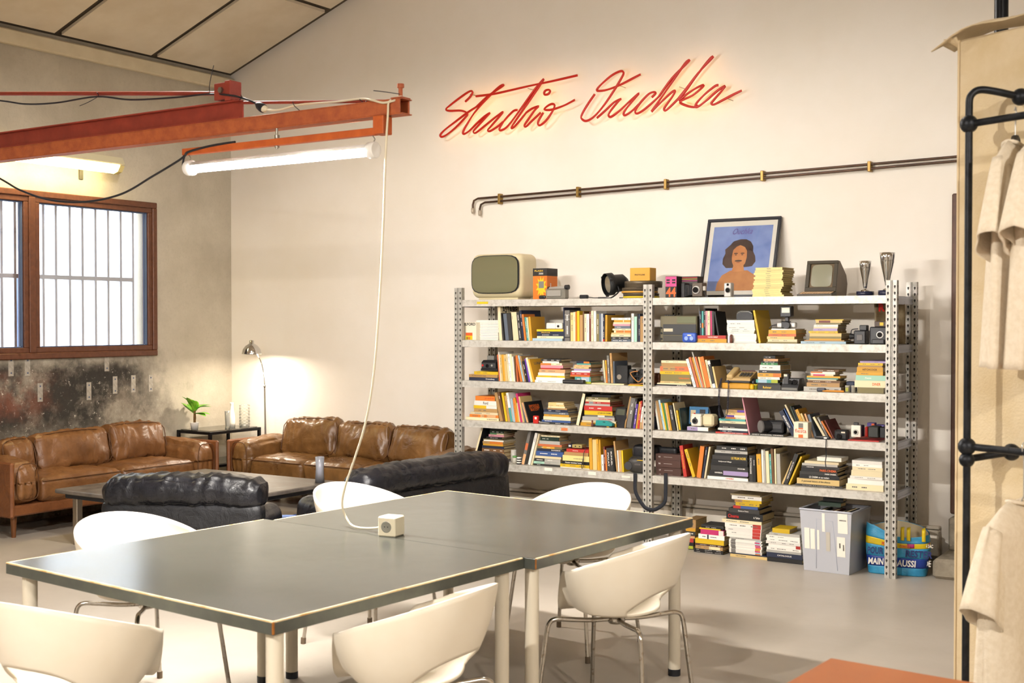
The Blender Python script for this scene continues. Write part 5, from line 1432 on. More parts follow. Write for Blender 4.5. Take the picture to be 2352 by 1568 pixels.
# ---- fourth shelf
z4 = SHELF[3]
t, w, h = item('lighter', 'red lighter standing by the black paperback', 'lighter', 5, 1442, 1532, 1292, z4, 7.64)
MB().bbox(-w / 2, w / 2, 0, .022, 0, h, .003).build('case', mat('red_plastic', 'c02a22', .4), t); MB().bbox(-.006, .012, -.001, 0, h * .55, h * .85, .0005).build('label', M_INKW, t)
t, w, h = item('tool_knife', 'thin metal tool lying before the blue book', 'tool', 5, 1545, 1720, 1385, z4, 7.628)
MB().tube([(-w / 2, .006, .012), (w / 2, .006, .008)], [.003, .005], 6).build('shaft', SIL, t); MB().ball((-w / 2 + .004, .006, .016), .006, 8, 6).build('tip', SIL, t)
t, w, h = item('snapshot_camera', 'teal plastic camera lying in front of the red thick book', 'camera', 6, 762, 1065, 1380, z4, 7.632)
MB().prism([(-w / 2, h * .25), (-w / 2 + .006, h), (w * .2, h), (w / 2, h * .62), (w / 2, h * .25)], 0, .035, 'y').build('body', mat('teal_plastic', '2f8f8c', .35), t)
MB().bbox(-w / 2, w / 2 - .01, .001, .036, 0, h * .25, .003).build('base', DGR, t)
MB().bbox(-.006, .014, -.001, 0, h * .74, h * .84, .0005).build('badge', BLK, t)
MB().bbox(.024, .044, -.001, 0.001, h * .03, h * .16, .0005).build('sticker', M_INKY, t)
t, w, h = item('figurine', 'tiny brown figurine left of the teal camera', 'figurine', 6, 672, 735, 1402, z4, 7.634)
MB().lathe([(0, 0), (.010, 0), (.009, .02), (.004, .028), (.007, .036), (.005, .044), (0, .046)], 12, M=T(-.004, .012, 0)).build('body', mat('brown_paint', '6a3a2c', .5), t)
MB().ball((.014, .012, .010), .010, 10, 6).build('ball', BLK, t)
t, w, h = item('slide_viewer', 'black slide viewer with grey window, fourth shelf', 'viewer', 6, 1118, 1322, 1148, z4, 7.66)
MB().prism([(-w * .28, 0), (w * .3, 0), (w * .34, h * .35), (w / 2, h * .5), (w * .46, h * .96), (w * .35, h), (-w * .3, h), (-w * .42, h * .94), (-w / 2, h * .5), (-w * .3, h * .3)], 0, .09, 'y').build('body', BLK, t)
MB().prism([(-w * .4, h * .64), (w * .34, h * .64), (w * .42, h * .92), (-w * .28, h * .95)], -.002, .0, 'y').build('window', mat('grey_window', '55584c', .2), t)
t, w, h = item('rubber_block', 'dark blue box half hidden behind the middle rack post', 'box', 7, 20, 140, 1190, z4, 7.72)
MB().bbox(-w / 2, w / 2, 0, .08, 0, h, .004).build('box', mat('blue_black', '25304a', .4), t)
zt = wz(7, 800, 1345, 7.66)
t, w, h = item('instant_camera', 'white instant camera before the blue picture book', 'camera', 7, 692, 1048, 1150, zt + .001, 7.65)
MB().bbox(-w / 2, -w / 2 + w * .46, 0, .09, 0, h * .84, .006).build('front', WHT, t)
MB().bbox(-w / 2 + w * .47, w / 2, .012, .10, 0, h, .014).build('body', CRM, t)
MB().bbox(-w / 2 - .0005, -w / 2 + w * .45, .01, .08, h * .845, h * .98, .003).build('top', WHT, t)
MB().cyl((-w * .30, -.010, h * .42), (-w * .30, .001, h * .42), .02, n=18).build('lens_ring', DGR, t); MB().cyl((-w * .30, -.013, h * .42), (-w * .30, -.009, h * .42), .011, n=14).build('lens', LENS, t)
MB().cyl((-w * .30, -.003, h * .68), (-w * .30, .001, h * .68), .006, n=10).build('viewfinder', DGR, t)
MB().cyl((-w * .42, .03, h * .98), (-w * .42, .03, h * 1.06), .006, n=10).build('shutter_button', M_INKR, t)
zt = wz(8, 100, 1455, 7.65)
t, w, h = item('lens_camera', 'black camera with a big capped lens on the flat dark book', 'camera', 8, 20, 545, 1245, zt + .001, 7.66)
MB().bbox(-.01, w / 2, .02, .10, 0, h * .95, .008).build('body', BLK, t)
MB().cyl((-w / 2 + .085, -.008, h * .5), (-w / 2 + .14, .06, h * .5), h * .44, n=24).build('lens_barrel', BLK, t)
MB().cyl((-w / 2 + .078, -.016, h * .5), (-w / 2 + .085, -.008, h * .5), h * .46, n=24).build('lens_cap', mat('grey_cap', '6d6a68', .5), t)
MB().bbox(.02, w / 2 - .01, .016, .0205, h * .35, h * .7, .001).build('grip_panel', DGR, t)
t, w, h = item('flash_cube_box', 'cream carton lettered in a party typeface on the fourth shelf', 'box', 8, 735, 970, 1278, z4, 7.632)
MB().bbox(-w / 2, w / 2, 0, .085, 0, h, .002).build('carton', mat('cream_card', 'e8dec6', .6), t)
lettering('fiesta', h * .24, mat('rose_ink', 'c8583c', .6), t, T(0, -.0003, h * .45), width=w * .8, bold=.01)
MB().box(-w * .16, w * .16, -.0008, 0, .002, h * .22).build('orange_band', M_INKO, t); MB().box(-w * .16, w * .16, -.0008, 0, h * .55, h * .63).build('orange_band', M_INKO, t)
MB().bbox(-w * .16, w * .16, -.002, 0, h * .64, h * .93, .001).build('picture', GRY, t)
t, w, h = item('compact_camera', 'black compact camera at the foot of the slumping books', 'camera', 8, 1395, 1612, 1410, z4, 7.64)
MB().bbox(-w / 2, w / 2, 0, .06, 0, h, .010).build('body', BLK, t); MB().cyl((-w * .08, -.012, h * .4), (-w * .08, .001, h * .4), .016, n=16).build('lens', LENS, t)
MB().bbox(w * .05, w * .35, -.002, 0, h * .7, h * .86, .001).build('flash_window', mat('flash_lens', 'e6ddc8', .3), t)
t, w, h = item('light_meter', 'black hand gadget with cord hanging over the shelf edge', 'gadget', 8, 1080, 1330, 1510, z4, 7.628)
MB().rbox(w / 2, .012, h / 2, .006, 8, M=T(0, .012, h / 2)).build('body', BLK, t)
MB().bbox(w * .1, w * .3, -.001, .0, h * .2, h * .7, .0005).build('label', M_INKW, t)
q0 = t.location.copy()
def cw2(x, y, Y): return Vector(onY(*zp(13, x, y), Y)) - q0
MB().tube(smooth_path([cw2(1098, 180, 7.626), cw2(1098, 196, 7.598), cw2(1094, 300, 7.597), cw2(1100, 400, 7.597), cw2(1088, 500, 7.597), cw2(1096, 575, 7.597)], 5), .0028, 6).build('cord', BLK, t)
zr_ = z4 + .022
t, w, h = item('box_camera', 'white and black box camera on the flat red book', 'camera', 9, 392, 548, 1330, zr_ + .001, 7.65)
MB().bbox(-w / 2, w / 2, 0, .02, 0, h, .003).build('front', WHT, t); MB().bbox(-w / 2 + .002, w / 2 + .001, .0205, .085, 0, h * .98, .004).build('body', mat('navy_leatherette', '2b3150', .5), t)
MB().cyl((0, -.005, h * .42), (0, .001, h * .42), .018, n=18).build('lens_ring', SIL, t); MB().cyl((0, -.006, h * .42), (0, -.004, h * .42), .011, n=14).build('lens', LENS, t)
MB().bbox(-w * .25, w * .25, .0, .018, h, h + .018, .003).build('viewfinder', DGR, t)
t, w, h = item('red_tin', 'small red tin beside the white box camera', 'tin', 9, 612, 662, 1355, zr_ + .001, 7.70)
MB().bbox(-w / 2, w / 2, 0, .05, 0, h, .006).build('tin', mat('red_plastic', 'c02a22', .4), t)
t, w, h = item('dark_camera', 'dark green black camera case on the flat red book', 'camera', 9, 668, 935, 1352, zr_ + .001, 7.66)
MB().bbox(-w / 2, w * .15, 0, .09, 0, h, .006).build('case', mat('green_black', '2a2c28', .5), t); MB().bbox(w * .16, w / 2, .02, .09, 0, h * .95, .004).build('grip', BLK, t)
t, w, h = item('purple_box', 'small purple box peeking above the dark camera case', 'box', 9, 655, 775, 1290, zr_ + .001, 7.80)
MB().bbox(-w / 2, w / 2, 0, .05, 0, h, .002).build('carton', mat('purple_card', '5a4c92', .6), t); MB().bbox(w * .1, w * .5, -.001, 0, h * .5, h * .95, .0005).build('orange_print', M_INKO, t)
t, w, h = item('purple_box', 'wide flat purple box at the rack end', 'box', 9, 795, 935, 1322, zr_ + .001, 7.86)
MB().bbox(-w / 2, w / 2, 0, .05, 0, h, .002).build('carton', mat('purple_card', '5a4c92', .6), t); MB().bbox(-w / 2, w / 2, -.001, 0, h * .86, h * .93, .0003).build('stripe', mat('lilac_stripe', '8a7cc0', .6), t)

# ---- fifth shelf
z5 = SHELF[4]
t, w, h = item('glass_jar', 'pale plastic beaker behind the film pots', 'jar', 10, 1135, 1240, 690, z5, 7.74)
MB().lathe([(0, 0), (w / 2, 0), (w / 2, h), (w / 2 - .002, h), (w / 2 - .002, .004), (0, .004)], 18, (0, w / 2, 0)).build('beaker', mat('pale_beaker', 'b8b2a8', .35), t)
t, w, h = item('film_canister', 'film pot with a green lid on the fifth shelf', 'canister', 10, 1175, 1262, 822, z5, 7.66)
MB().lathe([(0, 0), (w / 2 - .001, 0), (w / 2 - .001, h * .8), (0, h * .8)], 16, (0, w / 2, 0)).build('canister', mat('pale_canister', 'b9b3a4', .4), t); MB().lathe([(0, h * .8), (w / 2, h * .8), (w / 2, h), (0, h)], 16, (0, w / 2, 0)).build('lid', mat('green_lid', '5f9a52', .4), t)
t, w, h = item('film_roll', 'black and white striped film roll next to the green lid', 'film roll', 10, 1266, 1358, 850, z5, 7.65)
for q in range(6): MB().lathe([(0, h * q / 6), (w / 2, h * q / 6), (w / 2, h * (q + .98) / 6), (0, h * (q + .98) / 6)], 14, (0, w / 2, 0)).build('band', M_INKW if q % 2 else M_INK, t)
zt = wz(11, 350, 495, 7.66)
t, w, h = item('tape_box', 'small two-tone cassette box on the red book', 'box', 11, 245, 472, 432, zt + .001, 7.67)
MB().bbox(-w / 2, -w * .2, 0, .07, 0, h, .003).build('dark_end', mat('navy_card', '2c2c3c', .5), t); MB().bbox(-w * .2 + .0004, w / 2, 0, .07, 0, h, .003).build('case', mat('khaki_card', 'a8965c', .5), t)
for dx in (.05, .35): MB().bbox(dx * w - .006, dx * w + .006, -.001, 0, h * .35, h * .65, .0005).build('print', M_INK, t)
MB().bbox(-w * .44, -w * .28, -.001, 0, h * .3, h * .75, .0005).build('label', M_INKW, t)
q0 = t.location.copy()
def cw3(x, y, Y): return Vector(onY(*zp(11, x, y), Y)) - q0
MB().tube(smooth_path([cw3(470, 470, 7.69), cw3(520, 490, 7.655), cw3(525, 530, 7.645), cw3(505, 570, 7.635), cw3(492, 680, 7.632), cw3(466, 780, 7.63), cw3(475, 822, 7.628), cw3(492, 790, 7.63), cw3(498, 650, 7.635), cw3(500, 570, 7.638)], 5), .0024, 5).build('lead', BLK, t)
# camcorder with bag and hanging strap
t, w, h = item('camcorder', 'bulky black camcorder with strap looping below the shelf', 'camera', 11, 1200, 1560, 640, z5, 7.64)
MB().rbox(w / 2, .06, h / 2, .045, 18, M=T(0, .06, h / 2), wr=.003, wfreq=20).build('body', mat('grey_black_plastic', '35322f', .45), t)
MB().cyl((-w / 2 + .02, -.008, h * .45), (-w / 2 + .02, .02, h * .45), .03, n=16).build('dial', DGR, t)
MB().bbox(-.02, .03, -.003, .004, h * .5, h * .62, .001).build('panel', mat('panel_grey', '5a5450', .4), t)
MB().bbox(.0, .05, -.004, .004, h * .80, h * .84, .001).build('badge', M_INKY, t)
hz_ = wz(11, 1450, 432, 7.72) - z5
MB().rbox(.10, .055, (hz_ - h * .8) / 2, .03, 12, M=T(.035, .10, h * .8 + (hz_ - h * .8) / 2)).build('viewfinder_hood', BLK, t)
MB().rbox(.075, .03, .024, .015, 10, M=T(.19, .11, hz_ - .035)).build('eyepiece', BLK, t)
q0 = t.location.copy()
def sw(x, y, Y): return Vector(onY(*zp(11, x, y), Y)) - q0
def ribbon(pts, wd, m, nm_, parent):
    P = smooth_path(pts, 6)
    def f(u, v):
        i = min(len(P) - 1, int(round(u * (len(P) - 1)))); tg = P[min(i + 1, len(P) - 1)] - P[max(i - 1, 0)]
        nrm = tg.cross(Vector((0, 1, 0))); nrm = nrm.normalized() if nrm.length > 1e-6 else Vector((1, 0, 0))
        return tuple(P[i] + nrm * (v - .5) * wd)
    return MB().grid(f, len(P) - 1, 1).build(nm_, m, parent, solid=.003)
ribbon([sw(1345, 900, 7.596), sw(1345, 1000, 7.596), sw(1345, 1150, 7.596), sw(1365, 1240, 7.596), sw(1430, 1360, 7.596), sw(1520, 1470, 7.596), sw(1640, 1500, 7.596), sw(1740, 1460, 7.596), sw(1830, 1370, 7.596), sw(1845, 1200, 7.596), sw(1845, 1050, 7.596), sw(1845, 900, 7.6)], .026, mat('webbing', '1f2129', .8), 'strap', t)

# ================================================================== BOOKS
BC = {'w': ('white', 'ebe6dc'), 'c': ('cream', 'e2d2ab'), 'o': ('ochre cream', 'd6b87a'), 'y': ('yellow', 'd9b31e'), 'a': ('amber', 'cf9a2c'), 'O': ('orange', 'd2772a'), 'R': ('red', 'b8322a'),
      'm': ('maroon', '6e2f2a'), 'p': ('pink', 'd6929e'), 'P': ('purple', '5d3a96'), 'v': ('lilac', 'a592bc'), 'M': ('magenta', 'bd2f66'), 'B': ('blue', '3f5a92'), 'b': ('pale blue', 'a3bccb'),
      't': ('teal', '4f9c97'), 'g': ('green', '3f8a52'), 'G': ('dark green', '27392d'), 'l': ('lime', 'a8b030'), 'n': ('navy', '232a40'), 's': ('slate', '5f6875'), 'd': ('charcoal', '33312f'),
      'k': ('black', '1b1a1b'), 'D': ('grey', '6f6b66'), 'L': ('pale grey', 'b0aca4'), 'T': ('tan', 'b08a58'), 'z': ('brown', '6a4a2c'), 'V': ('olive', '7f7348'), 'i': ('mint', '9fc9b4'), 'C': ('coral', 'cf6f45'),
      'h': ('chocolate', '4a2f27'), 'q': ('peach', 'dca878'), 'Y': ('pale yellow', 'dccb84')}
def bmat(c): return mat('cover_' + BC[c][0].replace(' ', '_'), BC[c][1], .5, vary=.12)
M_PAGE = mat('page_edges', 'cdb98f', .9, col2='b9a378', scale=40, stretch=(1, 1, 12), vary=.12)
ORD = ['', 'first', 'second', 'third', 'fourth', 'fifth', 'sixth', 'seventh', 'eighth', 'ninth', 'tenth', 'eleventh', 'twelfth', 'thirteenth', 'fourteenth', 'fifteenth', 'sixteenth', 'seventeenth', 'eighteenth', 'nineteenth', 'twentieth', 'twenty-first']
TEXTINK = {'w': M_INKW, 'k': M_INK, 'y': M_INKY, 'o': M_INKO, 'r': M_INKR, 'g': M_INKG}
_rb = random.Random(11)
LIGHT = set('wcoyaObpvbilTCLqYO')
def put_book(label, group, loc, rot, W_, H_, D_, col, flat, opt, kind='book'):
    """W_ across the shelf, H_ up, D_ to the back; spine on the front face"""
    o = None
    if kind == 'book' and (H_ if flat else W_) < .0225: kind = 'paperback'  # thin books get this name from thickness alone, whatever their binding
    bt = min(.0022, (H_ if flat else W_) * .18)
    e = .0035
    b = MB()
    if flat:
        b.box(-W_ / 2, W_ / 2, 0, D_, 0, bt); b.box(-W_ / 2, W_ / 2, 0, D_, H_ - bt, H_); b.box(-W_ / 2, W_ / 2, 0, bt * 1.4, bt, H_ - bt)
    else:
        b.box(-W_ / 2, -W_ / 2 + bt, 0, D_, 0, H_); b.box(W_ / 2 - bt, W_ / 2, 0, D_, 0, H_); b.box(-W_ / 2 + bt, W_ / 2 - bt, 0, bt * 1.4, 0, H_)
    o = b.build(kind, bmat(col)); o.location = loc; o.rotation_euler = rot
    tag(o, label, kind, group)
    p = MB()
    if flat: p.box(-W_ / 2 + e, W_ / 2 - e, bt * 1.5, D_ - e, bt + .0001, H_ - bt - .0001)
    else: p.box(-W_ / 2 + bt + .0001, W_ / 2 - bt - .0001, bt * 1.5, D_ - e, e, H_ - e)
    p.build('page_block', opt.get('pages', M_PAGE), o)
    if 'band' in opt:
        for (c2, f0, f1) in opt['band']:
            q = MB()
            if flat: q.box(-W_ / 2 + f0 * W_, -W_ / 2 + f1 * W_, -.0005, .0005, .0004, H_ - .0004)
            else: q.box(-W_ / 2 + .0004, W_ / 2 - .0004, -.0005, .0005, f0 * H_, f1 * H_)
            q.build('spine_band', bmat(c2), o)
    if 'text' in opt:
        for (txt, ink, hf, cf, wf) in opt['text']:
            if flat: lettering(txt, H_ * hf, TEXTINK[ink], o, T(-W_ / 2 + W_ * cf, -.0006, H_ / 2), width=W_ * wf, bold=.02)
            else: lettering(txt, W_ * hf, TEXTINK[ink], o, T(0, -.0006, H_ * cf) @ RY(90), width=H_ * wf, bold=.02)
    elif 'cover' not in opt and (H_ if flat else W_) > .010 and _rb.random() < .62:
        # illegible small print on the spine
        ink = M_INKG if col in LIGHT else M_INKW
        n = _rb.choice((1, 2, 2, 3)); x = _rb.uniform(.08, .2)
        q = MB(); tk = (H_ if flat else W_); ln = (W_ if flat else H_)
        for _ in range(n):
            wl_ = _rb.uniform(.1, .28); hh = tk * _rb.uniform(.14, .24)
            a, c = x * ln, min(.93, x + wl_) * ln
            s_ = a
            while s_ < c - .003:
                e_ = min(c, s_ + _rb.uniform(.004, .014))
                if flat: q.box(-W_ / 2 + s_, -W_ / 2 + e_, -.0007, -.0001, tk * .5 - hh / 2, tk * .5 + hh / 2)
                else: q.box(-hh / 2, hh / 2, -.0007, -.0001, H_ - e_, H_ - s_)
                s_ = e_ + .0025
            x += wl_ + _rb.uniform(.06, .2)
            if x > .85: break
        if q.v: q.build('spine_print', ink, o)['kind'] = 'stuff'
    if 'cover' in opt and not flat:      # print on the visible right-hand board
        for (txt, ink, zf, hgt, wf) in opt['cover']:
            lettering(txt, hgt, TEXTINK[ink], o, T(W_ / 2 + .0004, D_ * .5, H_ * zf) @ RZ(90), width=D_ * wf, bold=.02)
    return o
def words_cap(s): return ' '.join(s.split()[:16])
def stack(cl, k, z, books, Y=YF_, D=.20, kindword='book'):
    kind = kindword if kindword in ('journal', 'magazine', 'volume') else ('paper_sheaf' if kindword == 'sheaf' else 'book')
    zc = z + .0006; n = len(books)
    for i, bk in enumerate(books):
        xl, xr, yt, col = bk[:4]; opt = bk[4] if len(bk) > 4 else {}
        zt = wz(k, xl, yt, Y)
        if zt - zc < .005: zt = zc + .006
        a, c = wx(k, xl, Y), wx(k, xr, Y)
        dep = opt.get('D', D * _rb.uniform(.85, 1.1))
        y = Y + _rb.uniform(0, .008)
        if 'lab' in opt: lab = opt['lab'] + ', ' + cl
        elif n == 1: lab = BC[col][0] + ' ' + kindword + ' ' + cl
        else:
            top = n - i
            pos = 'on top' if top == 1 else ('at the bottom' if i == 0 else (ORD[top] + ' from the top' if top <= i + 1 else ORD[i + 1] + ' from the bottom'))
            lab = BC[col][0] + ' ' + kindword + ' ' + pos + ' of ' + cl
        put_book(words_cap(lab), cl, ((a + c) / 2, y, zc), (0, 0, math.radians(_rb.uniform(-1.5, 1.5))), c - a, zt - zc - .0006, dep, col, True, opt, kind)
        zc = zt
    return zc
def row(cl, k, z, books, Y=YF_, D=.17):
    n = len(books)
    for i, bk in enumerate(books):
        xl, xr, yt, dx, col = bk[:5]; opt = bk[5] if len(bk) > 5 else {}
        a, c = wx(k, xl, Y), wx(k, xr, Y)
        tilt = wx(k, xl + dx, Y) - a
        zt = wz(k, xl + dx, yt, Y) - z
        ang = math.atan2(tilt, zt)
        W_ = (c - a) * math.cos(ang); H_ = math.hypot(tilt, zt) - abs(math.sin(ang)) * W_ * .5
        dep = opt.get('D', D * _rb.uniform(.85, 1.1))
        px_ = a if ang <= 0 else c          # the corner it rests on
        cx_ = px_ + (W_ / 2 * math.cos(ang) if ang <= 0 else -W_ / 2 * math.cos(ang))
        cz_ = z + .0008 + abs(math.sin(ang)) * W_ / 2
        lab = (opt['lab'] + ', ' + cl) if 'lab' in opt else (BC[col][0] + ' book ' + (ORD[i + 1] + ' from the left in ' if i < n - 1 else 'at the right end of ') + cl if n > 1 else BC[col][0] + ' book ' + cl)
        put_book(words_cap(lab), cl, (cx_, Y + _rb.uniform(0, .006), cz_), (0, ang, 0), W_ - .0008, H_, dep, col, False, opt)
def B_(*a): return {'band': list(a)}
def Tx(*a, **k):
    d_ = {'text': list(a)}; d_.update(k); return d_

# ---- top shelf: pale yellow journals
yj = [(1085, 1420), (1090, 1400), (1085, 1385), (1080, 1392), (1092, 1400), (1100, 1415), (1090, 1418), (1098, 1412), (1110, 1400), (1100, 1405), (1115, 1410), (1098, 1405), (1108, 1412), (1118, 1405)]
yy = [888, 866, 846, 826, 803, 780, 757, 736, 716, 694, 672, 648, 622, 592]
stack('the yellow journal stack by the poster', 3, z1, [(a - 6, c, y, 'Y', Tx(('TRAFIC', 'g', .42, .5, .16))) for (a, c), y in zip(yj, yy)], 7.66, .21, kindword='journal')

# ---- second shelf, left bay
row('the row beside the loose paper stack', 1, z2, [(705, 745, 868, -28, 'c', {'D': .26, 'lab': 'tall cream dance book with grey cover', 'cover': [('ASTAIRE', 'k', .91, .05, .8)]}), (748, 774, 960, -40, 'd'), (785, 833, 968, -36, 's', {}), (838, 890, 965, -36, 'd'),
    (893, 917, 945, -33, 'c'), (918, 974, 945, -34, 'c', Tx()), (976, 1018, 945, -38, 'd'), (1020, 1050, 922, -45, 'n', {'D': .27}), (1052, 1078, 975, -40, 'O'), (1081, 1109, 1015, -35, 't'), (1111, 1128, 1020, -33, 'c'), (1130, 1160, 1010, -27, 'a', {'D': .2})])
stack('the short stack under the white pocket camera', 1, z2, [(1140, 1570, 1305, 'b'), (1222, 1590, 1275, 'c'), (1224, 1595, 1242, 'n'), (1224, 1592, 1211, 'n', Tx(('Hitchcock', 'y', .55, .33, .34))), (1222, 1590, 1182, 'y')])
row('the upright row in the left bay, second shelf', 2, z2, [(86, 101, 880, -8, 'n', {'D': .24}), (103, 173, 920, -4, 'D', B_(('d', .1, .14), ('L', .70, .72), ('L', .84, .86))), (178, 221, 950, -3, 'o'), (222, 248, 945, -2, 'c'), (250, 268, 940, -3, 'O'), (270, 303, 930, -4, 'y'), (306, 347, 985, -2, 'T'),
    (349, 369, 935, -2, 'z'), (372, 400, 970, -2, 'c'), (402, 439, 970, -2, 'w', Tx(('Antoine Bourseiller', 'k', .22, .55, .5))), (440, 466, 940, -2, 'm'), (468, 497, 930, -2, 'c'), (499, 536, 930, -3, 'w'), (540, 575, 970, -2, 'V'), (578, 608, 965, -2, 's'), (610, 628, 965, -2, 'w'), (630, 654, 968, -3, 'n', B_(('R', .0, .08))), (656, 684, 985, 2, 'a', {'D': .26})])
stack('the stack next to the orange board, second shelf', 2, z2, [(740, 1010, 1320, 's'), (740, 1010, 1285, 'd'), (735, 1010, 1250, 'c'), (742, 1010, 1228, 'o'), (780, 1010, 1197, 'O', B_(('c', .0, .12), ('c', .6, .63))), (758, 1010, 1172, 'c'), (785, 1005, 1135, 's'), (765, 1005, 1108, 'p'), (768, 1005, 1084, 'c'), (780, 1005, 1053, 'a', B_(('c', .55, .6))), (742, 1010, 1022, 'w')], Y=7.67, D=.19)
row('the short row beside the middle post, second shelf', 2, z2, [(1022, 1058, 965, 0, 'w'), (1062, 1100, 1008, 0, 'i'), (1102, 1120, 970, 0, 'k', {'D': .24}), (1122, 1143, 972, 0, 'n'), (1145, 1208, 1003, 0, 'T')])
# ---- second shelf, right bay
zt_ = stack('the pair under the upright paperbacks', 3, z2, [(468, 800, 1366, 'a'), (478, 790, 1330, 'R', Tx(('THEATRE COMPLET', 'w', .36, .55, .36)))], D=.2)
row('the row standing on the red book', 3, zt_, [(505, 524, 1065, -8, 'n'), (528, 548, 1065, -3, 't', B_(('O', .3, .5))), (550, 568, 1036, -2, 'k', {'D': .2}), (570, 590, 1065, -2, 'p'), (592, 620, 1065, -2, 'c'), (622, 642, 1065, -4, 'M'), (645, 668, 1068, -8, 'd'), (700, 716, 1072, -42, 'k', {'D': .17})], Y=7.67, D=.15)
stack('the white journal pile under the slide tray', 3, z2, [(826 - _rb.randint(0, 14), 1132 - _rb.randint(0, 12), y, 'w', {'pages': M_PAPER}) for y in (1396, 1379, 1362, 1345, 1328, 1312)] + [(805 - _rb.randint(0, 8), 1108 - _rb.randint(0, 12), y, 'w', {'pages': M_PAPER}) for y in (1294, 1275, 1255, 1236, 1215, 1190, 1165)], 7.66, .22, kindword='journal')
row('between the white journals and the flash camera', 3, z2, [(1152, 1174, 1058, -67, 'y', {'D': .25, 'lab': 'yellow spined photo book leaning back'})])
stack('the tan stack under the flash camera', 3, z2, [(1232, 1570, 1400, 'V'), (1247, 1570, 1371, 'c'), (1240, 1540, 1341, 'o'), (1252, 1555, 1313, 'C'), (1256, 1555, 1271, 'a'), (1285, 1550, 1257, 'w')], D=.19)
stack('the stack on the long blue book', 4, z2, [(235, 855, 1345, 'b'), (280, 830, 1329, 'T'), (350, 790, 1309, 'a'), (345, 790, 1280, 'V'), (352, 790, 1234, 'o'), (342, 745, 1205, 'y'), (405, 735, 1170, 'v'), (411, 740, 1149, 'c'), (410, 745, 1116, 'w'), (440, 780, 1092, 'V'), (436, 800, 1058, 'o', B_(('m', .12, .55))), (430, 822, 1045, 'y')], D=.18)
# ---- third shelf, left bay
stack('the stack under the folding instant camera', 5, z3, [(285, 800, 592, 'n', Tx(('Cronenberg', 'w', .5, .74, .3))), (290, 805, 540, 'T', Tx(('The Films of Charlie Chaplin', 'k', .35, .36, .5))), (375, 805, 488, 'y')], D=.18)
row('the leaning row in the left bay, third shelf', 5, z3, [(826, 850, 190, -40, 'C'), (851, 867, 140, -40, 'w', {'D': .2}), (868, 904, 190, -35, 'o'), (905, 947, 190, -38, 'a'), (948, 996, 195, -36, 'o'), (998, 1024, 180, -46, 'c'), (1026, 1060, 180, -45, 'w'), (1062, 1096, 182, -45, 'c'), (1098, 1122, 225, -40, 'w'),
    (1125, 1146, 225, -30, 'z'), (1148, 1168, 225, -30, 'C'), (1215, 1252, 205, -92, 'O'), (1255, 1284, 205, -92, 'b'), (1286, 1312, 215, -86, 'T'), (1314, 1360, 310, -78, 'k'), (1362, 1398, 265, -80, 'P'), (1400, 1438, 245, -94, 'c'), (1440, 1478, 275, -100, 'a', {'D': .2, 'cover': [('LUNA', 'g', .8, .02, .5)]})])
stack('the pink banded stack, third shelf', 5, z3, [(1470, 2018, 640, 'w'), (1500, 2012, 592, 'w'), (1512, 2018, 560, 'y'), (1532, 2010, 510, 'w'), (1550, 2020, 450, 'q'), (1580, 1935, 426, 'R'), (1575, 1980, 377, 'p'), (1572, 1960, 340, 'c', B_(('O', .0, .5))), (1612, 1905, 305, 'w'), (1577, 1945, 266, 'd')], D=.17)
stack('the stack with a red spine, third shelf', 6, z3, [(300, 678, 668, 'l'), (388, 670, 585, 't', B_(('b', .4, .9))), (305, 660, 556, 'O'), (312, 660, 505, 'R'), (332, 660, 475, 'w'), (372, 675, 440, 'v'), (370, 645, 405, 'o'), (385, 680, 370, 'q'), (425, 670, 345, 't'), (416, 655, 310, 'n', B_(('O', .55, .98)))], Y=7.69, D=.19)
stack('lying flat under the grey books, third shelf', 6, z3, [(682, 1275, 697, 'c')], D=.16)
zf = wz(6, 700, 697, YF_) + .001
row('the thin row standing on the flat cream book', 6, zf, [(928, 952, 290, -36, 'c', B_(('L', .02, .2))), (955, 980, 292, -24, 'O', B_(('y', .55, .98))), (986, 1026, 205, -24, 'D'), (1042, 1080, 165, -30, 'T', {'D': .24}), (1084, 1106, 310, -4, 's', {'D': .2})], Y=7.67, D=.16)
t, w, h = item('album_box', 'black album box behind the binoculars', 'album', 6, 1112, 1345, 385, zf, 7.70)
MB().bbox(-w / 2, w / 2, 0, .06, 0, h, .003).build('box', mat('black_leatherette', '1a1a1b', .5, bump=.3, bscale=200), t); MB().cyl((-w * .15, -.002, h * .35), (-w * .15, .001, h * .35), .018, n=18).build('emblem', mat('pale_emblem', '8d8478', .5), t)
stack('lying flat under the binoculars', 6, z3, [(1345, 1660, 735, 'y')], Y=7.64, D=.12)
# ---- third shelf, right bay
stack('the olive brown stack beside the middle post', 7, z3, [(78, 720, 682, 'w'), (92, 710, 652, 'k', Tx(('JEAN RENOIR', 'w', .6, .74, .28))), (132, 690, 632, 'c', B_(('d', .86, .99))), (187, 690, 602, 'o'), (187, 690, 490, 'V', Tx(('Litterature', 'o', .26, .78, .34))), (172, 660, 438, 'y'), (182, 650, 360, 'C', B_(('T', .1, .52))), (196, 640, 306, 'T'), (196, 620, 266, 'c')], D=.18)
row('the orange leaning row by the telephone', 7, z3, [(732, 778, 245, -130, 'w'), (790, 828, 215, -142, 'C'), (830, 858, 220, -138, 'a'), (860, 884, 130, -165, 'L', {'D': .2}), (886, 914, 210, -140, 'C'), (916, 944, 212, -118, 'o'), (946, 1014, 210, -125, 'O'), (1016, 1046, 260, -100, 'c'), (1048, 1097, 270, -98, 'd', B_(('w', .86, .99), ('w', .0, .15))), (1099, 1128, 370, -72, 'o', {'D': .2})], D=.17)
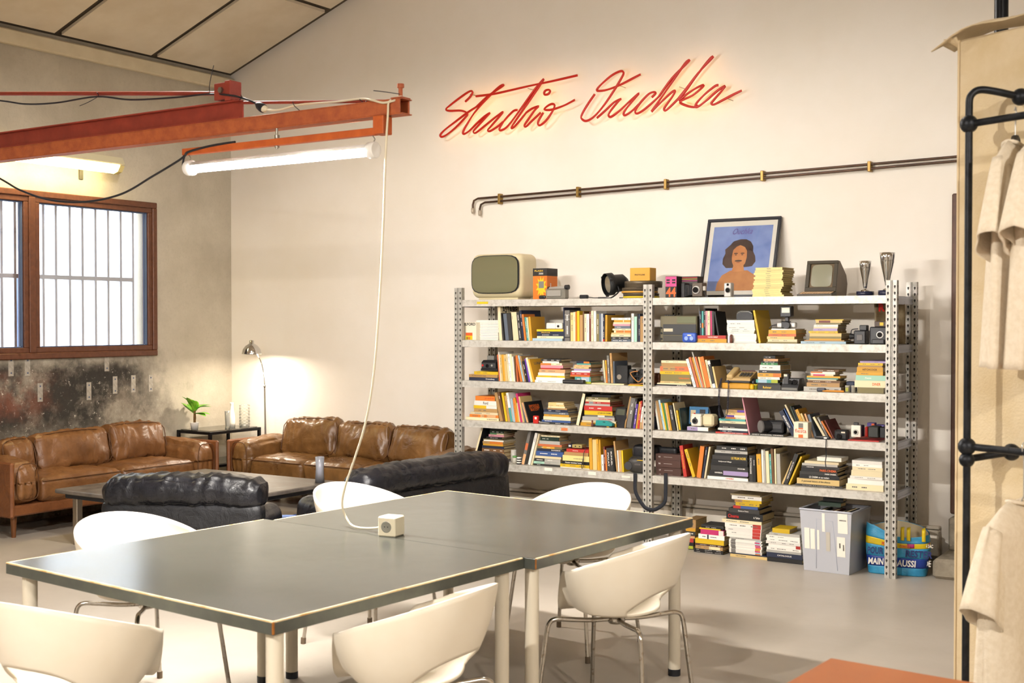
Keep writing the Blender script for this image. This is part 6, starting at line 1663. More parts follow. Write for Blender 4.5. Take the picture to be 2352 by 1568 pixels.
stack('the stack with a thick white spine, third shelf', 8, z3, [(112, 520, 662, 'd', Tx(('Rohmer', 'y', .5, .46, .34))), (122, 500, 630, 'k'), (112, 470, 575, 't', B_(('b', .1, .5), ('l', .7, 1.))), (147, 500, 533, 'w'), (140, 525, 470, 'a', B_(('O', .66, .98))), (160, 525, 424, 'd'), (172, 510, 340, 'w'), (190, 465, 302, 'g'), (206, 470, 278, 'k', Tx(('MELVILLE', 'w', .4, .5, .6))), (230, 470, 238, 'q'), (236, 425, 190, 'k')], Y=7.67, D=.2)
stack('the stack with a teal stripe, third shelf', 8, z3, [(900, 1505, 692, 'L'), (945, 1480, 626, 'T'), (962, 1490, 590, 'z'), (952, 1430, 566, 'c'), (940, 1460, 546, 't'), (942, 1490, 516, 'a'), (1012, 1380, 490, 'c', B_(('M', .1, .62))), (1006, 1410, 470, 'w'), (1012, 1410, 447, 'w', B_(('O', .0, .48))), (1062, 1470, 410, 'z')], D=.16)
stack('the thick stack beside the end post, third shelf', 9, z3, [(492, 920, 705, 'V', {'pages': M_PAPER}), (448, 960, 592, 'c', Tx(('DINER', 'o', .4, .70, .26), pages=M_PAPER)), (460, 955, 506, 'i', Tx(('Fawn', 'w', .3, .42, .2), pages=M_PAPER)), (470, 910, 453, 'a'), (486, 910, 372, 'a', Tx(('HITCHCOCK', 'k', .4, .5, .56), pages=M_PAPER)), (496, 900, 345, 'T'), (502, 910, 305, 'y', {'pages': M_PAPER}), (532, 960, 275, 'v', {'pages': M_PAPER})], D=.3)
# ---- fourth shelf, left bay
stack('the orange topped stack, fourth shelf', 5, z4, [(228, 820, 1306, 'c', Tx(('le dictionnaire', 'k', .4, .8, .3))), (292, 815, 1258, 'O', B_(('q', .38, .5), ('q', .6, .9))), (312, 805, 1215, 'c'), (376, 800, 1152, 'T'), (372, 790, 1096, 'y', B_(('w', .55, 1.))), (380, 780, 1012, 'w', Tx(('Ford', 'k', .6, .52, .22))), (402, 755, 930, 'O', Tx(('J.K. HUSTON', 'r', .4, .72, .46)))], D=.18)
row('the colourful leaning row, fourth shelf left bay', 5, z4, [(850, 902, 872, -108, 'T'), (904, 945, 875, -104, 'z'), (950, 986, 875, -80, 'y'), (992, 1032, 930, -66, 'T'), (1036, 1080, 875, -86, 'w', B_(('t', .0, .48))), (1086, 1122, 985, -58, 'b'), (1124, 1158, 990, -50, 'O'), (1160, 1193, 965, -76, 'a'), (1195, 1213, 1060, -50, 'c'), (1216, 1254, 890, -96, 'M'), (1256, 1285, 945, -80, 'o'), (1287, 1308, 1070, -60, 's'), (1330, 1362, 1055, -95, 'q'), (1366, 1382, 1046, -98, 'k', {'D': .24, 'lab': 'black paperback with orange title', 'cover': [('EMPEREUR', 'o', .78, .018, .6), ('DU CINEMA', 'o', .68, .018, .6), ('MAUDIT', 'o', .58, .018, .5)]})])
stack('the low blue stack by the red lighter', 5, z4, [(1604, 2110, 1396, 'd'), (1592, 2110, 1356, 'B'), (1630, 2120, 1296, 'c'), (1630, 2085, 1256, 'a'), (1632, 2080, 1216, 's', Tx(('Langlois', 'w', .45, .75, .24))), (1640, 2060, 1170, 'n'), (1702, 2050, 1145, 'T'), (1706, 2010, 1115, 'c'), (1716, 2000, 1085, 'o'), (1716, 1990, 1047, 'o', B_(('c', .52, 1.)))], D=.17)
row('propped against the red spined stack, fourth shelf', 6, z4, [(410, 465, 892, 122, 'k', {'D': .22, 'lab': 'tall thin book leaning right', 'band': [('c', .0, 1.)]})])
stack('the red spined stack, fourth shelf', 6, z4, [(497, 1140, 1402, 'a'), (502, 1130, 1366, 'c'), (532, 1105, 1296, 'L', Tx(('HISTOIRE du CINEMA', 'r', .3, .72, .42))), (562, 1100, 1268, 'D', B_(('w', .45, .68))), (560, 1060, 1188, 'y', Tx(('LE PLEIN DU CINEMA', 'k', .3, .72, .48))), (560, 1065, 1102, 'R'), (572, 1020, 1066, 'L'), (580, 1025, 1030, 'R', B_(('s', .16, .32))), (580, 1025, 988, 'c'), (586, 990, 948, 'V'), (692, 1035, 906, 'k')], Y=7.68, D=.2)
row('the right-leaning row at the middle post, fourth shelf', 6, z4, [(1272, 1300, 950, 104, 'T', {'D': .22}), (1312, 1398, 972, 84, 'D', {'D': .22}), (1402, 1438, 990, 80, 'k'), (1442, 1480, 1080, 56, 'P'), (1486, 1514, 1040, 60, 'a'), (1517, 1545, 1025, 56, 'R'), (1556, 1588, 1132, 46, 'w', B_(('T', .0, .3))), (1592, 1622, 1130, 34, 'q'), (1628, 1652, 1042, 24, 'R')], D=.16)
# ---- fourth shelf, right bay
row('the leaning row beside the middle post, fourth shelf', 7, z4, [(152, 184, 890, -82, 'w'), (190, 236, 925, -90, 'T'), (241, 274, 915, -90, 'b'), (276, 299, 965, -84, 'y'), (301, 324, 965, -80, 'g'), (326, 353, 966, -76, 'q'), (355, 381, 966, -76, 'a'), (388, 446, 1002, -72, 'd', Tx(('CINEMA CINEMA', 'w', .3, .62, .4))), (472, 490, 965, -82, 'c'), (497, 526, 1086, -56, 'y'), (532, 548, 1052, -44, 'G', {'D': .18, 'lab': 'dark green covered book'})])
stack('lying under the white instant camera', 7, z4, [(490, 1085, 1402, 'd', {'lab': 'charcoal flat book'}), (628, 975, 1347, 'w', {'lab': 'lilac and white book', 'band': [('v', 0, .5)]})], D=.2)
t, w, h = item('picture_book', 'blue picture book facing out behind the white instant camera', 'book', 7, 655, 968, 1026, zt if False else wz(7, 800, 1345, 7.66) + .001, 7.78)
MB().bbox(-w / 2, w / 2, 0, .018, 0, h, .002, M=RX(-6)).build('cover', mat('blue_cover', '2f6c9c', .45, col2='3f7fae', scale=8), t)
MB().bbox(-w * .42, -w * .15, -.0015, 0, h * .1, h * .8, .0005, M=RX(-6)).build('printed_shape', mat('pale_shape', 'd6c49a', .6), t)
MB().bbox(w * .05, w * .35, -.0015, 0, h * .5, h * .85, .0005, M=RX(-6)).build('printed_camera', BLK, t)
row('propped behind the white instant camera', 7, z4 + .02, [(1086, 1104, 1030, -120, 'k', {'D': .2, 'lab': 'dark leaning hardback'})], Y=7.76)
stack('the stack with the red bottom book, fourth shelf', 7, z4, [(1092, 1620, 1432, 'R', Tx(('VARDA PAR AGNES', 'w', .5, .56, .6), lab='red wide film book lettered in white')), (1172, 1620, 1402, 'n'), (1132, 1620, 1366, 'w'), (1152, 1610, 1336, 'd'), (1156, 1600, 1290, 'd'), (1156, 1590, 1250, 'c'), (1150, 1580, 1215, 't'), (1252, 1580, 1190, 'c', B_(('O', 0, .5))), (1256, 1580, 1156, 'w', B_(('P', .06, .44))), (1252, 1580, 1110, 'o'), (1266, 1570, 1070, 'T', B_(('P', .6, .98)))], D=.18)
row('beside the capped lens, fourth shelf', 7, z4, [(1640, 1660, 866, -122, 'p', {'D': .25, 'lab': 'tall picture book with pink spine leaning back'})])
stack('lying under the capped lens camera', 8, z4, [(12, 570, 1456, 'd', Tx(('ANDY WARHOL, CINEMA', 'w', .5, .52, .92), lab='long dark art book lettered in cream'))], Y=7.64, D=.2)
row('the slumping row behind the cream carton', 8, z4, [(706, 788, 1095, -226, 'n', {'D': .2, 'text': [('BEINEIX', 'w', .4, .55, .5)]}), (792, 814, 1055, -226, 'B'), (832, 864, 995, -254, 'c'), (872, 898, 1020, -206, 'G'), (902, 930, 1035, -200, 'k'), (942, 998, 1072, -194, 'a'), (1002, 1038, 1137, -168, 'o'), (1042, 1072, 1142, -138, 'q'), (1076, 1118, 1152, -120, 's'), (1234, 1278, 1195, -198, 'c', {'D': .22}), (1282, 1318, 1200, -172, 'D'), (1342, 1374, 1265, -172, 'O'), (1384, 1404, 1250, -150, 'm', {'D': .2})], Y=7.70)
stack('lying at the rack end, fourth shelf', 13, z4, [(1408, 1850, 178, 'R', {'lab': 'flat red book carrying three cameras', 'pages': M_PAPER})], D=.34, Y=7.64)
# ---- fifth shelf, left bay
row('behind the two-seater on the fifth shelf', 10, z5, [(330, 372, 190, 190, 'k', {'D': .2, 'lab': 'slanting black and cream hardback', 'band': [('c', .0, 1.)]})], Y=7.68)
stack('the dark stack behind the two-seater', 10, z5, [(540, 1010, 880, 'B'), (530, 1005, 800, 'd'), (540, 1005, 720, 'T'), (530, 1000, 640, 'z'), (522, 1000, 582, 'n'), (556, 990, 545, 'a'), (552, 990, 490, 'T', B_(('O', .35, .98))), (572, 1000, 460, 'w'), (560, 980, 440, 'V'), (625, 950, 394, 'k', Tx(('fellini par fellini', 'w', .34, .5, .5))), (672, 1000, 345, 'p'), (702, 1000, 320, 'c', B_(('g', 0, .5))), (692, 1000, 262, 'G'), (702, 1150, 226, 'd')], Y=7.70, D=.17)
row('the right-leaning trio, fifth shelf', 10, z5, [(1388, 1448, 262, 156, 'D', {'D': .2, 'band': [('C', .42, .62), ('q', .0, .3)]}), (1522, 1578, 322, 160, 'w'), (1584, 1618, 342, 166, 'c', {'D': .16})])
stack('the stack with a broad blue spine, fifth shelf', 10, z5, [(1642, 2230, 972, 'd'), (1650, 2230, 922, 'i', B_(('L', .4, 1.))), (1660, 2230, 856, 'd', B_(('L', .4, 1.))), (1670, 2236, 802, 'c'), (1702, 2290, 700, 'B'), (1722, 2250, 646, 'n', Tx(('KAURISMAKI', 'w', .5, .76, .36))), (1732, 2260, 596, 'V', B_(('a', .2, .7))), (1746, 2260, 550, 'C'), (1772, 2220, 480, 'L'), (1790, 2190, 396, 'G'), (1812, 2210, 366, 'c')], Y=7.67, D=.16)
stack('the yellow stack under the cassette box', 11, z5, [(116, 590, 790, 'w'), (116, 590, 740, 'y'), (150, 590, 690, 'k', Tx(('Hunter monsieur Lacan', 'w', .5, .42, .6))), (162, 590, 600, 'Y', Tx(('un siecle du cinema', 'g', .25, .62, .4))), (182, 582, 546, 'T'), (222, 582, 496, 'R', Tx(('cinema', 'w', .3, .4, .25)))], D=.18)
row('the yellow upright row, fifth shelf', 11, z5, [(598, 650, 330, -18, 'a'), (652, 718, 350, -14, 'o'), (725, 762, 345, -24, 'a'), (766, 790, 355, -16, 'a', {'D': .24}), (797, 834, 600, -10, 'w'), (836, 860, 470, -18, 'm'), (863, 888, 520, -20, 'O'), (891, 945, 490, -22, 'd', Tx(('PIALAT', 'w', .4, .5, .6))), (949, 999, 490, -24, 'd', Tx(('BUNUEL', 'w', .4, .55, .6))), (1002, 1020, 480, -24, 'k'), (1040, 1068, 380, -54, 'T', {'D': .2}), (1070, 1089, 530, -24, 'w'), (1091, 1109, 530, -24, 'q'), (1111, 1129, 530, -22, 'o'), (1131, 1158, 530, -20, 'y', {'D': .14})])
# ---- fifth shelf, right bay
vol = [(126, 545, 712, '14'), (124, 548, 606, '17'), (122, 546, 482, '16'), (120, 546, 378, '15')]
stack('the chocolate brown set at the middle post', 12, z5, [(a, c, y, 'h', Tx((n_, 'w', .22, .16, .07), ('______', 'w', .03, .5, .34))) for (a, c, y, n_) in vol], Y=7.66, D=.2, kindword='volume')
row('the loose leaning books after the brown set', 12, z5, [(602, 660, 245, -76, 'R', Tx(('Une Encyclopedie', 'y', .4, .55, .6), D=.16)), (748, 805, 310, -146, 'y', {'D': .18}), (818, 892, 258, 62, 'O'), (908, 940, 272, 70, 'n'), (946, 976, 272, 84, 'c')])
stack('the black spined stack, fifth shelf', 12, z5, [(1002, 1700, 762, 'w', Tx(('CINEMA', 'r', .45, .56, .2))), (1022, 1690, 735, 'd'), (1042, 1700, 660, 'k', {'band': [('v', .36, 1.)], 'text': [('UNIVERSAL', 'w', .32, .24, .2)]}), (1062, 1700, 570, 'd', Tx(('CRITIQUE DE CINEMA', 'w', .3, .82, .2))), (1062, 1700, 540, 'k'), (1072, 1700, 475, 'k', Tx(('Hollywood Village', 'w', .4, .38, .36))), (1086, 1690, 404, 'd', Tx(('LE FILM NOIR', 'y', .6, .76, .42))), (1122, 1690, 366, 'k'), (1132, 1690, 316, 'L'), (1165, 1690, 244, 'd')], D=.2)
row('the upright row after the black spined stack', 13, z5, [(4, 54, 408, -3, 'd', Tx(('DICTIONNAIRE', 'w', .4, .6, .6))), (56, 102, 412, -8, 'k'), (122, 186, 388, -20, 'a'), (192, 216, 325, -18, 'w'), (218, 246, 330, -20, 'L'), (252, 300, 345, -20, 'c'), (305, 330, 388, -18, 't'), (335, 369, 310, -28, 'z'), (374, 396, 315, -16, 'c', {'D': .22}), (402, 456, 385, -16, 'L', {'D': .2, 'cover': [('NOTRE', 'g', .92, .016, .6)]})])
row('the right-leaning trio beside the Paris book stack'.replace('Paris book', 'wide black'), 13, z5, [(462, 488, 490, 140, 'o'), (492, 550, 386, 160, 'd', Tx(('LE CINEMA ITALIEN', 'w', .3, .45, .55))), (560, 586, 425, 174, 'y')])
stack('the wide black stack, fifth shelf', 13, z5, [(662, 1330, 802, 'd', Tx(('Les ouvrages de la cinematheque Saul Bass', 'w', .3, .5, .7))), (682, 1290, 722, 'o', Tx(('A personal history of the silence', 'k', .4, .45, .68))), (722, 1290, 672, 'k', Tx(('LE CINEMA et ses metiers', 'w', .5, .5, .5))), (726, 1260, 625, 'd', Tx(('PARIS CINEMA', 'w', .4, .82, .3))), (742, 1250, 580, 'k', Tx(('PARIS-CINEMA', 'o', .75, .76, .46))), (746, 1290, 545, 'd'), (756, 1260, 512, 'L'), (792, 1280, 480, 'c')], D=.19)
zt = wz(13, 800, 480, YF_)
t, w, h = item('white_box', 'white box lying on top of the wide black stack', 'box', 13, 972, 1320, 436, zt + .002, 7.67)
MB().bbox(-w / 2, w / 2, 0, .14, 0, h, .002).build('carton', M_PAPER, t); MB().bbox(-w / 2 - .0004, w / 2 + .0004, -.0004, .1404, h * .7, h * .72, .0002).build('lid_edge', mat('lid_line_grey', 'b8b0a0', .8), t)  # white carton with a thin greyer line round its lid
stack('the loose white paper pile at the rack end', 13, z5, [(1388, 1915, 802, 'c', {'pages': M_PAPER}), (1408, 1920, 728, 'w', {'pages': M_PAPER}), (1440, 1905, 690, 'w', {'pages': M_PAPER}), (1456, 1900, 612, 'c', {'pages': M_PAPER}), (1470, 1905, 562, 'c', {'pages': M_PAPER}), (1470, 1900, 516, 'w', {'pages': M_PAPER}), (1466, 1895, 472, 'w', {'pages': M_PAPER})], D=.3, kindword='sheaf')

# ---- on the floor
YG = 7.74
stack('the floor stack behind the chair back', 14, 0, [(60, 190, 1120, 'd'), (60, 240, 1040, 'l'), (70, 245, 985, 'k'), (80, 248, 915, 'd', B_(('R', .4, .95))), (90, 262, 870, 'q'), (110, 275, 800, 'd'), (120, 280, 745, 'a'), (100, 285, 600, 'T')], Y=7.80, D=.2)
stack('the floor stack with a pink spine', 14, 0, [(247, 745, 1120, 'k'), (247, 745, 1086, 'k'), (277, 745, 1036, 'T', B_(('c', .5, .9))), (272, 740, 1002, 'h'), (272, 760, 917, 'y'), (327, 770, 845, 'w', B_(('n', .34, .4))), (362, 760, 766, 'M', B_(('w', .78, .98))), (342, 700, 742, 'y'), (372, 755, 716, 'k'), (374, 750, 690, 'd')], Y=YG, D=.16)
stack('the tall white floor stack', 14, 0, [(862, 1490, 1182, 'o'), (872, 1480, 1162, 'n')] + [(842 + _rb.randint(0, 8), 1408 - _rb.randint(0, 20), y, 'w', {'band': [('D', .06, .2), (_rb.choice('OMab'), .80, .96)], 'pages': M_PAPER}) for y in (1140, 1116, 1092, 1068, 1044, 1020, 996, 972, 948, 925)] +
      [(860, 1390, 898, 'L', {'pages': M_PAPER})] + [(775 + i * 10, 1392 - i * 4, y, 'w', {'band': [('R', .76, .98)], 'pages': M_PAPER}) for i, y in ((3, 842), (2, 790), (1, 730), (0, 650))] +
      [(726, 1396, 590, 'c'), (796, 1415, 478, 'k', Tx(('Cinema', 'r', .5, .2, .3), ('A. Tarkov', 'w', .3, .84, .18))), (836, 1360, 408, 'd', Tx(('Cinema en France', 'w', .3, .48, .34))), (912, 1330, 366, 'B', B_(('R', 0, .3))), (952, 1355, 312, 'y'), (936, 1392, 264, 'y', B_(('T', 0, .3))), (892, 1392, 190, 'w'), (866, 1370, 166, 'c')], Y=YG - .02, D=.22)
stack('the low magazine stack beside the plastic bin', 14, 0, [(1492, 2086, 1236, 'k'), (1482, 2086, 1152, 'n', Tx(('CATALOGUE', 'w', .3, .5, .4))), (1476, 2066, 1112, 'L', {'pages': M_PAPER}), (1480, 2064, 1062, 'w', {'pages': M_PAPER}), (1510, 2058, 1010, 'w', {'pages': M_PAPER, 'band': [('R', .85, .99)]}), (1470, 2056, 960, 'w', {'pages': M_PAPER}), (1486, 2050, 912, 'w', {'pages': M_PAPER}), (1472, 2046, 862, 'w', {'pages': M_PAPER}), (1525, 2040, 820, 'L', {'pages': M_PAPER}), (1578, 1872, 750, 'y', {'D': .15})], Y=YG - .03, D=.24, kindword='magazine')

# ---- plastic bin with tapes and books
b0, b1 = onZ(1847, 1308, 0), onZ(1950, 1321, 0)
dv = b1 - b0; bw = dv.length; ba = math.atan2(dv.y, dv.x)
M_BIN = pane_mat('cloudy_plastic', 'e4e6f0', .3, .3, .45, 'f4f5fb')
M_BINR = pane_mat('cloudy_plastic_rim', 'e8eaf2', .4, .3, .6, 'd5d8e4')
bin_ = thing('plastic_bin', 'cloudy plastic storage bin of tapes under the shelves', 'bin', ((b0.x + b1.x) / 2, (b0.y + b1.y) / 2, .001), ba)
hb = wz(15, 500, 345, (b0.y + b1.y) / 2); dp = .30
tp = .022     # flare at the top
def wall_(p, nm_):
    MB().prism([(0, 0)] * 0 or p, 0, .0025, 'y').build(nm_, M_BIN, bin_)
w2 = bw / 2
b = MB()
lo = [(-w2, 0), (w2, 0), (w2, dp), (-w2, dp)]; hi = [(-w2 - tp, -tp), (w2 + tp, -tp), (w2 + tp, dp + tp), (-w2 - tp, dp + tp)]
for i in range(4):
    j = (i + 1) % 4
    q = MB(); q.add([(*lo[i], 0), (*lo[j], 0), (*hi[j], hb), (*hi[i], hb)], [(0, 1, 2, 3)]); q.build('side_panel', M_BIN, bin_, solid=.002)
MB().box(-w2, w2, 0, dp, 0, .002).build('bottom', M_BIN, bin_)
q = MB()
for i in range(4):
    j = (i + 1) % 4; q.tube([(*hi[i], hb), (*hi[j], hb)], .007, 6)
q.build('rim', M_BINR, bin_)
q = MB(); f = .012
q.tube([(-w2 * .45, -.004, .02), (-w2 * .40, -tp * .82, hb * .86), (w2 * .32, -tp * .82, hb * .84), (w2 * .5, -.004, .02)], .0035, 5); q.build('embossed_arch', M_BINR, bin_)
def bl_(x0, x1, z0, z1, m_, nm_='label'):
    z0_, z1_ = z0 * hb, z1 * hb
    MB().add([(x0 * w2, -tp * z0 - .003, z0_), (x1 * w2, -tp * z0 - .003, z0_), (x1 * w2, -tp * z1 - .003, z1_), (x0 * w2, -tp * z1 - .003, z1_)], [(0, 1, 2, 3)]).build(nm_, m_, bin_, solid=.0006)
bl_(.55, .98, .66, .98, M_PAPER); bl_(.50, .86, .28, .60, M_PAPER); bl_(-.95, -.72, .36, .70, M_PAPER); bl_(-.68, -.48, .36, .69, M_PAPER); bl_(-.38, -.28, .36, .68, M_PAPER); bl_(-.15, -.02, .66, .96, M_PAPER); bl_(.02, .2, .35, .66, mat('grey_paper', 'bdb6a8', .8))
bl_(.6, .66, .42, .50, M_INK, 'print'); bl_(.76, .82, .38, .48, M_INKG, 'print'); bl_(.62, .92, .86, .88, M_INKG, 'print')
cols = 'nGdskmhTdBkz'
bm = (Matrix.Translation(bin_.location) @ Matrix.Rotation(ba, 4, 'Z'))
for i in range(9):
    x0 = -w2 + .012 + i * (bw - .024) / 9
    hh = hb * (.92 + .10 * ((i * 5) % 7) / 7) if i in (0, 2, 3, 5, 6, 8) else hb * .86
    c = bm @ Vector((x0 + (bw - .024) / 18, .03, .004))
    put_book(words_cap(BC[cols[i]][0] + ' boxed tape ' + ORD[i + 1] + ' from the left in the plastic bin'), 'tapes in the plastic bin', c, (0, 0, ba), (bw - .024) / 9 - .002, hh, .19, cols[i], False, {'text': []}, 'video_tape')
for i in range(3):
    c = bm @ Vector((-.02 + i * .012, .10 + .03 * i, hb * 1.03 + i * .028)); 
    put_book(('dark green', 'charcoal', 'black')[i] + ' tape case lying ' + ('lowest', 'second', 'topmost')[i] + ' across the tapes in the bin', 'tapes in the plastic bin', c, (0, 0, ba + .1 * i), .15 - .02 * i, .025, .10, 'Gdk'[i], True, {'text': []}, 'video_tape')
# loose wrapper hanging in the bin corner
# ---- blue shopping bag
g0, g1 = Vector((onY(1990, 1300, 7.72).x, 7.72, 0)), Vector((onY(2130, 1300, 7.72).x, 7.72, 0))
gw = (g1.x - g0.x) / 2; gh = .30
bag = thing('shopping_bag', 'bright blue and yellow woven shopping bag behind the end post', 'bag', ((g0.x + g1.x) / 2, 7.72, .001), math.radians(10))
gd = .17
def bagp(u, v):
    a = 2 * PI * u; c, s_ = math.cos(a), math.sin(a); k = (abs(c) ** 5 + abs(s_) ** 5) ** (-.2)
    sag = (.06 * max(0, math.sin(a * 1 + 2.2)) + .02 * math.sin(3 * a)) * v * v
    bul = 1 + .05 * math.sin(PI * v) + .02 * noise.noise(Vector((c * 2, s_ * 2, v * 4)))
    return (c * k * gw * bul * (.93 + .07 * v), gd / 2 + s_ * k * gd / 2 * bul + .006 * noise.noise(Vector((c * 4, s_ * 4, v * 7 + 3))), v * (gh - sag))
def band(v0, v1, m_, nm_, off_=0.0):
    q = MB()
    q.grid(lambda u, v: (lambda p: (p[0] * (1 + off_), gd / 2 + (p[1] - gd / 2) * (1 + off_ * 2), p[2]))(bagp(u, v0 + (v1 - v0) * v)), 48, 6, wrap=True); q.build(nm_, m_, bag, solid=.0012)
LB = mat('sky_blue_woven', '3f9fc8', .35, col2='2f8ab8', scale=12, bump=.2, bscale=120); DB = mat('royal_blue_woven', '1c3f9a', .35, col2='173486', scale=12)
YW = mat('yellow_woven', 'e0c21a', .4); MG = mat('magenta_woven', 'b5307a', .4); LIN = mat('bag_lining', 'b9a988', .7)
band(0, .17, LB, 'lower_band'); band(.17, .38, DB, 'dark_band'); band(.38, .62, LB, 'middle_band'); band(.62, .76, YW, 'yellow_band'); band(.76, 1., LB, 'upper_band')
MB().grid(lambda u, v: (lambda p: (p[0] * .97, gd / 2 + (p[1] - gd / 2) * .94, p[2] * .995))(bagp(u, .3 + .7 * v)), 48, 8, wrap=True).build('lining', LIN, bag)
MB().add([bagp(i / 24, 0.0) for i in range(24)], [tuple(range(23, -1, -1))]).build('bottom', LB, bag)
for i, (ua, ub) in enumerate(((.695, .735), (.80, .83), (.915, .945))):
    MB().grid(lambda u, v: (lambda p: (p[0] * 1.012, gd / 2 + (p[1] - gd / 2) * 1.03, p[2]))(bagp(ua + (ub - ua) * u, .64 + .12 * v)), 4, 3).build('magenta_patch', MG, bag, solid=.001)
def blt(txt, u, v, hgt, m_, wd):
    p = Vector(bagp(u, v)); 
    lettering(txt, hgt, m_, bag, T(p.x, p.y - .014, p.z), width=wd, bold=.03, shear=.1)
NV = mat('navy_ink', '1d2c6a', .5)
blt('MAIN', .655, .275, .042, M_INKW, .095); blt('AUSSI', .80, .275, .042, M_INKW, .115); blt('DE', .925, .275, .04, M_INKW, .04)
blt('POUR', .655, .50, .045, NV, .095); blt('RESTER', .85, .50, .045, NV, .16)
blt('SAC', .64, .69, .022, M_INKY, .035); blt('POUR', .70, .69, .022, M_INKR, .05); blt('DEMAIN', .79, .69, .018, M_INKO, .06); blt('UN SAC', .905, .69, .022, M_INKW, .06)
for x_ in (-.05, .62):
    for dx in (-.045, .045):
        px_ = x_ * gw + dx
        ribbon([Vector((px_, -.010, gh * .74)), Vector((px_, -.013, gh * .86)), Vector((px_, -.008, gh * .97)), Vector((px_ * .98, .03, gh * 1.0))], .022, YW, 'handle', bag)

# ---- clothes rail in front of a canvas covered screen
UU = Vector((-.909, .416, 0)).normalized(); NN = Vector((.416, .909, 0)).normalized()
P0 = Vector((-.885, 3.96, 0))
def onP(px, py, off_=0.0):
    d_ = _ray(px, py); q = P0 + NN * off_; s_ = (q - Vector((0, 0, CAMH))).dot(NN) / d_.dot(NN)
    return Vector((0, 0, CAMH)) + d_ * s_
M_CANV = mat('raw_canvas', 'd9c6a4', .9, col2='cfb992', scale=9, bump=.25, bscale=140)
edge = onP(2206, 800, .20); ztop = onP(2206, 95, .20).z
ang = math.atan2(-UU.y, -UU.x)        # rail direction away from the edge
scrn = thing('canvas_screen', 'tall raw canvas covered screen behind the clothes rail', 'screen', (edge.x, edge.y, 0), ang)
MB().bbox(0, 2.4, -.02, .02, 0, ztop, .008).build('panel', M_CANV, scrn)
def flap(u, v):
    x = -.085 + u * 1.6; fold = max(0, (.10 - (x + .085)) / .10)
    y = -.05 + .12 * v
    return (x, y, ztop + .012 + .035 * math.sin(min(1, u * 9) * PI / 2) - .02 * abs(v - .5) * 2 - .014 * fold * (1 - v) + .004 * math.sin(x * 23))
MB().grid(flap, 40, 6).build('canvas_flap', M_CANV, scrn, solid=.004)
def flap2(u, v): return (-.05 + .05 * u + .0 , -.03 + .03 * v * u, ztop + .01 - .055 * u * (1 - .3 * v) * v)
MB().grid(flap2, 6, 6).build('canvas_corner', M_CANV, scrn, solid=.004)
MB().bbox(-.004, .004, -.021, .021, 0, ztop, .002).build('edge_hem', mat('canvas_hem', 'd8c29c', .9), scrn)
pp_ = onP(2300, 30, .6)
post = MB().cyl((0, 0, 0), (0, 0, zceil(pp_.x) - .03), .024, n=14).build('roof_post', M_BLKM, loc=(pp_.x, pp_.y, 0))
MB().bbox(-.08, .08, -.08, .08, 0, .012, .003).build('foot_plate', M_BLKM, post)
tag(post, 'thin black steel post rising above the canvas screen', 'post')

M_PIPE = mat('black_iron_pipe', '1d1f24', .45, .6, col2='2a2c30', scale=30)
rl0 = onP(2223, 700)
rail = thing('clothes_rail', 'black iron pipe clothes rail in front of the canvas screen', 'clothes rail', (rl0.x, rl0.y, 0), ang)
RIN = (Matrix.Translation((rl0.x, rl0.y, 0)) @ Matrix.Rotation(ang, 4, 'Z')).inverted()
zu, zl = onP(2237, 283).z, onP(2232, 1026).z
zt = onP(2240, 205).z
MB().tube([(0, 0, 0.012), (0, 0, zt - .06)] + smooth_path([(0, 0, zt - .06), (.004, 0, zt - .02), (.02, .02, zt), (.05, .06, zt - .005), (.085, .13, zt - .02)], 5)[1:], .0115, 12).build('upright', M_PIPE, rail)
MB().lathe([(0, 0), (.04, 0), (.04, .008), (.016, .014), (.016, .03), (0, .03)], 16).build('foot_flange', M_PIPE, rail)
MB().tube([(.012, 0, zu), (1.3, 0, zu)], .0115, 12).build('upper_rail', M_PIPE, rail)
MB().tube([(.012, 0, zl), (1.3, 0, zl)], .0115, 12).build('lower_rail', M_PIPE, rail)
MB().tube([(0, 0, zl - .04), (.06, .13, zl - .02)], .0115, 12).build('wall_stub', M_PIPE, rail)
for (x_, y_, z_, r_) in ((0, 0, zu, .028), (0, 0, zl, .028), (0, 0, zl - .042, .024), (.085, .135, zt - .02, .027), (.062, .135, zl - .02, .027)):
    MB().ball((x_, y_, z_), r_, 16, 10).build('fitting', M_PIPE, rail)
for z_ in (1.3,): pass
MB().tube([(1.3, 0, .012), (1.3, 0, zt)], .0115, 12).build('upright', M_PIPE, rail)
MB().lathe([(0, 0), (.04, 0), (.04, .008), (.016, .014), (.016, .03), (0, .03)], 16, (1.3, 0, 0)).build('foot_flange', M_PIPE, rail)

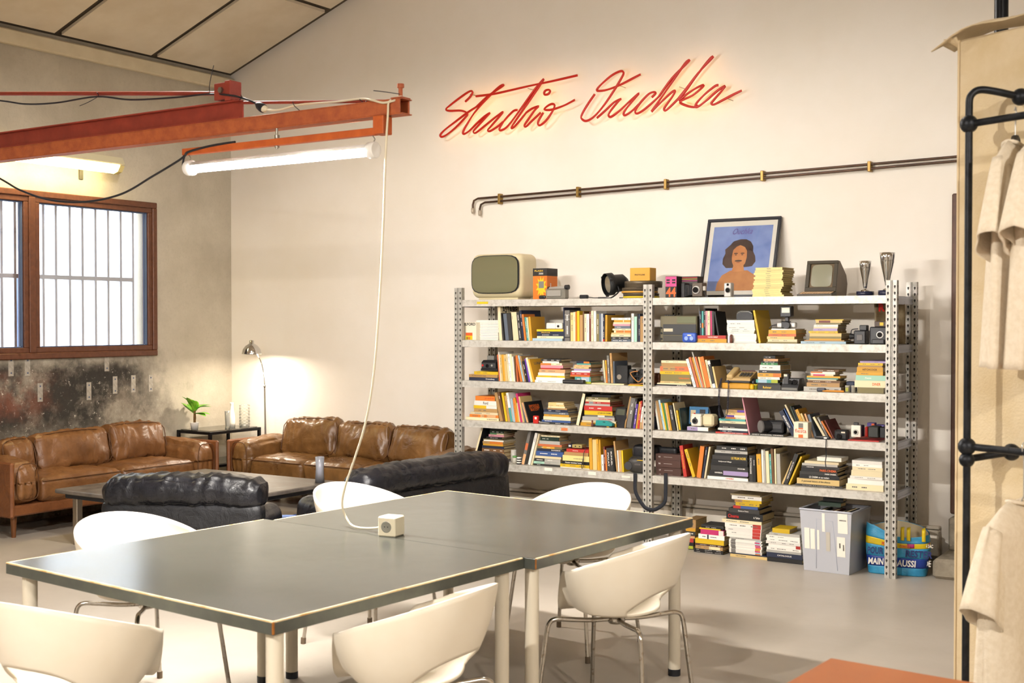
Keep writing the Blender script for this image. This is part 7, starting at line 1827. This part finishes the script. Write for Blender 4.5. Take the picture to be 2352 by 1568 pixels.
# T-shirts
M_TEE = mat('natural_cotton', 'e3d6c1', .95, col2='dacbb3', scale=60, bump=.2, bscale=220)
def tee(label, loc, rz_, hangm, zbar, drop, ln, seed, wire):
    """local x = across the shoulders, z = 0 at the rail"""
    t = thing('t_shirt', label, 't-shirt', loc, rz_, 'pale t-shirts on the clothes rail')
    t.location.z = zbar
    zs_ = -drop
    def body(u, v):
        a = 2 * PI * u; c, s_ = math.cos(a), math.sin(a)
        z = zs_ - v * ln
        sh = min(1, v / .10)
        hw = (.085 + (.225 - .085) * sh ** .8) if v < .10 else .225 + .02 * v
        hd = (.012 + .03 * sh) + .018 * v
        wv = (.012 * math.sin(4 * a + seed) + .010 * math.sin(7 * a + 2 * seed)) * v ** .8
        return (c * hw + wv * c, s_ * hd + wv * s_ + .012 * math.sin(c * 9 + seed) * v, z - (0 if v > .1 else 0) + .012 * (abs(c) - .5) * (v < .05))
    MB().grid(body, 44, 30, wrap=True).build('body', M_TEE, t, solid=.003)
    for s in (-1, 1):
        def slv(u, v, s=s):
            a = 2 * PI * u; c, s_ = math.cos(a), math.sin(a)
            x = s * (.172 + .085 * v ** .85); z = zs_ - .085 - .235 * v
            # section is flat: wide along the fall direction normal, thin front to back
            w_ = .062 + .028 * v
            return (x + s * c * w_ * .78, s_ * (.022 + .028 * v) + .006 * math.sin(5 * a + seed), z + c * w_ * .5 * (1) )
        MB().grid(slv, 28, 10, wrap=True).build('sleeve', M_TEE, t, solid=.003)
    col = [(.088 * math.cos(a), .03 * math.sin(a), zs_ + .004 - .018 * (1 - abs(math.cos(a)))) for a in [2 * PI * i / 20 for i in range(20)]]
    MB().tube(col, .006, 6, closed=True).build('collar', M_TEE, t)
    h = MB()
    h.tube(smooth_path([(.012, 0, .004), (.0, 0, .016), (-.012, 0, .004), (-.006, 0, -.02), (0, 0, -.045), (0, 0, -drop + .01)], 6), .0022, 6)
    if wire: h.tube(smooth_path([(0, 0, -drop + .01), (-.04, 0, -drop - .02), (-.17, 0, -drop - .085)], 4), .0022, 6); h.tube(smooth_path([(0, 0, -drop + .01), (.04, 0, -drop - .02), (.17, 0, -drop - .085)], 4), .0022, 6)
    h.build('hanger_hook', SIL, t)
    if not wire:
        h = MB(); h.tube([(-.18, 0, -drop - .10), (-.06, 0, -drop - .03), (0, 0, -drop + .02), (.06, 0, -drop - .03), (.18, 0, -drop - .10)], [.006, .012, .014, .012, .006], 8); h.build('hanger', BLK, t)
    return t
q = onP(2332, 300); vd = Vector((q.x, q.y, 0)).normalized()
face = math.atan2(-q.y, -q.x)          # direction from the shirt to the camera
tee('pale cotton t-shirt edge-on, nearest the black upright', (q.x, q.y, 0), face - .20, None, zu + .013, .10, .66, 1.1, False)
q = onP(2400, 300)
tee('pale cotton t-shirt edge-on, further along the upper rail', (q.x, q.y, 0), face - .26, None, zu + .013, .09, .67, 2.9, False)
q = onP(2352, 1020)
tee('pale cotton t-shirt on a wire hanger from the lower rail', (q.x, q.y, 0), ang + 1.74, None, zl + .013, .155, .68, 4.2, True)

# ---- orange table at the lower edge
zo = .75
o0, o1, o2 = onZ(1908, 1510, zo), onZ(1805, 1568, zo), onZ(2245, 1568, zo)
d1, d2 = (o1 - o0).normalized(), (o2 - o0).normalized()
ot = thing('orange_table', 'orange topped table at the lower picture edge', 'table', (o0.x, o0.y, 0))
poly = [(0, 0), (d1.x * .8, d1.y * .8), (d1.x * .8 + d2.x * 1.2, d1.y * .8 + d2.y * 1.2), (d2.x * 1.2, d2.y * 1.2)]
MB().prism(poly, zo - .03, zo, 'z').build('table_top', mat('orange_laminate', 'b0642a', .35, col2='a85a24', scale=5), ot, bevel=.003)
for (a_, c_) in ((.1, .1), (.7, .1), (.1, 1.1), (.7, 1.1)):
    p = d1 * a_ + d2 * c_
    MB().cyl((p.x, p.y, 0), (p.x, p.y, zo - .031), .018, n=12).build('leg', M_BLKM, ot)

flush_lettering()
